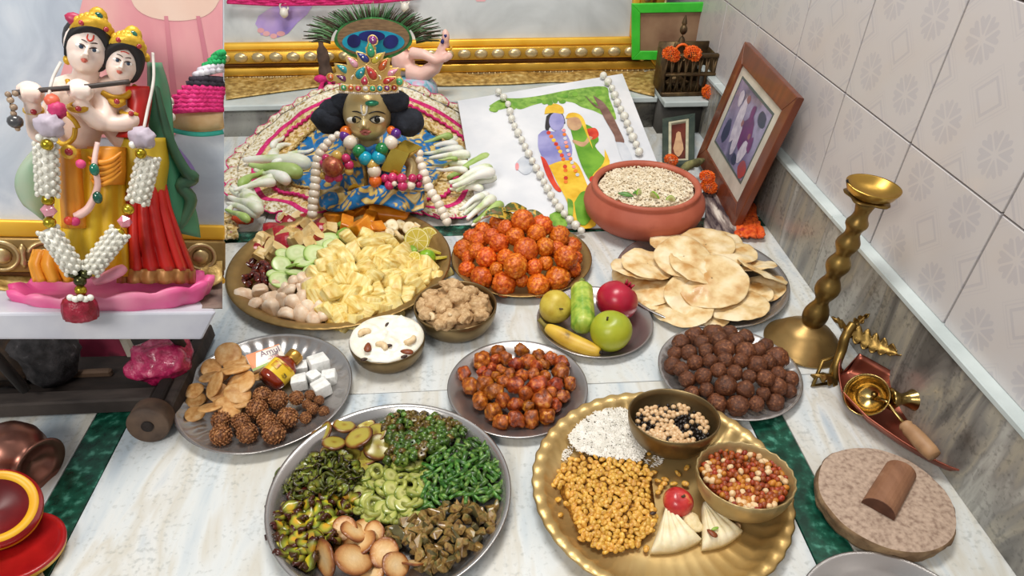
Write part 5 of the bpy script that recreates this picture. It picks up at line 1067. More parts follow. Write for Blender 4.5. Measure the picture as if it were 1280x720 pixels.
one('printed_figure', ([at(.5+.14*math.cos(a_)*(1+.3*math.sin(3*a_)), .55+.26*math.sin(a_), -.0075) for a_ in np.linspace(0, 6.1, 14)], [tuple(range(14))]), mat('print_skin', '#b58a6a', '#c9a27a', scale=40, rough=.5), t, False, t.location)
YB = YS+.05
bl, br_ = onY(829, 103, YB), onY(893, 101, YB)
ZB = ZS; bl.z = br_.z = ZB; ww = br_.x-bl.x; hb_ = onY(860, 58, YB).z-ZB
bk = thing('bronze_basket', ((bl.x+br_.x)/2, YB, ZB), 'small pierced bronze throne basket on the marble step holding a seated figurine', 'basket')
BZ = mat('dark_bronze', '#4a3a28', '#6b5638', '#8a7048', scale=40, rough=.5, metal=.7, bump=.2, c3at=.75)
for z, h_ in ((0, .012), (hb_*.42, .008), (hb_*.78, .010)): one('rail', bevel(box((0, 0, z+h_/2), (ww*(1.02 if z == 0 else .98), .016, h_)), .002, 1), BZ, bk)
for k in range(15): one('bar', tube([(-ww/2*.94+ww*.94*k/14, 0, .010), (-ww/2*.94+ww*.94*k/14+(.006 if k % 2 else -.006), -.002, hb_*.4), (-ww/2*.94+ww*.94*k/14, 0, hb_*.8)], .0035, 6), BZ, bk)
one('floor_plate', box((0, .05, .006), (ww, .1, .012)), BZ, bk)
one('back_wall', box((0, .098, hb_*.45), (ww, .008, hb_*.9)), BZ, bk)
for sx in (-1, 1): one('side_wall', box((sx*ww/2*.98, .05, hb_*.4), (.006, .1, hb_*.8)), BZ, bk)
# seated bronze figurine
f0 = onY(851, 58, YB+.05); f0.z = ZB+.012; zt_ = onY(851, 18, YB+.05).z-f0.z
fb = MB()
fb.add(blob((.024, .018, .018), 2, .05, 2, 1, c=(0, 0, .016))).add(blob((.016, .012, zt_*.28), 2, .05, 2, 2, c=(0, 0, zt_*.45))).add(blob((.0115, .0115, .014), 2, .03, 2, 3, c=(0, -.002, zt_*.80))).add(tube([(0, 0, zt_*.88), (0, 0, zt_)], [.009, .002], 8))
for sx in (-1, 1): fb.add(tube([(sx*.014, 0, zt_*.62), (sx*.024, -.008, zt_*.45), (sx*.008, -.018, zt_*.38)], [.006, .005, .004], 8)).add(tube([(sx*.01, 0, .02), (sx*.034, -.012, .012), (sx*.006, -.024, .010)], [.009, .0085, .006], 8))
sf = thing('seated_figurine', f0, 'tiny crowned bronze figurine seated inside the basket', 'figurine'); fused('body', fb, .0022, BZ, sf, None, 3)
one('garland', tube([(.018*math.cos(a_), -.012-.004*math.sin(a_), zt_*.52+.02*math.sin(a_)) for a_ in np.linspace(0, 6.28, 15)], .004, 6), MARI, sf)
for i, (x, y) in enumerate(((839, 68), (866, 67))): mg(x, y, 11.5, onY(x, y, YB-.02), ['left orange marigold on the bronze basket rim', 'right orange marigold on the bronze basket rim'][i], i+1)
gy = YS+.26; q = [onY(x, y, gy) for x, y in ((790, 5), (889, 3), (883, 75), (790, 75))]
frame_thing('green_picture', q, .026, .012, mat('bright_green', '#2fb52a', '#46c83c', scale=20, rough=.4), None, 'bright green picture frame standing behind the bronze basket', mp_=mat('brown_card', '#7d5a44', '#9a7a5e', scale=12, rough=.6))
# ================================================================ ALTAR
GOLD = mat('gilt_moulding', '#b98a2c', '#d9ab45', '#eccb78', scale=12, rough=.35, metal=.75, detail=4, c3at=.76); GOLDY = mat('bright_gilt', '#e0a622', '#efbf45', scale=10, rough=.4, metal=.4)
SILG = mat('silvered_bead', '#b39a6a', '#d6c49a', scale=20, rough=.3, metal=.6); COVE = mat('brown_cove', '#6b4520', '#8a5c2a', scale=14, rough=.45, metal=.4)
beadme = MB().add(ico(2)).mesh('bead', SILG); pearlme = MB().add(ico(1)).mesh('pearl_bead', SILG)
def gilt_painting(name, O_, ux, uz, W_, H_, sc_, canvas, label, sides=('bottom', 'right'), canv_label=None, nbead=True):
    """framed canvas; O_ = lower right outer corner, ux to the right, uz up, sc_ = rail width"""
    ux = Vector(ux).normalized(); uz = Vector(uz); uz = (uz-ux*uz.dot(ux)).normalized(); n = -(uz.cross(ux)); n = n if n.dot(EYE-O_) > 0 else -n
    t = thing(name, O_-ux*(W_/2), label, 'painting')
    def at(a, b, l): return O_-ux*a+uz*b+n*l-t.location        # a from the right edge leftwards, b up
    prof = [(0, .10, .5, SILG), (.10, .34, .62, GOLD), (.34, .46, .35, COVE), (.46, .80, .75, GOLD), (.80, 1.0, .45, GOLDY)]
    for sd in ('bottom', 'right', 'left', 'top'):
        for p0, p1, h_, m in prof:
            a0, a1 = p0*sc_, p1*sc_
            if sd == 'bottom': q = [(a0, a0), (W_-a0, a0), (W_-a1, a1), (a1, a1)]
            elif sd == 'top': q = [(a0, H_-a0), (a1, H_-a1), (W_-a1, H_-a1), (W_-a0, H_-a0)]
            elif sd == 'right': q = [(a0, a0), (a1, a1), (a1, H_-a1), (a0, H_-a0)]
            else: q = [(W_-a0, a0), (W_-a0, H_-a0), (W_-a1, H_-a1), (W_-a1, a1)]
            one({SILG: 'pearl_rail', GOLD: 'rail', COVE: 'cove', GOLDY: 'inner_rail'}[m], bevel(hexa([at(*x, 0) for x in q], [at(*x, h_*sc_*.55) for x in q]), sc_*.035, 2), m, t, True)
    one('backing', hexa([at(*x, -.004) for x in ((0, 0), (W_, 0), (W_, H_), (0, H_))], [at(*x, .0) for x in ((0, 0), (W_, 0), (W_, H_), (0, H_))]), COVE, t, False)
    e = sc_*.98; cv = one('canvas', hexa([at(*x, 0) for x in ((e, e), (W_-e, e), (W_-e, H_-e), (e, H_-e))], [at(*x, .003) for x in ((e, e), (W_-e, e), (W_-e, H_-e), (e, H_-e))]), canvas, t, False)
    R3 = Matrix((ux, uz, n)).transposed().to_3x3()
    for rail, ln in (('bottom', W_), ('right', H_)):
        k = int(ln/(sc_*.5))
        for i in range(1, k):
            s = ln*i/k; p = at(s, .63*sc_, .42*sc_) if rail == 'bottom' else at(.63*sc_, s, .42*sc_)
            o = link('bead', beadme, t, p); o.rotation_euler = R3.to_euler(); o.scale = ((.20 if rail == 'bottom' else .14)*sc_, (.14 if rail == 'bottom' else .2)*sc_, .09*sc_)
        k = min(120, int(ln/(sc_*.17)))
        for i in range(1, k):
            s = ln*i/k; p = at(s, .06*sc_, .28*sc_) if rail == 'bottom' else at(.06*sc_, s, .28*sc_)
            link('pearl_bead', pearlme, t, p, None, .05*sc_)
    return t, at, n, cv
CANV = mat('pale_grey_painted_canvas', '#a9aeb0', '#c3c8ca', '#d5d9da', scale=4, rough=.45, detail=7, dist=1.5, lo=.3, hi=.5, c3at=.72)
L0, R0 = P(281, 98, ZA), P(822, 88, ZA); ux = (R0-L0).normalized()
gp, gat, gn, gcv = gilt_painting('gilt_painting', R0, ux, Vector((0, .14, 1)), 2.0, .62, .105, CANV, 'large gilt framed painting with pale canvas standing behind the altar')
def on_plane(px, py, p0, n): r_ = ray(px, py); return EYE+r_*((p0-EYE).dot(n)/r_.dot(n))
def print_patch(name, pts, p0, n, m, par, lift=.0006):
    q = [on_plane(x, y, p0+n*lift, n) for x, y in pts]
    if (q[1]-q[0]).cross(q[2]-q[0]).dot(n) < 0: q = q[::-1]
    return one(name, (q, [tuple(range(len(q)))]), m, par, False, par.matrix_world.translation if par.parent is None else par.parent.location)
cp0 = gat(0, 0, .0035)+gp.location
FOOT = mat('lilac_paint', '#8f7cc9', '#b39ad6', '#cdb6dc', scale=9, rough=.5, detail=3, lo=.35, hi=.55, c3at=.72); PINKP = mat('pink_paint', '#d99aa4', '#e5b3b5', scale=8, rough=.5)
print_patch('painted_foot', [(322, 34), (319, 30), (323, 20), (335, 12), (352, 2), (362, -12), (388, -14), (392, 5), (384, 18), (372, 28), (360, 42), (347, 47), (333, 44), (326, 44)], cp0, gn, FOOT, gcv)
for i, (x, y) in enumerate(((326, 38), (333, 42), (342, 45), (351, 42))): print_patch('painted_toe', [(x+4.5*math.cos(a)*(1+.2*(i == 3)), y+3.2*math.sin(a)) for a in np.linspace(0, 5.9, 12)], cp0, gn, PINKP, gcv, .0009)
print_patch('painted_foot', [(590, -6), (596, 2), (606, 2), (612, -6)], cp0, gn, PINKP, gcv)
# magenta knitted band with drop pendants hanging in front of the canvas
MAG = mat('magenta_yarn', '#c2125f', '#e0307f', '#ee6aa0', scale=120, rough=.8, bump=1, bscale=300, c3at=.8); WHB = mat('white_bead', '#d9d5c6', '#efebe0', scale=30, rough=.3, coat=.3)
pl = gat(0, 0, .03)+gp.location
kb = thing('knitted_band', on_plane(400, 4, pl, gn), 'magenta knitted band with white drop pendants hanging across the gilt painting', 'garland')
for k in range(3):
    one('strand', tube([on_plane(x, y+k*3.2-4, pl, gn)-kb.location+gn*.002*math.sin(x*1.1+k) for x, y in spline2] if 0 else [on_plane(x, np.interp(x, [285, 340, 420, 480, 520], [1, 4, 3, 0, -4])+k*3.0-4, pl, gn)-kb.location+gn*.002*math.sin(x*1.3+k*2) for x in np.linspace(284, 522, 60)], .0042, 7), MAG, kb)
for x, y in ((355, 8), (506, 1)):
    p = on_plane(x, y, pl, gn)-kb.location; q = on_plane(x, y+13, pl, gn)-kb.location; d = q-p
    one('pendant', MB().add(tube([p+Vector((.012*math.cos(a), 0, .012*math.sin(a)))+d*.2 for a in np.linspace(0, 6.28, 13)], .0035, 6)).v and tube([p+d*.1, p+d*.4, p+d*.75, p+d*1.0, p+d*1.15], [.004, .012, .013, .008, .001], 10), WHB, kb)
    one('pendant_ring', tube([p+d*.05+ux*(.012*math.cos(a))+Vector((0, 0, .012*math.sin(a))) for a in np.linspace(0, 6.2, 14)], .003, 6), WHB, kb)
# gold brocade cloth lying along the foot of the painting
BROC = mat('gold_brocade', '#8a6a34', '#c2a05a', '#e0c98a', scale=60, rough=.5, metal=.35, detail=6, bump=.6, bscale=180, lo=.34, hi=.54, c3at=.72)
def runner(name, top, bot, z0, m, label, n=60, amp=.012, cat='cloth', th=.003):
    xs = [p[0] for p in top]; xb = [p[0] for p in bot]
    def fn(u, v):
        x = xs[0]+(xs[-1]-xs[0])*u; yt = np.interp(x, xs, [p[1] for p in top]); yb_ = np.interp(x, xb, [p[1] for p in bot]); y = yt+(yb_-yt)*v
        q = P(x, y, z0); return q+Vector((0, 0, amp*(.6+.4*math.sin(u*38+v*3))*math.sin(math.pi*min(1, v*1.1+.05))+.003))
    return tag(one(name, grid(fn, n, 9, th), m), label, cat)
runner('gold_runner', [(283, 99), (400, 97), (560, 93), (680, 92), (818, 89)], [(283, 126), (340, 118), (400, 110), (470, 108), (560, 109), (640, 107), (690, 104), (760, 106), (800, 118), (818, 122)], ZA, BROC, 'crinkled gold brocade cloth along the foot of the gilt painting')
WOODD = mat('dark_cloth_brown', '#3b2b22', '#5b463a', '#7a6455', scale=30, rough=.8, detail=6, bump=.4, c3at=.75)
# small blurred baby figurine behind the crown
PINKS = mat('pink_resin', '#e3b3a6', '#efcabd', scale=10, rough=.4, sss=.15); SWIRL = mat('blue_pink_swirl', '#5fa6b8', '#a9c6d6', '#d7a3c0', scale=14, rough=.35, dist=3, detail=3, lo=.35, hi=.5, c3at=.64); NAVY = mat('navy_paint', '#16246b', rough=.3)
fo = P(522, 121, ZA); BFm = Frame(fo, (1, 0, 0), (0, .05, 1)); s = BFm.s
bf = thing('baby_figurine', fo, 'small pink baby figurine on a blue swirled base behind the crown', 'figurine')
b = MB()
def lo(px, py, d=0, F=BFm): return F.pt(px, py, d)-F.o
b.add(blob((15*s, 13*s, 17*s), 2, .04, 2, 1, c=lo(504, 78, 6))).add(blob((13*s, 12*s, 13*s), 2, .03, 2, 2, c=lo(501, 50, 6)))
b.add(tube([lo(510, 90, 0), lo(528, 94, -6), lo(543, 84, -8), lo(552, 66, -8), lo(557, 52, -8)], [11*s, 10*s, 8.5*s, 7*s, 5.5*s], 12)).add(blob((5*s, 6*s, 9*s), 2, .05, 2, 3, c=lo(557, 46, -10)))
b.add(tube([lo(514, 66, 0), lo(530, 68, -10), lo(546, 76, -16), lo(558, 72, -18)], [7*s, 6*s, 5*s, 4.5*s], 10)).add(blob((5*s, 4*s, 5*s), 2, .05, 2, 4, c=lo(561, 70, -18)))
fused('body', b, 1.6*s, PINKS, bf, None, 3)
one('swirl_base', lathe([(.0005, 0), (20*s, 0), (26*s, 6*s), (25*s, 14*s), (18*s, 24*s), (.0005, 26*s)], 36), SWIRL, bf)
for x, y in ((557, 45), (561, 70), (553, 52)): one('toe_mark', blob((2.6*s, 2*s, 3.2*s), 1, c=lo(x, y, -14)), NAVY, bf)
one('gold_band', tube([lo(560+4*math.cos(a), 60+2*math.sin(a), -9-5*math.sin(a)) for a in np.linspace(0, 6.28, 13)], 1.6*s, 6), GOLDY, bf)
one('belt', tube([lo(508+15*math.cos(a), 84+3*math.sin(a), 8-14*math.sin(a)) for a in np.linspace(0, 6.28, 17)], 2.2*s, 6), GOLDY, bf)
# dark wooden finial and magenta bow behind the asana
p = P(411, 112, ZA); s = mpp(p); t = thing('wooden_finial', p, 'dark turned wooden finial with magenta bow left of the crown', 'ornament')
one('knob', lathe([(.0005, 0), (9*s, 0), (9*s, 12*s), (7*s, 14*s), (9*s, 17*s), (8*s, 26*s), (6*s, 30*s), (7.5*s, 36*s), (6.5*s, 46*s), (3*s, 52*s), (2.5*s, 68*s), (.0005, 70*s)], 24), WOODD, t)
for sx in (-1, 1): one('bow_loop', blob((8*s, 3*s, 5*s), 2, .3, 2, 3, c=(sx*6*s, -9*s, 16*s)), MAG, t)
for sx in (-1, 1): one('bow_tail', tube([(sx*3*s, -9*s, 14*s), (sx*7*s, -14*s, 6*s), (sx*9*s, -18*s, 1.6*s)], [2*s, 3*s, 2*s], 6), MAG, t)
# ---------------------------------------------------------------- asana: spread dress with lace
OUT = [(285, 240, .02), (288, 205, .03), (308, 176, .04), (338, 148, .05), (372, 124, .06), (410, 108, .07), (455, 103, .075), (505, 104, .07), (550, 122, .06), (595, 148, .045), (632, 178, .03), (645, 198, .02), (618, 232, .012), (600, 268, .01), (562, 276, .01), (520, 268, .012), (478, 264, .014), (435, 266, .014), (405, 278, .012), (372, 286, .01), (335, 268, .012), (300, 262, .015)]
def hem(x, y, z):                                      # the back of the dress leans up against the step
    q = P(x, y, z); lim = 1.90 if y > 118 else 1.93
    return onY(x, y, lim) if q.y > lim else q
o3 = [hem(x, y, z) for x, y, z in OUT]; ctr = P(463, 212, .05)
ring = spline(o3+[o3[0]], 8)[:-1]; NR = len(ring)
asn = thing('spread_dress', Vector((ctr.x, ctr.y, 0)), 'blue and gold brocade dress with pink braid and lace spread round the brass idol', 'dress'); AO = asn.location
def rp(i, t, z=0): p = ctr.lerp(ring[i % NR], t); p.z += .012*math.sin(math.pi*t)+.004*noise.noise(Vector((p.x*30, p.y*30, 2)))+z; return p-AO
def band(name, t0, t1, m, n=6, z=0, th=.003):
    v = []; f = []
    for j in range(n):
        for i in range(NR): v.append(rp(i, t0+(t1-t0)*j/(n-1), z))
    for j in range(n-1):
        for i in range(NR): a, b_ = j*NR+i, j*NR+(i+1) % NR; f.append((a, a+NR, b_+NR, b_))
    return one(name, (v, f), m, asn)
BLUEB = mat('blue_gold_brocade', '#c29a3e', '#1c6aa3', scale=22, rough=.5, detail=2, dist=1.2, ramp=[(.30, '#efe0ac'), (.42, '#c29c44'), (.46, '#1577b8'), (.58, '#0f5a94'), (.61, '#c9a64e'), (.72, '#e6d08c'), (.8, '#0f3a66')], bump=.4, bscale=120)
NET = mat('gold_net', '#c7a055', '#e3c98c', scale=90, rough=.6, detail=6, ramp=[(.35, '#9a7434'), (.48, '#d3b06a'), (.6, '#ecdcae'), (.72, '#c23a6a')], bump=.8, bscale=200)
LACE = mat('gold_white_lace', '#d9cdae', '#b59a62', scale=120, rough=.7, detail=5, ramp=[(.36, '#a58a52'), (.46, '#d8ccaa'), (.62, '#efe9d8')], bump=.9, bscale=260)
band('brocade_skirt', .05, .58, BLUEB, 8); band('gold_net_band', .57, .80, NET, 5, .002); band('inner_braid_band', .79, .83, MAG, 3, .003); band('lace_band', .82, .93, LACE, 4, .002)
one('gold_cord', tube([rp(i, .57+.012*(i % 2), .006) for i in range(NR)]+[rp(0, .57, .006)], .0035, 6), BROC, asn)
one('pink_braid', tube([rp(i, .70+.018*(i % 2), .008) for i in range(NR)]+[rp(0, .70, .008)], .0045, 6), MAG, asn)
for k in range(44):                                    # scallops of lace with a pink picot edge
    i0 = k*NR/44; c = rp(int(i0), .93, .004); d = (rp(int(i0), 1.0)-rp(int(i0), .9)); d.z *= .5; s_ = (rp(int(i0)+1, .93)-rp(int(i0)-1, .93)).normalized(); wd = (rp(int((k+1)*NR/44), .93)-c).length*.62; dl = d.normalized()*max(.016, wd*.9)
    def sp(a, r_): return c+s_*(wd*math.cos(a)*r_)+dl*(math.sin(a)*r_)+Vector((0, 0, .002*math.sin(a*5)))
    one('lace_scallop', grid(lambda u, v: sp(math.pi*u, .02+.98*v*(1+.05*math.cos(u*math.pi*10))), 15, 4, .0015), LACE, asn)
    one('scallop_edge', tube([sp(math.pi*u, 1.02) for u in np.linspace(0, 1, 9)], .0022, 5), MAG, asn)
bd = thing('low_board', P(463, 205, 0), 'low dark brown board under the spread dress', 'board')
one('board', bevel(box((0, 0, .005), (.52, .30, .009)), .002, 1), WOODD, bd); 
for sx in (-1, 1): one('batten', bevel(box((sx*.2, 0, .0012), (.03, .28, .0022)), .0005, 1), WOODD, bd)
# ---------------------------------------------------------------- brass idol
F = Frame(P(463, 252, .035), (1, 0, 0), (0, .10, 1)); s = F.s
IDB = mat('idol_brass', '#c9b078', '#d6c08a', '#a8925e', scale=20, rough=.32, metal=.35, detail=4, c3at=.78)
idol = thing('brass_idol', F.o, 'brass infant idol with black hair, bead necklaces and jewelled crown', 'idol')
def I(px, py, d=0): return F.pt(px, py, d)-F.o
def FM(px, py, d, rx, ry, rz):                         # ellipsoid sizes in pixels: across, up, deep
    M = Matrix.Translation(I(px, py, d)) @ Matrix((F.x, F.y, F.z)).transposed().to_4x4() @ Matrix.Diagonal((rx*s, rz*s, ry*s, 1)); return M
b = MB()
b.add(ico(3), 0, FM(459, 142, 0, 28, 30, 27)); b.add(ico(3), 0, FM(459, 156, -5, 23, 17, 20)); b.add(ico(2), 0, FM(458, 165, -12, 11, 8, 10))
b.add(ico(2), 0, FM(445, 160, -14, 8, 7, 8)); b.add(ico(2), 0, FM(470, 160, -13, 8, 7, 8))
b.add(tube([I(455, 143, -23), I(454.5, 152, -27), I(454.5, 159, -31)], [2.2*s, 2.8*s, 4.0*s], 10)); b.add(ico(1), 0, FM(451, 160, -27, 2.6, 2.2, 3)); b.add(ico(1), 0, FM(458.5, 160, -27, 2.6, 2.2, 3))
b.add(tube([I(460, 165, 2), I(461, 190, 2)], [13*s, 15*s], 12)); b.add(ico(3), 0, FM(462, 212, 4, 30, 32, 20)); b.add(ico(3), 0, FM(463, 240, 4, 36, 18, 24))
b.add(tube([I(484, 190, 2), I(506, 194, -6), I(517, 206, -10), I(514, 222, -16), I(504, 240, -22)], [11*s, 10.5*s, 9.5*s, 8*s, 7*s], 12)); b.add(ico(2), 0, FM(500, 245, -24, 12, 7, 9))
for k in range(4): b.add(tube([I(493+k*5, 247, -30), I(491+k*5.5, 250, -37), I(490+k*5.5, 254, -38)], [2.6*s, 2.4*s, 1.8*s], 7))
b.add(tube([I(489, 243, -26), I(484, 246, -32), I(483, 249, -34)], [2.8*s, 2.4*s, 2*s], 7))
b.add(tube([I(436, 190, 2), I(420, 200, -4), I(410, 216, -12), I(422, 214, -26), I(428, 209, -28)], [11*s, 10*s, 9*s, 7.5*s, 6*s], 12))
for k in range(4): b.add(tube([I(426, 203+k*4, -28), I(419, 201+k*4.4, -34), I(413, 203+k*4, -32)], [2.6*s, 2.5*s, 2*s], 7))
b.add(tube([I(428, 203, -26), I(424, 197, -30), I(418, 196, -32)], [2.8*s, 2.6*s, 2*s], 7))
b.add(tube([I(445, 240, 0), I(420, 248, -16), I(398, 250, -12)], [15*s, 13*s, 10*s], 12)); b.add(tube([I(480, 242, 0), I(512, 250, -12), I(530, 252, -2)], [15*s, 12*s, 9*s], 12))
body = fused('body', b, 1.5*s, IDB, idol, None, 4)
WHE = mat('enamel_white', '#e3dfd2', rough=.25); BLK = mat('black_enamel', '#0e0b0a', rough=.3); LIP = mat('pink_lips', '#b8645c', '#c97a70', scale=40, rough=.35)
def surf(px, py, extra=0):                             # front of the head at a pixel
    best = -1e9; ro_ = ray(px, py)
    d1 = 1-((px-459)/28)**2-((py-142)/30)**2; d2 = 1-((px-459)/23)**2-((py-156)/17)**2; c = []
    if d1 > 0: c.append(0-27*math.sqrt(d1))
    if d2 > 0: c.append(-5-20*math.sqrt(d2))
    return (min(c) if c else 0)+extra
def feat(name, px, py, rx, ry, rz, m, lift=0, par=idol, sub=2): return one(name, MB().add(ico(sub), 0, FM(px, py, surf(px, py)+lift, rx, ry, rz)).v and (MB().add(ico(sub), 0, FM(px, py, surf(px, py)+lift, rx, ry, rz)).v, ico(sub)[1]), m, par)
for ex, sx in ((443, -1), (471, 1)):
    e = feat('eye', ex, 150, 9.2, 4.2, 2.8, WHE, -.7)
    one('iris', (MB().add(ico(2), 0, FM(ex+.5, 150, surf(ex, 150)-3.1, 3.5, 3.7, 1.2)).v, ico(2)[1]), BLK, e)
    one('eyelid_line', tube([I(ex+u*9.4, 150-4.7*(1-u*u)+(.8 if u*sx > .9 else 0), surf(ex+u*8, 149)-2.0) for u in np.linspace(-1, 1, 9)], [.5*s]+[.95*s]*7+[.5*s], 5), BLK, idol)
    one('eyelid_line', tube([I(ex+u*8.6, 150+4.2*(1-u*u), surf(ex+u*8, 151)-2.0) for u in np.linspace(-1, 1, 9)], .6*s, 5), BLK, idol)
    one('eyebrow', tube([I(ex+u*10.5, 142.5-3.2*(1-u*u), surf(ex+u*9.5, 141)-1.2) for u in np.linspace(-1, 1, 9)], [.5*s]+[.8*s]*7+[.4*s], 5), BLK, idol)
one('upper_lip', tube([I(456.5+u*7.5, 164.2-1.0*math.cos(u*4.5)*(abs(u) < .7)+.8*u*u, surf(456.5+u*7, 164)-3.4+2.0*u*u) for u in np.linspace(-1, 1, 9)], [.4*s, 1.2*s, 1.7*s, 1.7*s, 1.5*s, 1.7*s, 1.7*s, 1.2*s, .4*s], 6), LIP, idol)
one('lower_lip', tube([I(456.5+u*6, 167.4-.8*u*u, surf(456.5+u*6, 166)-3.4+2.0*u*u) for u in np.linspace(-1, 1, 7)], [.4*s, 1.4*s, 1.9*s, 2.1*s, 1.9*s, 1.4*s, .4*s], 6), LIP, idol)
TIL = mat('white_sandal_paste', '#d9d5cc', rough=.6)
one('forehead_mark', tube([I(451.5, 131, surf(451.5, 131)-.4), I(451.7, 138, surf(451.7, 138)-.4), I(453, 143.5, surf(453, 143)-.6), I(456, 144.2, surf(456, 144)-.6), I(458.2, 141, surf(458, 141)-.4), I(458.8, 132, surf(458.8, 132)-.4)], 1.1*s, 5), TIL, idol)
HAIR = mat('black_wool_hair', '#141720', '#262b36', '#3a4150', scale=45, rough=.9, detail=8, bump=1, bscale=160)
def lump(name, px, py, rx, ry, rz, d, m, par, seed, th=0, amp=.16):
    M = FM(px, py, d, rx, ry, rz) @ Matrix.Rotation(th, 4, 'Y'); v, f = blob(1, 3, amp, 1.6, seed, .05, 6); return MB().add((v, f), 0, M).build(name, m, par)
for q in ((412, 149, 20, 17, 16, 4, 1, .3), (432, 130, 19, 13, 15, 6, 2, -.6), (418, 138, 17, 14, 14, 6, 3, .5), (460, 122, 24, 9, 16, 4, 4, 0), (491, 127, 19, 13.5, 15, 3, 5, .2), (509, 153, 21, 17, 16, 3, 6, .2), (497, 142, 14, 13, 12, 8, 7, 0), (459, 140, 30, 28, 20, 16, 8, 0)): lump('hair_lock', q[0], q[1], q[2], q[3], q[4], q[5], HAIR, idol, q[6], q[7])
one('green_hair_clip', (MB().add(ico(2), 0, FM(465, 129, -26, 8, 3.4, 2.5)).v, ico(2)[1]), mat('green_foil', '#1f6b4f', '#3f9a78', scale=8, rough=.25, metal=.5), idol)
# crown
CG = mat('crown_gold', '#e0b863', '#efd08c', scale=14, rough=.32, metal=.4); PRL = mat('cream_pearl', '#e3d3bd', '#f2e8da', scale=8, rough=.25, coat=.4)
GEM = {k: mat('gem_'+k, c, c2, scale=3, rough=.12, coat=.7) for k, c, c2 in (('orange', '#b8431a', '#d9703a'), ('purple', '#5e1a5a', '#8a3a86'), ('turquoise', '#178a96', '#4fc0c4'), ('pink', '#d27a9a', '#efb6c8'), ('navy', '#16206b', '#3a4aa8'), ('green', '#12825a', '#4fc08c'), ('yellow', '#b8a41e', '#ded05a'), ('red', '#9a1220', '#c8403a'), ('crimson', '#a8143a', '#d84a6a'), ('white', '#cfc8c0', '#efeae4'))}
crown = thing('jewelled_crown', I(461, 110, -20)+F.o, 'gold paper crown set with coloured drop gems on the idol head', 'crown'); CO = crown.location
def cwp(cx, cy_, d=0): px, py = 380+cx/5.54, cy_/5.54; k = (px-461)/36; return F.pt(px, py, -30+14*k*k+d)-CO
ol = [(150, 535), (170, 510), (205, 515), (225, 500), (208, 438), (262, 445), (300, 452), (285, 395), (340, 398), (372, 420), (362, 352), (408, 365), (432, 382), (424, 330), (462, 298), (500, 330), (494, 385), (520, 372), (562, 360), (545, 412), (600, 405), (592, 462), (620, 468), (672, 476), (640, 525), (630, 540), (665, 540), (692, 565), (665, 592), (630, 585), (560, 592), (420, 588), (290, 585), (235, 568), (190, 560)]
def poly_plate(name, pts, fn, th, m, par):
    a_ = [fn(x, y, 0) for x, y in pts]; bm = bmesh.new(); vs = [bm.verts.new(p) for p in a_]; f_ = bm.faces.new(vs); bmesh.ops.triangulate(bm, faces=[f_])
    r_ = bmesh.ops.extrude_face_region(bm, geom=list(bm.faces)); bmesh.ops.translate(bm, verts=[e for e in r_['geom'] if isinstance(e, bmesh.types.BMVert)], vec=F.y*th*s); bmesh.ops.recalc_face_normals(bm, faces=bm.faces)
    return one(name, frombm(bm), m, par, False)
poly_plate('gold_plate', ol, cwp, 1.6, CG, crown)
def gem(cx, cy_, rx, ry, th, k, nm='gem'):
    px = 380+cx/5.54; M3 = Matrix((F.x, F.y, F.z)).transposed().to_4x4()
    def drop(p): u = (p[2]+1)/2; return (p[0]*(1-.75*u**1.6), p[1], p[2])
    v = [drop(p) for p in ico(2)[0]] if rx != ry else ico(2)[0]
    M = Matrix.Translation(cwp(cx, cy_, -1.6)) @ M3 @ Matrix.Rotation(th, 4, 'Y') @ Matrix.Diagonal((rx/5.54*s, 2.2*s, ry/5.54*s, 1))
    g = MB().add((v, ico(2)[1]), 0, M).build(nm, GEM[k], crown)
    rim = [cwp(cx, cy_, -1.4)+(M3 @ Matrix.Rotation(th, 4, 'Y') @ Vector((rx*1.12/5.54*s*(1-.72*((math.sin(a)+1)/2)**1.6 if rx != ry else 1)*math.cos(a), 0, ry*1.12/5.54*s*math.sin(a)))) for a in np.linspace(0, 6.283, 21)]
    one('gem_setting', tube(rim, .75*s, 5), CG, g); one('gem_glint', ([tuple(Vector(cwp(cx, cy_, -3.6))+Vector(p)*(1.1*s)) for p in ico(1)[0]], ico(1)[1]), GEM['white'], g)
for q in ((185, 535, 20, 20, 0, 'orange'), (265, 541, 22, 38, -1.15, 'purple'), (270, 476, 25, 42, -1.0, 'turquoise'), (338, 430, 24, 40, -.75, 'pink'), (408, 396, 25, 40, -.9, 'navy'), (462, 345, 28, 42, 0, 'green'), (505, 404, 24, 40, .95, 'yellow'), (550, 448, 24, 42, .75, 'orange'), (610, 502, 23, 44, 1.1, 'pink'), (585, 556, 22, 46, 1.25, 'red'), (660, 566, 22, 22, 0, 'green'), (420, 558, 26, 27, .3, 'crimson'), (395, 502, 30, 44, .7, 'turquoise'), (464, 502, 30, 46, -.55, 'red'), (477, 279, 24, 24, 0, 'purple')): gem(*q)
for k, c in enumerate(('green', 'orange', 'crimson', 'white', 'green', 'turquoise', 'purple', 'red')): gem(275+k*50, 608+6*math.sin(k/7*math.pi), 17, 17, 0, c, 'band_gem')
one('headband', grid(lambda u, v: cwp(250+u*398, 590+v*40+8*math.sin(u*math.pi), 2), 20, 4, 1.5*s), CG, crown)
for i in range(30): u = i/29; link('pearl', MB().add(ico(1)).mesh('pearl', PRL) if i == 0 else bpy.data.meshes['pearl'], crown, cwp(246+u*404, 634+14*math.sin(u*math.pi), 0), None, 1.7*s)
for i in range(18): a = math.pi*i/17; link('pearl', bpy.data.meshes['pearl'], crown, cwp(430-100*math.cos(a), 545-80*math.sin(a)+25*math.sin(a*2)**2, -1.5), None, 1.2*s)
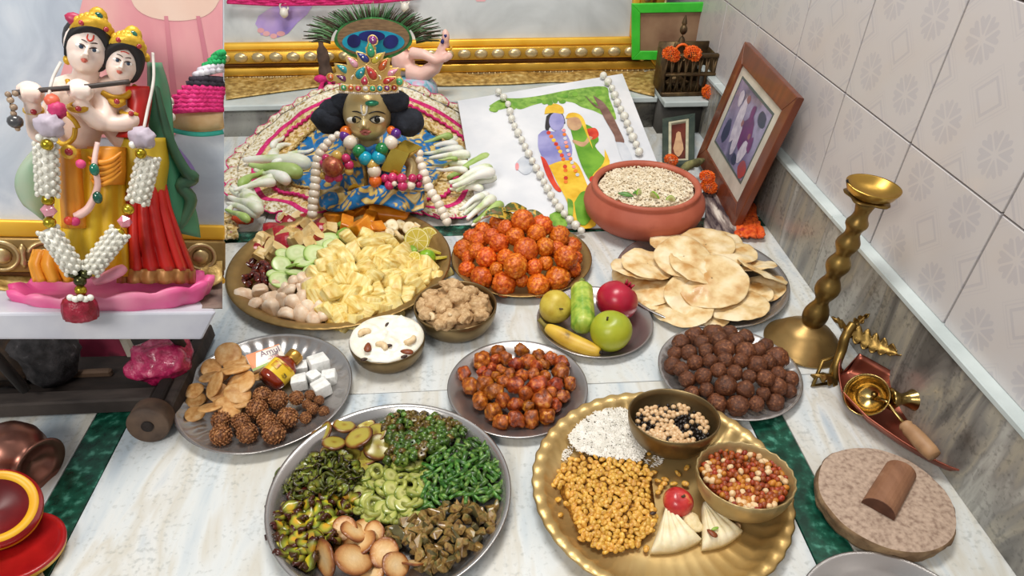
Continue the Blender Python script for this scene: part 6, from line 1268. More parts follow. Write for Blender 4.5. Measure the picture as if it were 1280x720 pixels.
# peacock feather behind the crown
fe = thing('peacock_feather', I(462, 70, -12)+F.o, 'peacock feather eye fanned out behind the jewelled crown', 'feather'); FO = fe.location
def fw(cx, cy_, d=0): return F.pt(380+cx/5.54, cy_/5.54, -14+d)-FO
def ell(name, cx, cy_, rx, ry, d, m, th=0, wob=0):
    pts = []
    for a in np.linspace(0, 2*math.pi, 40, endpoint=False):
        k = 1+wob*math.sin(a*7); x, y = rx*k*math.cos(a), ry*k*math.sin(a); pts.append((cx+x*math.cos(th)-y*math.sin(th), cy_+x*math.sin(th)+y*math.cos(th)))
    poly_plate(name, pts, lambda x, y, e: fw(x, y, d), .5, m, fe)
FB = mat('feather_bronze', '#6b5238', '#8a6d4c', '#4f5a34', scale=60, rough=.45, stretch=(1, 1, 6), c3at=.75); FGR = mat('feather_green', '#1f5a2a', '#3f8a44', '#6fb06a', scale=70, rough=.4, c3at=.76); FTQ = mat('feather_turquoise', '#0f7fa0', '#1ca2bd', scale=30, rough=.35); FNV = mat('feather_navy', '#0f1450', '#1c2470', scale=30, rough=.35)
ell('green_ring', 480, 266, 270, 146, 0, FGR, 0, .015); ell('bronze_zone', 480, 262, 250, 132, -.8, FB); ell('turquoise_zone', 480, 292, 216, 82, -1.6, FTQ)
for q in ((345, 285, 46, 46, .5), (468, 252, 92, 38, 0), (600, 290, 55, 46, -.5)): ell('navy_zone', q[0], q[1], q[2], q[3], -2.4, FNV, q[4])
rgf = random.Random(4)
for m_, cnt, nm in ((mat('barb_brown', '#4a3a28', '#2f2a1c', scale=30, rough=.5), 190, 'brown_barbs'), (mat('barb_green', '#2f5a34', '#5f8a5a', scale=30, rough=.45), 170, 'green_barbs')):
    b = MB()
    for k in range(cnt):
        a = math.pi*(rgf.uniform(.0, 1.0)); r0, r1 = .66, rgf.uniform(.86, 1.10); c0 = (480, 330)
        def q(r, bend): return fw(c0[0]-450*math.cos(a)*r*(1+.02*bend), c0[1]-(300 if math.sin(a) > .2 else 250)*math.sin(a)*r*.98-(45*r if abs(math.cos(a)) > .8 else 0)+18*bend*abs(math.cos(a)), rgf.uniform(.8, 3))
        b.add(tube([q(r0, 0), q((r0+r1)/2, -.4), q(r1, .3)], [.9*s, .7*s, .3*s], 4))
    o = b.build(nm, m_, fe); o['kind'] = 'stuff'
one('shaft', tube([fw(480, 350, 1), fw(475, 600, 6)], 1.2*s, 6), FB, fe)
# beads
BEADC = {k: mat('bead_'+k, c, c2, scale=3, rough=.25, coat=.4) for k, c, c2 in (('orange', '#d9560f', '#ef7a24'), ('purple', '#4f1a78', '#6d2f98'), ('green', '#0f6a34', '#1f8a4a'), ('turquoise', '#0f9ab8', '#2fb8d0'), ('magenta', '#b01450', '#d63a74'), ('gold', '#b98f3a', '#dcb65c'))}
def beads(name, pts, label, org_px, cat='necklace', cordm=None):
    t = thing(name, I(*org_px)+F.o, label, cat); o = t.location
    prev = []
    for px, py, d, r, m in pts:
        p = F.pt(px, py, d)-o; prev.append(p); one('bead', ([tuple(p+Vector(q)*(r*s)) for q in ico(2)[0]], ico(2)[1]), m, t)
    one('thread', tube(prev, .7*s, 5), PRL, t); return t
B6 = lambda L: [(370+x/4.8, 100+y/4.8, d, r/4.8, m) for x, y, r, d, m in L]
bc = BEADC
beads('bead_necklace', B6([(300, 312, 34, -16, bc['orange']), (292, 338, 32, -20, bc['purple']), (326, 374, 40, -24, PRL), (378, 428, 38, -28, bc['green']), (416, 470, 40, -31, bc['turquoise']), (496, 465, 40, -31, bc['turquoise']), (516, 416, 38, -28, bc['green']), (570, 375, 40, -24, PRL), (600, 322, 30, -20, bc['purple']), (572, 303, 26, -16, bc['orange'])]), 'necklace of big orange, purple, pearl, green and turquoise beads on the idol', (460, 190, -28))
beads('bead_pendant', B6([(462, 508, 36, -32, bc['gold']), (470, 546, 40, -34, PRL), (476, 606, 38, -36, bc['orange']), (482, 642, 16, -36, PRL)]), 'short pendant of gold, pearl and orange beads on the idol chest', (468, 214, -34), 'pendant')
lp_ = [(250, 330, 21), (216, 350, 23), (190, 377, 25), (167, 406, 27), (146, 440, 29), (132, 476, 30), (126, 515, 31), (121, 556, 31), (118, 598, 31), (113, 640, 31), (108, 682, 31), (103, 724, 31), (100, 765, 30), (98, 803, 29)]
beads('pearl_string', B6([(x, y, r, -20-i*2.4, PRL) for i, (x, y, r) in enumerate(lp_)]), 'long pearl string hanging left of the idol over the dress', (395, 215, -30))
rp_ = [(742, 440, 24), (742, 480, 26), (756, 520, 28), (768, 560, 29), (780, 602, 30), (796, 642, 30), (816, 680, 30), (840, 714, 30), (858, 748, 30), (874, 784, 30), (892, 818, 29), (905, 850, 29)]
beads('pearl_string', B6([(x, y, r, -14-i*2.8, PRL) for i, (x, y, r) in enumerate(rp_)]), 'long pearl string hanging right of the idol over the dress', (530, 215, -24))
br1 = [(245, 455, 30), (300, 470, 26), (318, 510, 28), (318, 545, 26), (180, 470, 24), (165, 500, 22), (200, 585, 30), (250, 580, 30), (165, 575, 22)]
t = beads('bracelet', B6([(x, y, r, -38, bc['magenta'] if i % 3 < 2 else bc['gold']) for i, (x, y, r) in enumerate(sorted(br1, key=lambda q: math.atan2(q[1]-520, q[0]-245)))]), 'magenta bead bracelet round the idol left hand', (420, 205, -36), 'bracelet')
t = beads('bracelet', B6([(535, 590, 26, -34, bc['magenta']), (580, 585, 28, -38, bc['magenta']), (635, 592, 30, -40, bc['magenta']), (700, 590, 26, -36, bc['magenta']), (740, 585, 20, -30, bc['magenta']), (735, 625, 22, -30, bc['magenta']), (690, 632, 26, -38, PRL), (640, 636, 30, -42, bc['magenta']), (590, 622, 16, -42, PRL), (560, 632, 28, -40, bc['magenta'])]), 'double magenta bead bracelet on the idol forearm', (505, 227, -38), 'bracelet')
bl_ = put('sweet_offering', MB().add(blob(1, 3, .1, 2, 4)).mesh('offering', mat('red_gold_ball', '#8f3a2c', '#b86a44', '#d9c08a', scale=3, rough=.35, metal=.3, c3at=.72)), F.pt(416, 208, -42), (0, 0, 0), 'reddish gold ball held in the idol left hand', 'ball', None, 12*s)
# gold foil armlet and garment
GF = mat('gold_foil', '#b88a1e', '#e6c95a', '#8fa04a', scale=9, rough=.22, metal=.85, detail=3, c3at=.8)
al = thing('gold_armlet', F.pt(500, 196, -22), 'wide folded gold foil armlet on the idol arm', 'armlet'); AOo = al.location
def al_p(x, y, d): return F.pt(370+x/4.8, 100+y/4.8, d)-AOo
one('front_panel', hexa([al_p(575, 405, -28), al_p(680, 440, -30), al_p(620, 570, -32), al_p(505, 540, -30)], [al_p(575, 405, -24), al_p(680, 440, -26), al_p(620, 570, -28), al_p(505, 540, -26)]), GF, al, False)
one('top_panel', hexa([al_p(575, 405, -28), al_p(655, 358, -12), al_p(758, 402, -12), al_p(680, 440, -30)], [al_p(575, 408, -24), al_p(655, 364, -9), al_p(756, 408, -9), al_p(680, 446, -26)]), GF, al, False)
one('side_panel', hexa([al_p(682, 442, -29), al_p(756, 404, -12), al_p(735, 430, -10), al_p(672, 470, -26)], [al_p(680, 444, -26), al_p(752, 406, -9), al_p(730, 434, -8), al_p(668, 474, -23)]), GF, al, False)
gm = thing('silk_tunic', F.pt(460, 215, -20), 'blue and gold silk tunic wrapped round the idol chest', 'garment'); GO = gm.location
def tun(u, v):
    a = math.pi*(.02+.96*u); w_ = 33+10*v; y = 176+66*v+6*math.sin(a)*(1-v); k = math.cos(a)
    return F.pt(462-w_*k, y+2*math.sin(u*30), 4-(24+6*v)*math.sin(a)-1.2*math.sin(u*44+v*3))-GO
one('wrap', grid(tun, 44, 14, 1.0*s), BLUEB, gm)
for k, (pp, m) in enumerate(((((436, 178), (448, 196), (456, 212), (458, 236)), BROC), (((486, 178), (478, 196), (470, 212), (466, 236)), BROC), (((430, 240), (445, 232), (470, 236), (500, 242)), GOLDY))): one('gold_border', tube(spline([F.pt(x, y, 4-27*math.sqrt(max(.05, 1-((x-462)/40)**2))-3)-GO for x, y in pp], 5), 3.0*s, 6, flat=.5), m, gm)
skirt = one('sash', grid(lambda u, v: F.pt(400+130*u, 236+24*v+5*math.sin(u*9), -26-14*math.sin(math.pi*u)-8*v+3*math.sin(u*26+v*4))-GO, 40, 9, 1.2*s), BLUEB, gm)
# ---------------------------------------------------------------- tuberose buds
TUB = mat('tuberose_bud', '#b9c98a', '#dfe3cd', '#f1f0e8', scale=2.2, rough=.45, sss=.15, lo=.34, hi=.46, c3at=.6, rnd=.05); TUBG = mat('tuberose_green', '#8fb04f', '#b9cd84', '#dfe6c0', scale=2.5, rough=.45, c3at=.75)
def bud(i, m):
    pts = [(0, 0, 0), (.25, .02, .04*(i-1)), (.55, .03*(i-1), .08), (.8, .06*(i-1), .08), (1, .09*(i-1), .04)]; return tube(spline(pts, 4), list(np.interp(np.linspace(0, 1, 17), [0, .12, .5, .78, .92, 1], [.035, .05, .075, .125, .10, .03])), 9)
bdm = [MB().add(bud(i, 0)).mesh('tuberose_bud', TUB) for i in range(3)]+[MB().add(bud(1, 0)).mesh('tuberose_bud', TUBG)]
BUDS = [((372, 176), (344, 190)), ((392, 186), (358, 200)), ((380, 198), (340, 206)), ((386, 206), (345, 214)), ((350, 178), (346, 205)), ((362, 190), (352, 212)), ((305, 200), (385, 214)), ((312, 206), (378, 222)), ((318, 212), (366, 228)), ((300, 234), (350, 224)), ((292, 238), (346, 232)), ((330, 212), (300, 236)), ((288, 236), (332, 262)), ((286, 246), (328, 268)), ((284, 254), (320, 274)), ((282, 262), (312, 278)), ((290, 232), (326, 254)), ((355, 170), (340, 186)), ((300, 250), (282, 268)),
        ((530, 178), (566, 172)), ((526, 186), (572, 182)), ((530, 192), (580, 190)), ((536, 198), (588, 198)), ((530, 172), (556, 162)), ((540, 206), (590, 208)), ((545, 212), (585, 216)), ((528, 180), (548, 168)), ((560, 222), (606, 204)), ((562, 228), (612, 212)), ((566, 233), (618, 218)), ((570, 239), (622, 226)), ((575, 212), (612, 198)), ((562, 236), (604, 236)), ((580, 268), (610, 246)), ((584, 274), (622, 252)), ((592, 278), (628, 258)), ((574, 262), (602, 246)), ((590, 282), (612, 268)), ((550, 188), (575, 176)), ((548, 200), (572, 200))]
lb = rows([((a[0]+b_[0])/2, (a[1]+b_[1])/2) for a, b_ in BUDS], 4, 'white tuberose bud,', ' of the spray')
rgb_ = random.Random(12)
for i, (a, b_) in enumerate(BUDS):
    z = .045+rgb_.uniform(0, .03); pa, pb = P(a[0], a[1], z), P(b_[0], b_[1], z-.004); d = pb-pa; l = d.length
    put('tuberose_bud', bdm[i % 4], pa, d.to_track_quat('X', 'Z').to_euler(), lb[i], 'flower', 'tuberose buds on the dress', l)
# ---------------------------------------------------------------- white picture card with pearl strings
bz = .012; cBL, cBR = P(600, 284, bz), P(852, 281, bz); pass
zt_ = (cBR-cBL).length/(ray(778, 92)-ray(572, 126)).length
cTL, cTR = EYE+ray(572, 126)*zt_, EYE+ray(778, 92)*zt_
cN = (cBR-cBL).cross(cTL-cBL); cTR = EYE+ray(778, 92)*((cBL-EYE).dot(cN)/ray(778, 92).dot(cN))
CN = (cBR-cBL).cross(cTL-cBL).normalized(); CN = CN if CN.z > 0 else -CN
card = thing('picture_card', cBL, 'white printed card of a couple under a tree leaning behind the clay pot', 'picture'); K0 = cBL
one('board', hexa([q-CN*.008-K0 for q in (cBL, cBR, cTR, cTL)], [q-K0 for q in (cBL, cBR, cTR, cTL)]), mat('white_card', '#d3d6dc', '#e3e4e8', scale=10, rough=.3), card, False)
one('back_edge', hexa([q-CN*.012-K0 for q in (cBL, cBR, cTR, cTL)], [q-CN*.008-K0 for q in (cBL, cBR, cTR, cTL)]), mat('brown_board', '#5a4632', rough=.9), card, False)
PM = {k: mat('print_'+k, a, b_, scale=sc__, rough=.35) for k, a, b_, sc__ in (('leafgreen', '#5f8f2a', '#8fb84a', 60), ('yellow', '#d9a81e', '#edc843', 30), ('lilac', '#7f7fb8', '#a29fce', 20), ('skin', '#d9a27a', '#e8bc98', 20), ('red', '#b8241e', '#d9482c', 30), ('green', '#4f8a1e', '#79ad34', 20), ('trunk', '#6b4a44', '#8a6a60', 40), ('hair', '#1c1a20', '#2c2a30', 20), ('pink', '#d8788a', '#e8a0a0', 40), ('gray', '#b9bfc9', '#d3d6dc', 20), ('orange', '#d9661a', '#ee8a34', 40))}
_lay = [0]
def cpatch(pts, k, sm=True, nm='print'):
    _lay[0] += 1; q = [(540+x/3.43, 90+y/3.43) for x, y in pts]
    if sm:
        v3 = [Vector((x, y, 0)) for x, y in q]; q = [(p.x, p.y) for p in spline(v3+[v3[0]], 4)[:-1]]
    v = [on_plane(x, y, cBL+CN*(.0004+.00004*_lay[0]), CN)-K0 for x, y in q]
    bm = bmesh.new(); f_ = bm.faces.new([bm.verts.new(p) for p in v]); bmesh.ops.triangulate(bm, faces=[f_]); one(nm, frombm(bm), PM[k], card, False)
def cell_(cx, cy_, rx, ry, k, th=0): cpatch([(cx+rx*math.cos(a)*math.cos(th)-ry*math.sin(a)*math.sin(th), cy_+rx*math.cos(a)*math.sin(th)+ry*math.sin(a)*math.cos(th)) for a in np.linspace(0, 6.283, 10, endpoint=False)], k)
cpatch([(245, 145), (300, 115), (380, 112), (470, 100), (600, 75), (740, 62), (760, 110), (790, 200), (745, 190), (690, 165), (640, 150), (600, 130), (520, 125), (440, 140), (380, 160), (345, 150), (300, 160), (265, 165)], 'leafgreen', nm='printed_foliage')
for i in range(26): x = rgb_.uniform(255, 760); y = np.interp(x, [245, 400, 600, 760], [150, 130, 110, 120])+rgb_.uniform(-28, 40)*(.6+.5*(x > 600)); cell_(x, y, rgb_.uniform(10, 20), rgb_.uniform(7, 12), rgb_.choice(('leafgreen', 'green')))
cpatch([(690, 100), (715, 150), (740, 200), (780, 270), (790, 300), (825, 300), (800, 240), (770, 180), (735, 130)], 'trunk', nm='printed_trunk'); cpatch([(735, 160), (700, 140), (655, 100), (700, 150)], 'trunk')
cpatch([(790, 300), (830, 310), (860, 380), (820, 385)], 'gray'); cpatch([(355, 395), (390, 360), (425, 370), (430, 420), (400, 440), (370, 420)], 'gray'); cell_(365, 405, 8, 16, 'pink')
cpatch([(490, 190), (485, 240), (500, 250), (520, 180), (560, 185), (572, 220), (560, 180), (525, 165)], 'hair')
cpatch([(455, 270), (480, 250), (520, 255), (560, 250), (590, 290), (600, 350), (560, 420), (500, 410), (470, 360), (455, 320)], 'lilac', nm='printed_body')
cpatch([(500, 400), (560, 380), (620, 390), (660, 470), (690, 560), (700, 660), (600, 660), (580, 560), (540, 480)], 'yellow', nm='printed_garment'); cpatch([(465, 360), (490, 380), (530, 470), (555, 510), (530, 505), (490, 440)], 'red')
cell_(535, 212, 33, 40, 'lilac'); cpatch([(482, 180), (490, 150), (525, 135), (560, 150), (562, 178), (520, 175)], 'yellow', nm='printed_crown'); cell_(507, 133, 12, 10, 'green')
cpatch([(590, 230), (640, 220), (690, 240), (715, 290), (700, 320), (750, 380), (760, 420), (735, 470), (690, 480), (650, 420), (620, 340)], 'green', nm='printed_body'); cpatch([(660, 245), (700, 240), (715, 270), (690, 290), (665, 275)], 'red'); cpatch([(690, 280), (650, 320), (610, 305), (605, 290), (650, 300), (670, 275)], 'skin')
cell_(612, 215, 34, 36, 'skin'); cpatch([(572, 200), (585, 178), (620, 176), (650, 200), (668, 260), (690, 330), (650, 240), (625, 195)], 'yellow'); cpatch([(740, 330), (762, 400), (700, 470), (690, 440), (735, 390)], 'yellow'); cell_(690, 460, 16, 14, 'red')
for i in range(14): t_ = i/13; cell_(500+25*math.sin(t_*3)+t_*70, 260+t_*210, 9, 8, ('red', 'orange', 'yellow')[i % 3])
for i in range(12): t_ = i/11; cell_(565-10*math.sin(t_*3)+t_*60, 250+t_*190, 8, 7, ('pink', 'orange', 'gray')[i % 3])
cpatch([(610, 560), (640, 515), (675, 520), (690, 600), (660, 655), (625, 640)], 'green'); cpatch([(505, 610), (545, 600), (580, 660), (505, 660)], 'leafgreen'); cpatch([(580, 540), (605, 560), (600, 640), (585, 620)], 'leafgreen')
def card_string(path, r, label):
    L_ = [Vector((540+x/3.43, 90+y/3.43, 0)) for x, y in path]; sp_ = spline(L_, 30); acc = [sp_[0]]
    for q in sp_:
        if (q-acc[-1]).length > r*1.85: acc.append(q)
    c0 = on_plane(acc[len(acc)//2].x, acc[len(acc)//2].y, cBL+CN*.012, CN); t = thing('pearl_string', c0, label, 'beads'); pr_ = []
    for i, q in enumerate(acc):
        p = on_plane(q.x, q.y, cBL+CN*(.0015+r*mpp(c0)), CN)-c0; pr_.append(p)
        link('pearl', bpy.data.meshes['string_pearl'] if i or 'string_pearl' in bpy.data.meshes else MB().add(ico(2)).mesh('string_pearl', PRLW), t, p, None, r*mpp(c0)*(1+.12*math.sin(i*2.3)))
    one('thread', tube(pr_, .001, 5), PRL, t)
PRLW = mat('white_pearl', '#d3d0c2', '#e8e6dc', scale=3, rough=.3, coat=.3)
MB().add(ico(2)).mesh('string_pearl', PRLW)
card_string([(285, 85), (325, 135), (345, 210), (385, 290), (430, 380), (480, 470), (520, 545), (570, 610), (640, 680)], 5.0, 'white pearl string running down the left of the white card')
card_string([(735, 15), (770, 65), (795, 130), (825, 190), (850, 255), (880, 320), (895, 365)], 5.0, 'white pearl string running down the right of the white card')
# variegated leaves behind the orange balls, flower stub and fringe at the left
vl = variants('dried_leaf', 1, lambda i: grid(lambda u, v: ((u-.5)*2, (v-.5)*1.0*math.sin(math.pi*(.03+.94*u))**.8, .3*abs(v-.5)+.15*math.sin(u*4)), 13, 7, .03), mat('variegated_leaf', '#c9a23a', '#2f5a2a', '#7a5a24', scale=2.6, rough=.4, lo=.42, hi=.5, c3at=.64))[0]
for i, (x, y, a, r_) in enumerate(((626, 270, .1, .036), (644, 263, .5, .034), (668, 272, -.3, .03))): put('dried_leaf', vl, P(x, y, .06), (.3, .2, a), ['yellow and green leaf at the left behind the orange balls', 'dark green mottled leaf behind the topmost orange ball', 'small brown leaf at the right behind the orange balls'][i], 'leaf', None, r_)
put('flower_stub', MB().add(blob((1.6, .8, .7), 2, .2, 2, 3)).mesh('flower_stub', mat('red_orange_stub', '#b82c10', '#dd5a24', scale=8, rough=.7, bump=.8, bscale=20)), P(303, 274, .03), (0, 0, -.2), 'orange-red flower stub at the left under the tuberose buds', 'flower', None, .017)
clothstrip('gold_fringe', [P(276, 272), P(296, 272), P(300, 302), P(276, 306)], .012, NET, 'scrap of gold fringe on the floor at the left of the fruit thali', 'cloth', seed=13)
# ================================================================ LEFT: tilted marble shelf with the couple figurine
wv = ray(140, 240).normalized(); Xr = (rgt-wv*rgt.dot(wv)).normalized(); Uu = (upv-wv*upv.dot(wv)); Uu = (Uu-Xr*Uu.dot(Xr)).normalized()
AL = R(12); G = Frame(P(140, 400, .205), Xr, Uu*math.cos(AL)-wv*math.sin(AL)); gs = G.s
def gp_(px, py, d=0): return G.pt(px, py, d)
# marble shelf
fr = [gp_(-60, 392, -52), gp_(271, 390, -52), gp_(253, 425, -52), gp_(-60, 425, -52)]; bkv = G.y*(150*gs)
sh = thing('marble_shelf', fr[3].lerp(fr[2], .5), 'white marble shelf slab tilted up over the dark wooden cart', 'shelf')
MSH = mat('shelf_marble', '#aeb0c0', '#c4c6d0', '#d8d9df', scale=9, rough=.3, detail=6, lo=.3, hi=.5, c3at=.7)
one('slab', bevel(hexa(fr, [p+bkv for p in fr]), 3*gs, 2), MSH, sh, False, sh.location)
for i, x in enumerate((-30, 215)):
    a = gp_(x, 418, 70); one('prop', tube([a-sh.location, Vector((a.x, a.y+.02, .062))-sh.location], 7*gs, 8), mat('shaded_dark_cart_wood', '#17100d', '#2a1f1a', '#3f322b', scale=14, rough=.8, stretch=(1, 4, 1), detail=6, bump=.4, c3at=.75), sh)  # near-black wood colour holds the shade below the slab
# painted panel behind
CANV2 = mat('blue_grey_canvas', '#aab6c6', '#c3cedb', '#dbe2ea', scale=10, rough=.5, detail=7, dist=1.4, lo=.3, hi=.5, c3at=.7)
PB = gp_(280, 352, 60); pn = thing('framed_painting', gp_(130, 352, 60), 'painting of a pink robe in a carved gilt frame behind the couple figurine', 'painting')
tr_v = (gp_(280, -25, 60)-PB); upn = tr_v.normalized(); Wp = 380*gs; Hp = tr_v.length
bx = ((gp_(0, 356, 60)-PB)); bx = (bx-upn*0).normalized()
def pa(a, b, l): return PB+bx*a+upn*b-G.y*l-pn.location
for a0, a1, h_, m, nm in ((0, 9, 12, GOLDY, 'outer_rail'), (9, 20, 5, COVE, 'cove'), (20, 62, 15, mat('carved_gilt', '#7d6236', '#a3854f', '#c9b07d', scale=30, rough=.4, metal=.6, c3at=.75), 'carved_rail'), (62, 82, 9, GOLDY, 'inner_rail')):
    one(nm, bevel(hexa([pa(0, a0*gs, 0), pa(Wp, a0*gs, 0), pa(Wp, a1*gs, 0), pa(0, a1*gs, 0)], [pa(0, a0*gs, h_*gs), pa(Wp, a0*gs, h_*gs), pa(Wp, a1*gs, h_*gs), pa(0, a1*gs, h_*gs)]), 2.5*gs, 2), m, pn)
cv2 = one('canvas', hexa([pa(0, 80*gs, -3*gs), pa(Wp, 80*gs, -3*gs), pa(Wp, Hp, -3*gs), pa(0, Hp, -3*gs)], [pa(0, 80*gs, 1*gs), pa(Wp, 80*gs, 1*gs), pa(Wp, Hp, 1*gs), pa(0, Hp, 1*gs)]), CANV2, pn, False)
one('backing', hexa([pa(0, 0, -6*gs), pa(Wp, 0, -6*gs), pa(Wp, Hp, -6*gs), pa(0, Hp, -6*gs)], [pa(0, 0, -3*gs), pa(Wp, 0, -3*gs), pa(Wp, Hp, -3*gs), pa(0, Hp, -3*gs)]), COVE, pn, False)
CAR = mat('carved_boss', '#9a7d48', '#d3bb8a', scale=20, rough=.35, metal=.6)
for k in range(1, 9):
    c = pa(k*43*gs-12*gs, 41*gs, 15*gs)
    o = one('boss', ([Vector(c)+bx*(p[0]*11*gs)+upn*(p[2]*11*gs)-G.y*(p[1]*6*gs) for p in ico(2)[0]], ico(2)[1]), CAR, pn)
    one('scroll', tube([Vector(c)+bx*(17*gs*math.cos(a))+upn*(17*gs*math.sin(a))-G.y*(1.5*gs) for a in np.linspace(.3, 6.0, 22)], 2.6*gs, 6), CAR, o)
    one('leaf_carving', tube([Vector(c)+bx*(22*gs)+upn*((u-.5)*30*gs)-G.y*(1*gs) for u in np.linspace(0, 1, 6)], [1*gs, 4*gs, 3*gs, 3*gs, 4*gs, 1*gs], 6), CAR, o)
cpn = -G.y; cp1 = pa(0, 0, 1*gs)+pn.location
def robe(name, pts, m, lift=.0006, sm=4):
    v3 = [Vector((x, y, 0)) for x, y in pts]; q = [(p.x, p.y) for p in spline(v3+[v3[0]], sm)[:-1]] if sm else pts
    v = [on_plane(x, y, cp1+cpn*lift, cpn)-pn.location for x, y in q]; bm = bmesh.new(); f_ = bm.faces.new([bm.verts.new(p) for p in v]); bmesh.ops.triangulate(bm, faces=[f_]); bmesh.ops.recalc_face_normals(bm, faces=bm.faces); return one(name, frombm(bm), m, cv2, False)
ROBE = mat('rose_robe_paint', '#dd8f9c', '#e9a5ab', '#efb9b5', scale=7, rough=.5, stretch=(3, 1, 1), detail=3, lo=.3, hi=.55, c3at=.75)
def robe_rows(name, rows_, m, lift=.0006):
    v = []; f = []
    for y, x0, x1 in rows_:
        for k in range(9): v.append(on_plane(x0+(x1-x0)*k/8, y, cp1+cpn*lift, cpn)-pn.location)
    for i in range(len(rows_)-1):
        for k in range(8): q = i*9+k; f.append((q, q+9, q+10, q+1))
    return one(name, (v, f), m, cv2, False)
robe_rows('painted_robe', [(-20, 108, 278.5), (20, 98, 278.5), (60, 86, 278.5), (100, 74, 278.5), (130, 62, 270), (150, 54, 240), (172, 60, 214)], ROBE)
robe('painted_fold', [(160, -18), (168, 8), (190, 22), (225, 26), (256, 20), (272, 4), (270, -18)], mat('cream_paint', '#e9c3b2', '#efd2c2', scale=8, rough=.5), .0009)
for i, (x0, x1) in enumerate(((128, 96), (205, 214), (245, 262))): robe('painted_fold_line', [(x0, 20), (x0+5, 20), (x1+8, 120), (x1, 120)], mat('deep_rose_paint', '#cf7f90', '#da8f9a', scale=7, rough=.5), .001+.0001*i, 0)
robe('painted_hem', [(215, 178), (228, 190), (245, 215), (240, 235), (225, 225), (214, 200)], FOOT, .0011)
# cloth between the panel and the shelf edge
def runner2(name, top, bot, m, label, amp, n=50, d0=45, d1=-30):
    def fn(u, v):
        x = top[0][0]+(top[-1][0]-top[0][0])*u; yt = np.interp(x, [p[0] for p in top], [p[1] for p in top]); yb2 = np.interp(x, [p[0] for p in bot], [p[1] for p in bot])
        return gp_(x, yt+(yb2-yt)*v, d0+(d1-d0)*v-amp*math.sin(u*21+v*5)*.5)
    return tag(one(name, grid(fn, n, 9, 2.0*gs), m), label, 'cloth')
runner2('gold_cloth', [(-20, 345), (60, 348), (150, 352), (278, 318)], [(-20, 358), (40, 372), (62, 386), (150, 384), (235, 374), (278, 352)], BROC, 'crumpled gold cloth lying behind the couple figurine base', 4, 50, 54, 22)
runner2('brown_cloth', [(-20, 362), (40, 366), (90, 374), (150, 374), (278, 352)], [(-20, 389), (60, 390), (120, 391), (200, 391), (274, 386)], mat('taupe_cloth', '#5b4a46', '#8a7468', '#a8938a', scale=26, rough=.7, detail=5, c3at=.75), 'taupe brown cloth spread on the tilted marble shelf', 2, 50, 50, -40)
# knitted cap on a gold pouch at the panel's right end
kc = thing('knitted_hat', gp_(245, 150, 40), 'magenta, black, white and green knitted hat on a gold pouch right of figurine', 'hat'); KO = kc.location
def kp(x, y, d): return gp_(x, y, d)-KO
one('pouch', grid(lambda u, v: kp(206+73*u, 128+40*v*(.75+.25*math.sin(math.pi*u)), 46-22*math.sin(math.pi*min(1, v*.8+.1))*(.4+.6*u)), 12, 10, 3*gs), mat('gold_pouch', '#c9a06a', '#e6cba0', scale=24, rough=.4, detail=4, sss=.05), kc)
YG = mat('green_yarn', '#0f8a4a', '#1fae62', scale=120, rough=.85); YW = mat('white_yarn', '#c9c3cf', '#e3dfe6', scale=120, rough=.85); YK = mat('black_yarn', '#1c1520', '#332a38', scale=120, rough=.85)
for i in range(13):
    v = i/12; y0_ = 133-58*v; x0 = 205+62*v**1.15; m = MAG if i < 6 else (YK if i in (6, 7) else (YW if i < 10 else YG)); 
    one('yarn_row', tube([kp(x0+(279-x0)*u, y0_-6*math.sin(u*1.5)-3*v+6*(1-u)*(1-v)+9*u*(i < 8), 36-18*math.sin(math.pi*(.15+.5*u))+1.0*math.sin(u*34+i)) for u in np.linspace(0, 1, 18)], 4.2*gs, 7), m, kc)
one('teal_rim', tube([kp(200+79*u, 158+10*math.sin(u*2.4), 30) for u in np.linspace(0, 1, 12)], 3*gs, 7), mat('teal_trim', '#1f9a8a', '#3fb8a6', scale=30, rough=.6), kc)
one('white_ring', tube([kp(211+5*math.cos(a), 130+8*math.sin(a), 22) for a in np.linspace(0, 6.28, 15)], 1.8*gs, 6), WHB, kc); one('white_drop', (([tuple(kp(213, 146, 22)+Vector(p)*(6*gs)) for p in ico(2)[0]]), ico(2)[1]), WHB, kc)
# ---------------------------------------------------------------- the couple
RESIN = mat('pale_resin_skin', '#e6c6b6', '#efd8cb', '#f3e2d8', scale=6, rough=.38, sss=.2, lo=.3, hi=.52, c3at=.72)
fg_ = thing('couple_figurine', gp_(147, 385, 0), 'painted resin figurine of an embracing couple with flute on a pink lotus base', 'figurine'); FO_ = fg_.location
def g(px, py, d=0): return gp_(px, py, d)-FO_
def gE(px, py, d, rx, rz, ry, th=0):                   # ellipsoid: across, up, deep; th rolls it in the picture plane
    return Matrix.Translation(g(px, py, d)) @ Matrix((G.x, G.y, G.z)).transposed().to_4x4() @ Matrix.Rotation(th, 4, 'Y') @ Matrix.Diagonal((rx*gs, ry*gs, rz*gs, 1))
def eb(name, px, py, d, rx, rz, ry, m, par=None, th=0, sub=2): return MB().add(ico(sub), 0, gE(px, py, d, rx, rz, ry, th)).build(name, m, par or fg_)
def tb_(name, pts, rad, m, par=None, seg=8, n=5, flat=1): 
    sp_ = spline([g(*p) for p in pts], n); rr = np.interp(np.linspace(0, 1, len(sp_)), np.linspace(0, 1, len(rad)), rad)*gs if hasattr(rad, '__len__') else rad*gs
    return one(name, tube(sp_, list(rr) if hasattr(rr, '__len__') else rr, seg, flat=flat), m, par or fg_)
LOT = mat('pink_lotus', '#c21a6a', '#e05a94', '#efa0b8', scale=7, rough=.4, lo=.3, hi=.52, c3at=.7)
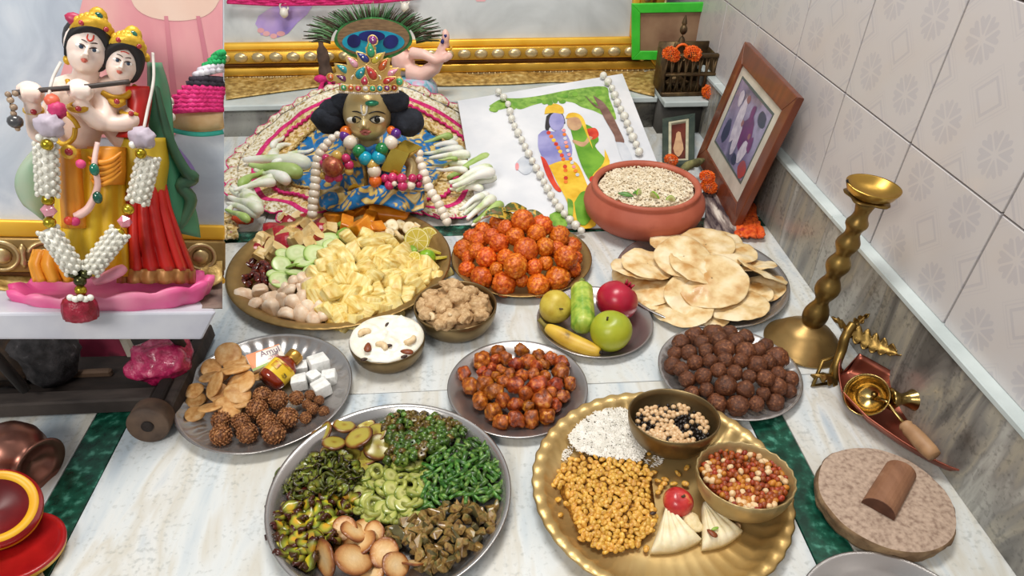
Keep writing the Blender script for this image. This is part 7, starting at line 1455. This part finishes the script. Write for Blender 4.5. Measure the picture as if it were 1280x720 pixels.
lv_ = lathe([(.01, -.62), (.55, -.62), (.80, -.56), (.93, -.2), (1.0, .25), (1.0, .5), (.95, .55), (.85, .25), (.01, .2)], 96, lambda r, z, a, i: (r*(1+.03*math.cos(a*13)*(i in (2, 3, 4, 5))), z+(.22*abs(math.cos(a*6.5)) if i in (4, 5, 6) else 0)))
MB().add(lv_, 0, gE(148, 369, 0, 108, 26, 50)).build('lotus_base', LOT, fg_)
# bodies
b = MB()
def bt_(pts, rad): sp_ = spline([g(*p) for p in pts], 5); b.add(tube(sp_, list(np.interp(np.linspace(0, 1, len(sp_)), np.linspace(0, 1, len(rad)), rad)*gs), 12))
b.add(ico(3), 0, gE(96, 150, 2, 24, 46, 17, .06)); b.add(ico(2), 0, gE(100, 116, 2, 29, 20, 15, .1)); bt_([(103, 112, 2), (106, 96, 0), (109, 84, 0)], [14, 12, 13])      # torso and neck of the taller figure
b.add(ico(3), 0, gE(148, 142, 4, 22, 42, 16, -.1)); b.add(ico(2), 0, gE(146, 122, 4, 22, 16, 14, 0)); bt_([(146, 122, 3), (149, 108, 1), (151, 96, 0)], [11, 9.5, 11])
bt_([(76, 118, 2), (62, 148, -4), (50, 168, -10), (44, 150, -20), (40, 128, -27)], [12, 11, 10.5, 9, 7.5])           # arm to the left fist
bt_([(124, 118, 0), (132, 138, -14), (126, 152, -24), (110, 142, -30), (98, 126, -32)], [11.5, 11, 10.5, 9, 7.5])   # other arm to the right fist
bt_([(166, 122, 2), (170, 140, -8), (160, 152, -18), (140, 155, -24), (122, 150, -26)], [11, 10.5, 10, 8.5, 6.5])   # her arm round his waist
for cx, cy_, dd_ in ((38, 116, -29), (100, 113, -34)):
    b.add(ico(2), 0, gE(cx, cy_, dd_, 13, 12, 10))
    for k in range(4): bt_([(cx-9+k*6, cy_-8, dd_-4), (cx-9+k*6.2, cy_-4, dd_-11), (cx-8+k*6, cy_+3, dd_-13), (cx-7+k*5.5, cy_+7, dd_-9)], [3.0, 3.2, 3.0, 2.4])
    bt_([(cx+8, cy_+8, dd_-2), (cx+3, cy_+9, dd_-10), (cx-3, cy_+7, dd_-12)], [3.4, 3.2, 2.6])
for k in range(4): bt_([(124, 146+k*3, -28), (116, 147+k*3.2, -30), (111, 148+k*3, -27)], [2.6, 2.5, 2])
# heads
def head(cx, cy_, d, rx, rz, th):
    c_, s__ = math.cos(th), math.sin(th)
    def T(u, v, dd=0): return (cx+u*c_-v*s__, cy_+u*s__+v*c_, d+dd)          # u right, v down in the face
    b.add(ico(3), 0, gE(*T(0, -.12*rz, 2), rx, rz*.88, rx*1.02, -th*-1)); b.add(ico(3), 0, gE(*T(0, .36*rz, -3), rx*.74, rz*.62, rx*.78, th)); b.add(ico(2), 0, gE(*T(0, .84*rz, -rx*.55), rx*.25, rz*.16, rx*.24, th))
    b.add(ico(2), 0, gE(*T(-.42*rx, .36*rz, -rx*.55), rx*.3, rz*.24, rx*.26, th)); b.add(ico(2), 0, gE(*T(.42*rx, .36*rz, -rx*.55), rx*.3, rz*.24, rx*.26, th))
    bt_([T(0, -.12*rz, -rx*.92), T(0, .15*rz, -rx*1.06), T(0, .32*rz, -rx*1.16)], [1.5*rx/25, 2.4*rx/25, 4.0*rx/25]); b.add(ico(1), 0, gE(*T(-3.4*rx/25, .36*rz, -rx*1.02), 2.4, 2.1, 2.5)); b.add(ico(1), 0, gE(*T(3.4*rx/25, .36*rz, -rx*1.02), 2.4, 2.1, 2.5))
    for sx in (-1, 1): b.add(ico(2), 0, gE(*T(sx*rx*.98, .12*rz, 3), 3, 7*rz/30, 4, th))
    return T
T1 = head(109, 61, -6, 22, 29, .26); T2 = head(153, 78, -10, 18.5, 25, .30)
body = fused('body', b, 1.5*gs, RESIN, fg_, None, 3)
HB2 = mat('painted_black_hair', '#0d0b0d', '#221d1f', scale=20, rough=.5); IRB = mat('painted_eye_blue', '#2a3d52', rough=.3); LIPR = mat('painted_coral_lip', '#d8705e', rough=.4); REDM = mat('painted_red_mark', '#d3402a', rough=.4); BRW = mat('painted_brow', '#4a3a36', rough=.6)
def face(T, rx, rz, mark):
    def dpt(u, v):                                      # how far the face surface stands forward at (u,v)
        best = 0
        for (uc, vc, dc, a, b_, c) in ((0, -.12*rz, 2, rx, rz*.88, rx*1.02), (0, .36*rz, -3, rx*.74, rz*.62, rx*.78), (-.42*rx, .36*rz, -rx*.55, rx*.3, rz*.24, rx*.26), (.42*rx, .36*rz, -rx*.55, rx*.3, rz*.24, rx*.26)):
            k = 1-((u-uc)/a)**2-((v-vc)/b_)**2
            if k > 0: best = min(best, dc-c*math.sqrt(k))
        return best
    q = lambda u, v, e=0: T(u, v, dpt(u, v)+e)
    k = rx/25
    for sx in (-1, 1):
        e = MB().add(ico(2), 0, gE(*q(sx*9.6*k, -1*k, -.2), 6.2*k, 2.9*k, 1.8*k, .24)).build('eye', mat('painted_eye_white', '#efe9e4', rough=.3), fg_)
        MB().add(ico(2), 0, gE(*q(sx*9.6*k+.4, -.8*k, -1.4), 2.5*k, 2.5*k, 1.0*k)).build('iris', IRB, e)
        tb_('upper_lid', [q(sx*9.6*k+u*7*k, -1*k-3.0*k*(1-u*u), -1.2) for u in (-1, -.5, 0, .5, 1)], [.4*k, 1*k, 1.1*k, 1*k, .4*k], BRW, None, 5)
        tb_('eyebrow', [q(sx*10*k+u*8*k, -8.5*k-2.2*k*(1-u*u), -.6) for u in (-1, -.5, 0, .5, 1)], [.3*k, .7*k, .8*k, .7*k, .3*k], BRW, None, 5)
    tb_('lips', [q(u*5.2*k, 16.2*k+.7*k*u*u, -1.6+1.6*u*u) for u in (-1, -.5, 0, .5, 1)], [.4*k, 1.5*k, 1.9*k, 1.5*k, .4*k], LIPR, None, 6)
    tb_('lower_lip', [q(u*3.8*k, 18.6*k, -1.6+1.6*u*u) for u in (-1, 0, 1)], [.4*k, 1.7*k, .4*k], LIPR, None, 6)
    tb_('forehead_mark', [q(*p) for p in mark], 1.0*k, REDM, None, 5)
face(T1, 22, 29, [(-3.4, -18, -.3), (-3.8, -13.5, -.3), (-1, -10.5, -.3), (2, -11, -.3), (3.8, -14, -.3), (3.6, -18.5, -.3)]); face(T2, 18.5, 25, [(-6, -12, -.3), (-1, -13.5, -.3), (5, -12.5, -.3)])
# hair
def hair(T, rx, rz):
    tb_('hair', [T(-1.04*rx, .5*rz, -2), T(-1.1*rx, 0, -6), T(-.95*rx, -.5*rz, -10), T(-.5*rx, -.86*rz, -14), T(0, -.97*rz, -15), T(.5*rx, -.86*rz, -14), T(.95*rx, -.5*rz, -10), T(1.1*rx, 0, -6), T(1.05*rx, .55*rz, -2), T(.85*rx, .8*rz, 0)], [2.5, 4, 5, 6, 6.5, 6.5, 6.5, 6, 4.5, 2], HB2, None, 8)
    MB().add(ico(3), 0, gE(*T(0, -.2*rz, 8), rx*1.08, rz*.95, rx*1.0, 0)).build('hair_back', HB2, fg_)
hair(T1, 22, 29); hair(T2, 18.5, 25)
GPT = mat('gold_paint', '#c9971f', '#e3b93a', '#f0d575', scale=16, rough=.4, metal=.3, c3at=.78, bump=.4, bscale=200); GEMG = mat('gem_emerald', '#0a4a3a', '#136b55', scale=8, rough=.15, coat=.6); GEMR = mat('gem_ruby', '#8f1420', '#b8303a', scale=8, rough=.2, coat=.6)
def tiara(T, rx, rz, name):
    tb_(name, [T(-1.05*rx, -.62*rz, -8), T(-.7*rx, -1.0*rz, -14), T(0, -1.2*rz, -16), T(.65*rx, -1.1*rz, -14), T(1.1*rx, -.66*rz, -8)], [4, 6, 7.5, 6.5, 5], GPT, None, 9)
    for i, u in enumerate(np.linspace(-.9, 1.0, 9)): eb('crown_boss', *T(u*rx, (-1.26+.42*u*u)*rz-4, -17+5*u*u), 4.6, 5.2, 3.6, GPT)
    o = eb('crown_peak', *T(.15*rx, -1.45*rz, -13), 9, 10, 5, GPT); MB().add(ico(2), 0, gE(*T(.15*rx, -1.45*rz, -18), 4.6, 4.8, 2.4)).build('gem', GEMG, o)
    for u in (-.7, .75): eb('ruby', *T(u*rx, -1.02*rz, -20), 2.8, 2.8, 2, GEMR)
tiara(T1, 22, 29, 'tiara'); tiara(T2, 18.5, 25, 'tiara')
MB().add(blob(1, 2, .15, 2, 5), 0, gE(97, 26, -16, 11.5, 7.5, 5, .35)).build('pink_plume', mat('rose_feather', '#a8204a', '#c9486a', scale=8, rough=.4), fg_)
for x, y, d in ((84, 75, -6), (183, 72, -4)): eb('earring', x, y, d, 4, 5, 3.5, GPT)
# clothes
YEL = mat('yellow_paint', '#d9a818', '#e6c028', '#edd04a', scale=9, rough=.42, stretch=(4, 1, 1), lo=.3, hi=.52, c3at=.72); ORA = mat('orange_paint', '#d9861c', '#e89c2e', '#efb04a', scale=9, rough=.42, stretch=(4, 1, 1), c3at=.75); REDP = mat('red_paint', '#a81414', '#c92a22', '#d9483a', scale=9, rough=.38, stretch=(4, 1, 1), c3at=.78); GRN = mat('green_veil', '#2f7a55', '#5f9a78', '#a8c4a4', scale=6, rough=.4, c3at=.72)
def drape(name, rowsx, m, dep, pleats, amp, d0=0, th=2.2, nu=56, nv=18, wrap=math.pi):
    ys = [r_[0] for r_ in rowsx]
    def fn(u, v):
        y = ys[0]+(ys[-1]-ys[0])*v; xl, xr = np.interp(y, ys, [r_[1] for r_ in rowsx]), np.interp(y, ys, [r_[2] for r_ in rowsx]); a = wrap*(u-.5)
        k = amp*(.3+.7*v)*math.sin(u*pleats*2*math.pi+1.2*math.sin(v*3)); dd_ = np.interp(v, np.linspace(0, 1, len(dep)), dep)
        return g((xl+xr)/2+(xr-xl)/2*math.sin(a)/math.sin(wrap/2 if wrap < math.pi else math.pi/2), y, d0-dd_*math.cos(a)-k)
    return one(name, grid(fn, nu, nv, th*gs), m, fg_)
drape('red_skirt', [(228, 158, 206), (260, 154, 214), (300, 152, 228), (338, 150, 242)], REDP, [20, 26, 32, 36], 7, 4.5, 4)
drape('skirt_hem', [(336, 150, 242), (354, 148, 243)], mat('bronze_gold_hem', '#8a5a2c', '#b8824a', '#c99a5c', scale=16, rough=.45, metal=.3, c3at=.75), [36.5, 38], 7, 4.5, 4, 2.4, 56, 5)
drape('yellow_dhoti', [(186, 72, 154), (225, 72, 156), (270, 70, 158), (310, 62, 162), (345, 56, 164)], YEL, [22, 27, 32, 36, 36], 6, 3.6, -2)
drape('dhoti_hem', [(312, 44, 92), (330, 38, 100), (352, 44, 106)], ORA, [18, 26, 28], 5, 5, -14, 2.4, 40, 10)
drape('waist_wrap', [(184, 112, 156), (200, 109, 156), (216, 108, 156), (230, 112, 154)], ORA, [26, 34, 36, 32], 0, 0, -4, 2.4, 30, 12)
for k in range(5): tb_('wrap_fold', [(110+k, 196+k*7, -36), (124, 203+k*7, -43), (138, 201+k*6, -43), (152, 190+k*6, -37)], [1, 3.2, 3.2, 1], ORA)
drape('orange_sash', [(186, 73, 100), (230, 76, 104), (285, 78, 110)], ORA, [34, 36, 38], 3, 2.6, -8, 2.2, 30, 14)
drape('red_blouse', [(108, 158, 184), (125, 160, 188), (150, 158, 184), (172, 146, 176)], REDP, [12, 18, 20, 20], 0, 0, 0, 2.2, 24, 12)
drape('yellow_blouse', [(172, 152, 206), (205, 152, 210), (240, 154, 206)], mat('olive_yellow_paint', '#b89a1e', '#cdb02c', '#8f8a28', scale=8, rough=.42, c3at=.75), [20, 24, 24], 4, 2, 4, 2.2, 36, 12)
one('green_veil', grid(lambda u, v: g(186+(14+46*v**1.1)*u+4*math.sin(v*9)*u+2*v, 78+205*v+14*u*v, 12-10*math.sin(u*3)-4*math.sin(v*7+u*4)), 14, 30, 2*gs), GRN, fg_)
tb_('veil_fold', [(190, 80, 4), (200, 130, 0), (214, 180, 0), (232, 214, -2), (240, 222, 2), (226, 232, 0), (238, 250, 2), (226, 280, 4), (214, 298, 6)], [2, 4, 6, 7, 9, 8, 8, 6, 2], mat('dark_green_paint', '#274a35', '#3f6a4a', scale=8, rough=.4))
one('veil_left', grid(lambda u, v: g(66-(10+38*math.sin(math.pi*min(1, v*.75))*u), 172+105*v-20*u*v, 6-5*math.sin(u*3)), 10, 16, 2*gs), mat('pale_veil', '#cfa89c', '#8fb89c', '#5fae90', scale=6, rough=.4, c3at=.75, lo=.35, hi=.58), fg_)
tb_('pink_garland', [(122, 178, -40), (118, 205, -46), (122, 232, -48), (112, 258, -48), (100, 268, -48), (92, 270, -48)], [2.6, 3, 3.4, 4, 4.6, 3], mat('pale_pink_paint', '#e3b9b0', '#efcfc8', scale=9, rough=.45))
for x, y, m in ((101, 205, mat('magenta_flower', '#b8265e', '#d9487e', scale=20, rough=.5)), (118, 212, GEMG), (122, 247, GEMG), (94, 277, mat('magenta_flower')), (86, 276, REDM)): eb('flower_knob', x, y, -52, 5, 7 if m is GEMG else 5, 4, m)
for pts in (([(66, 128, -8), (78, 138, -20), (92, 150, -24), (98, 160, -24)]), ([(84, 100, -10), (92, 116, -18), (102, 118, -20), (114, 112, -18)]), ([(134, 122, -14), (144, 132, -20), (156, 128, -18)]), ([(64, 158, -16), (72, 176, -24), (82, 180, -26), (92, 172, -26), (94, 160, -24)])): tb_('gold_chain', pts, 2.6, GPT)
for x, y, d, rr in ((42, 138, -22, 10), (98, 134, -34, 11), (146, 125, -17, 8), (164, 140, -14, 12)):
    tb_('bangle', [(x+rr*math.cos(a), y+3.5*math.sin(a), d-9*math.sin(a)+2) for a in np.linspace(0, 6.28, 13)], 3, GPT, None, 7, 2); eb('ruby', x, y+2, d-11, 3, 3, 2, GEMR)
tb_('gold_collar', [(128, 116, -12), (142, 122, -17), (158, 120, -14), (170, 108, -6)], 3.4, GPT); eb('waist_jewel', 86, 190, -46, 8, 8, 4, GPT); eb('ruby', 86, 190, -50, 4, 4, 2.2, GEMR)
FLB = mat('dark_flute', '#2a2422', '#4a3f3a', scale=20, rough=.45)
tb_('flute', [(16, 116, -38), (60, 112, -42), (110, 108, -45), (162, 102, -42)], 2.6, FLB, None, 8)
tb_('flute_cord', [(14, 118, -40), (13, 130, -41), (17, 148, -41)], .8, FLB, None, 5)
for x, y, r_ in ((10, 118, 3), (19, 117, 3), (13, 125, 3.4), (17, 134, 3.6), (17, 142, 3)): eb('bead', x, y, -41, r_, r_, r_, mat('tan_bead', '#8a7460', '#b59d84', scale=20, rough=.3))
eb('dark_bead', 19, 152, -41, 7.5, 7, 7, mat('grey_pearl', '#3a3a3c', '#5a5a5c', scale=10, rough=.2, coat=.5)); eb('bead', 22, 161, -41, 2.6, 2.6, 2.6, mat('tan_bead'))
# foot
tb_('pink_foot', [(118, 352, -36), (134, 346, -40), (150, 338, -42), (156, 334, -40)], [5, 7, 7, 4], mat('pink_foot_paint', '#dd7f9a', '#eaa0b2', scale=9, rough=.4))
# bead garland hung over the figurine
gl = thing('bead_garland', gp_(110, 250, -62), 'white woven bead garland with gold and pink beads hanging over the figurine', 'garland'); GLO = gl.location
RB = MB().add(ico(1)).mesh('rope_bead', PRLW); GBD = mat('gold_bead', '#a88f1e', '#cdb83a', scale=6, rough=.2, metal=.8); PKC = mat('pink_crystal', '#cf7f92', '#e3a5b2', scale=6, rough=.1, coat=.6); DKB = mat('olive_metal_bead', '#3f3f22', '#5f5f38', scale=10, rough=.2, metal=.7); LIL = mat('lilac_rose', '#a89aa8', '#c3b8c6', scale=14, rough=.5, bump=.6, bscale=60)
def h(px, py, d=0): return gp_(px, py, d)-GLO
def rope(p0, p1, r, d):
    a, b_ = h(*p0, d), h(*p1, d); L_ = (b_-a).length; t = (b_-a)/L_; s_ = t.cross(-G.y).normalized(); n = s_.cross(t); k = int(L_/(4.2*gs)); Mr = Matrix((s_, n, t)).transposed()
    one('rope_core', tube([a, b_], r*gs*.8, 8), PRLW, gl)
    for i in range(k+1):
        for j in range(7):
            if (i+j) % 2: continue
            an = -math.pi*.05+math.pi*1.1*j/6; c = a+t*(L_*i/k)+s_*(r*.84*gs*math.cos(an))+(-G.y)*(r*.84*gs*math.sin(an)*.95)
            o = link('rope_bead', RB, gl, c, Mr.to_euler(), (2.9*gs, 2.9*gs, 3.9*gs))
rope((57, 182), (60, 243), 11.5, -58); rope((60, 288), (94, 338), 11.5, -60); rope((186, 196), (172, 252), 12.5, -44); rope((150, 290), (112, 338), 11.5, -58)
def gb(nm, x, y, r_, m, d=-60, z=1): return one(nm, ([tuple(h(x, y, d)+G.x*(p[0]*r_*gs)+G.y*(p[1]*r_*gs)+G.z*(p[2]*r_*gs*z)) for p in ico(2)[0]], ico(2)[1]), m, gl, nm != 'crystal_bead')
for x, y, r_, m, d in ((59, 181, 6, GBD, -66), (60, 250, 6.4, GBD, -60), (62, 278, 6.4, GBD, -60), (176, 192, 6, GBD, -58), (160, 262, 6.6, GBD, -50), (148, 291, 6.6, GBD, -58), (92, 341, 6.6, DKB, -62), (107, 342, 6.6, DKB, -62), (100, 351, 6.8, DKB, -64), (101, 363, 6.4, GBD, -64)): gb('gold_bead', x, y, r_, m, d)
for x, y, d in ((61, 263, -60), (156, 277, -54)): one('crystal_bead', ([tuple(h(x, y, d)+Vector(p)*(8*gs)) for p in ico(1)[0]], ico(1)[1]), PKC, gl, False)
for x, y, d in ((62, 157, -58), (178, 172, -46)): one('lilac_rose', ([tuple(h(x, y, d)+Vector(p)*(12.5*gs)) for p in blob(1, 3, .35, 2.4, 3, .1, 5)[0]], ico(3)[1]), LIL, gl)
for k, (x, y) in enumerate(((50, 172), (58, 175), (67, 173), (166, 181), (176, 184), (186, 181))): gb('pearl', x, y, 4.2, PRLW, -60 if k < 3 else -50)
one('rose_charm', ([tuple(h(71, 137, -52)+Vector(p)*(8.5*gs)) for p in blob(1, 3, .3, 2.4, 9, .1, 5)[0]], ico(3)[1]), mat('magenta_flower'), gl); one('coral_charm', ([tuple(h(65, 126, -50)+Vector(p)*(7*gs)) for p in blob(1, 2, .2, 2.4, 2)[0]], ico(2)[1]), mat('coral_charm', '#d8583e', '#e8785a', scale=9, rough=.4), gl)
for pts in ([(76, 78, -22), (66, 98, -34), (61, 122, -48), (60, 148, -56)], [(191, 66, -16), (192, 100, -26), (184, 140, -38), (180, 160, -44)]): one('cord', tube(spline([h(*p) for p in pts], 6), 1.7*gs, 6), mat('white_cord', '#c9c3bc', '#dcd7d0', scale=60, rough=.7), gl)
TAS = mat('dark_red_beads', '#7a0f22', '#a3203a', '#c24a5e', scale=90, rough=.3, bump=1, bscale=220)
one('tassel', MB().add(lathe([(.01, -1), (.6, -1), (.95, -.8), (1, -.2), (.95, .5), (.8, .9), (.01, .95)], 24, lambda r, z, a, i: (r*(1+.05*math.cos(a*12)), z)), 0, Matrix.Translation(h(100, 386, -66)) @ Matrix((G.x, G.y, G.z)).transposed().to_4x4() @ Matrix.Diagonal((17.5*gs, 15*gs, 14*gs, 1))).v and (lambda mb: (mb.v, mb.f))(MB().add(lathe([(.01, -1), (.6, -1), (.95, -.8), (1, -.2), (.95, .5), (.8, .9), (.01, .95)], 24, lambda r, z, a, i: (r*(1+.05*math.cos(a*12)), z)), 0, Matrix.Translation(h(100, 386, -66)) @ Matrix((G.x, G.y, G.z)).transposed().to_4x4() @ Matrix.Diagonal((17.5*gs, 15*gs, 14*gs, 1)))), TAS, gl)
for k in range(5): gb('pearl', 88+k*6.2, 372+2*(k % 2), 3.8, PRLW, -80+2*abs(k-2))
# ================================================================ CART AND POTS AT THE LEFT EDGE
CW = mat('shaded_dark_cart_wood'); CW2 = mat('shaded_grey_worn_wood', '#2c2522', '#463d38', '#5d534c', scale=12, rough=.8, stretch=(1, 4, 1), detail=6, bump=.4, c3at=.75)  # both woods have the shelf's shade painted into their colour
y0c = P(100, 522, 0).y; xr_ = P(205, 520, 0).x
ct = thing('wooden_cart', (-.9, y0c+.2, 0), 'low dark worn wooden cart with painted shade and round wheel under the marble shelf', 'cart'); CO_ = ct.location
def cb_(name, c, s__, m, bv=.003, M=None): return one(name, bevel(box(Vector(c)-CO_, s__, M), bv, 1), m, ct, False)
cb_('front_beam', (xr_-.52, y0c+.012, .024), (1.02, .030, .030), CW2); dq = [Vector((xr_-1.0, y0c+.03, 0)), Vector((xr_-.02, y0c+.03, 0)), Vector((P(262, 412, 0).x-.015, P(262, 412, 0).y, 0)), Vector((xr_-1.0, P(262, 412, 0).y, 0))]; one('deck', hexa([q-CO_+Vector((0, 0, .004)) for q in dq], [q-CO_+Vector((0, 0, .016)) for q in dq]), CW, ct, False)
e0, e1 = P(208, 520, .022), P(260, 412, .022); dv_ = e1-e0; Me = Vector((dv_.x, dv_.y, 0)).to_track_quat('Y', 'Z').to_matrix()
cb_('side_beam', e0+dv_*.5, (.022, dv_.length, .03), CW2, .003, Me)
zb0, zb1 = .016, .030; cb_('front_board', (xr_-.575, y0c+.085, (zb0+zb1)/2), (.93, .012, zb1-zb0), mat('brown_shelf_wood', '#3f2e22', '#5f4836', '#7a6250', scale=14, rough=.75, stretch=(1, 4, 1), detail=6, c3at=.75))
cb_('added_dark_board', (xr_-.53, y0c+.44, .11), (.98, .012, .14), CW)  # board added to darken the space under the shelf
wc = P(186, 530, .032)-CO_; wd_ = Vector((.12, -1, .25)); Mw = Matrix.Translation(wc) @ wd_.to_track_quat('Z', 'Y').to_matrix().to_4x4()
wh = MB().add(lathe([(.0005, -.03), (.030, -.03), (.0315, -.028), (.0315, .004), (.029, .007), (.0005, .006)], 40), 0, Mw).build('wheel', mat('round_end_wood', '#4a3a30', '#6b5645', '#8a7460', scale=26, rough=.7, detail=6, c3at=.75), ct)
MB().add(lathe([(.0005, .0055), (.009, .0065), (.009, .009), (.0005, .009)], 20), 0, Mw).build('hub_peg', CW, wh); cb_('axle', Vector(wc)+CO_+Vector((0, .05, .003)), (.02, .09, .02), CW)
zc_ = .044
def boxq(name, pts, hgt, m, label, cat, zt=0): pass
bg = put('plastic_bag', MB().add(blob((1, .9, .75), 4, .35, 1.8, 5, .07, 6)).mesh('plastic_bag', mat('magenta_plastic', '#8f1240', '#c22a62', '#e0708f', scale=4, rough=.25, coat=.4, lo=.3, hi=.55, c3at=.72, bump=.8, bscale=14)), P(201, 450, .055), (0, 0, .4), 'crumpled magenta plastic bag under the right end of the marble shelf', 'bag', None, .05)
sb = thing('leaning_box', P(150, 478, .06), 'open dark box with pale worn edge leaning on the cart beside the bag', 'box'); so = sb.location
Yb_ = y0c+.115; q = [onY(147, 420, Yb_+.03), onY(155, 420, Yb_+.03), onY(186, 480, Yb_), onY(176, 482, Yb_)]
one('pale_edge', hexa([p-so for p in q], [p-so+Vector((0, .012, -.004)) for p in q]), mat('worn_pale_wood', '#8a8274', '#b5ad9e', scale=30, rough=.8), sb, False)
q2 = [onY(98, 420, Yb_+.035), onY(148, 420, Yb_+.032), onY(177, 483, Yb_+.003), onY(105, 483, Yb_+.006)]
one('side_panel', hexa([p-so for p in q2], [p-so+Vector((0, .010, 0)) for p in q2]), mat('dark_magenta_card', '#4a1426', '#8a2440', '#2a1218', scale=12, rough=.6), sb, False)
put('grey_bundle', MB().add(blob((1, .7, 1.1), 3, .4, 1.8, 15, .1, 5)).mesh('grey_bundle', mat('shaded_grey_cloth', '#1c1a1c', '#3f3c3e', '#6a6668', scale=3, rough=.85, c3at=.75, bump=.6, bscale=9)), P(58, 446, .075), (0, 0, .2), 'grey cloth bundle with painted shade inside the wooden cart', 'cloth', None, .048)  # cloth colour darkened to stand for shade under the shelf
put('brown_bundle', MB().add(blob((1, .8, 1.1), 3, .3, 1.6, 25, .08, 5)).mesh('brown_bundle', mat('shaded_brown_cloth', '#1f1610', '#3f2c1c', '#5f4630', scale=3, rough=.85, c3at=.75)), P(8, 448, .075), (0, 0, .2), 'brown bundle with painted shade at the far left inside the wooden cart', 'cloth', None, .048)  # shelf shade put into the brown as well
# copper pot lying on its side
pc = P(14, 566, .046); pa_ = (P(72, 590, .034)-pc).normalized(); cpot = thing('copper_pot', pc, 'copper water pot lying on its side at the left edge', 'pot'); Mc = pa_.to_track_quat('Z', 'Y').to_matrix().to_4x4()
MB().add(lathe([(.0005, -.046), (.016, -.045), (.018, -.0425), (.034, -.034), (.045, -.016), (.0475, .004), (.042, .022), (.032, .034), (.027, .039), (.029, .045), (.040, .051), (.042, .052), (.0405, .053), (.027, .047), (.024, .04), (.0005, .036)], 56), 0, Mc).build('vessel', mat('polished_copper', '#9a6a5c', '#845446', '#6d4238', scale=8, rough=.3, metal=.85, detail=5, c3at=.78), cpot)
RC_ = mat('red_clay_paint', '#8f0c10', '#b81a1a', '#6a0c10', scale=14, rough=.35, coat=.3, detail=5, c3at=.78); YC = mat('yellow_clay_paint', '#d99a12', '#e6b224', scale=14, rough=.4)
ld = P(20, 690, .016); lid = thing('red_clay_dish', (ld.x, ld.y, 0), 'glossy red clay dish with yellow underside at the bottom left', 'dish'); rr = 55*mpp(ld)
tilt = Matrix.Translation((0, 0, .012)) @ Euler((R(-6), R(8), 0)).to_matrix().to_4x4()
MB().add(lathe([(.0005, .008), (rr*.78, .009), (rr*.86, .014), (rr*.93, .017), (rr, .016), (rr*1.0, .013)], 60), 0, tilt).build('inside', RC_, lid); MB().add(lathe([(rr*1.0, .013), (rr*.98, .007), (rr*.9, .001), (rr*.6, -.006), (.0005, -.006)], 60), 0, tilt).build('yellow_side', YC, lid)
ub = P(-8, 634, .075); bo = thing('red_clay_bowl', ub, 'red clay bowl with thick yellow ring leaning over the red dish', 'bowl'); r2_ = 50*mpp(ub)
MU = (Vector((.42, -.32, .85))).to_track_quat('Z', 'Y').to_matrix().to_4x4()
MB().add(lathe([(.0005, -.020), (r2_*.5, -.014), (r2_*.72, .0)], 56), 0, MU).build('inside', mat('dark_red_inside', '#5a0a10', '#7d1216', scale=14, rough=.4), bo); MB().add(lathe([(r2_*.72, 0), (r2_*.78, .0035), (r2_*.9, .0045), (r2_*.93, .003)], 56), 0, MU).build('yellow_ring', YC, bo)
MB().add(lathe([(r2_*.93, .003), (r2_*1.0, -.002), (r2_*1.02, -.010), (r2_*.95, -.018), (r2_*.97, -.024), (r2_*.8, -.034), (.0005, -.036)], 56), 0, MU).build('outside', RC_, bo)
MB().add(lathe([(r2_*.965, -.0225), (r2_*.99, -.0250), (r2_*.93, -.0285)], 56), 0, MU).build('lower_yellow_band', YC, bo)
c = P(-38, 775, .012); plate('steel_plate', steel_prof(.085, .014, .8), (c.x, c.y), 'edge of a steel plate in the bottom left corner', STEEL, 56)
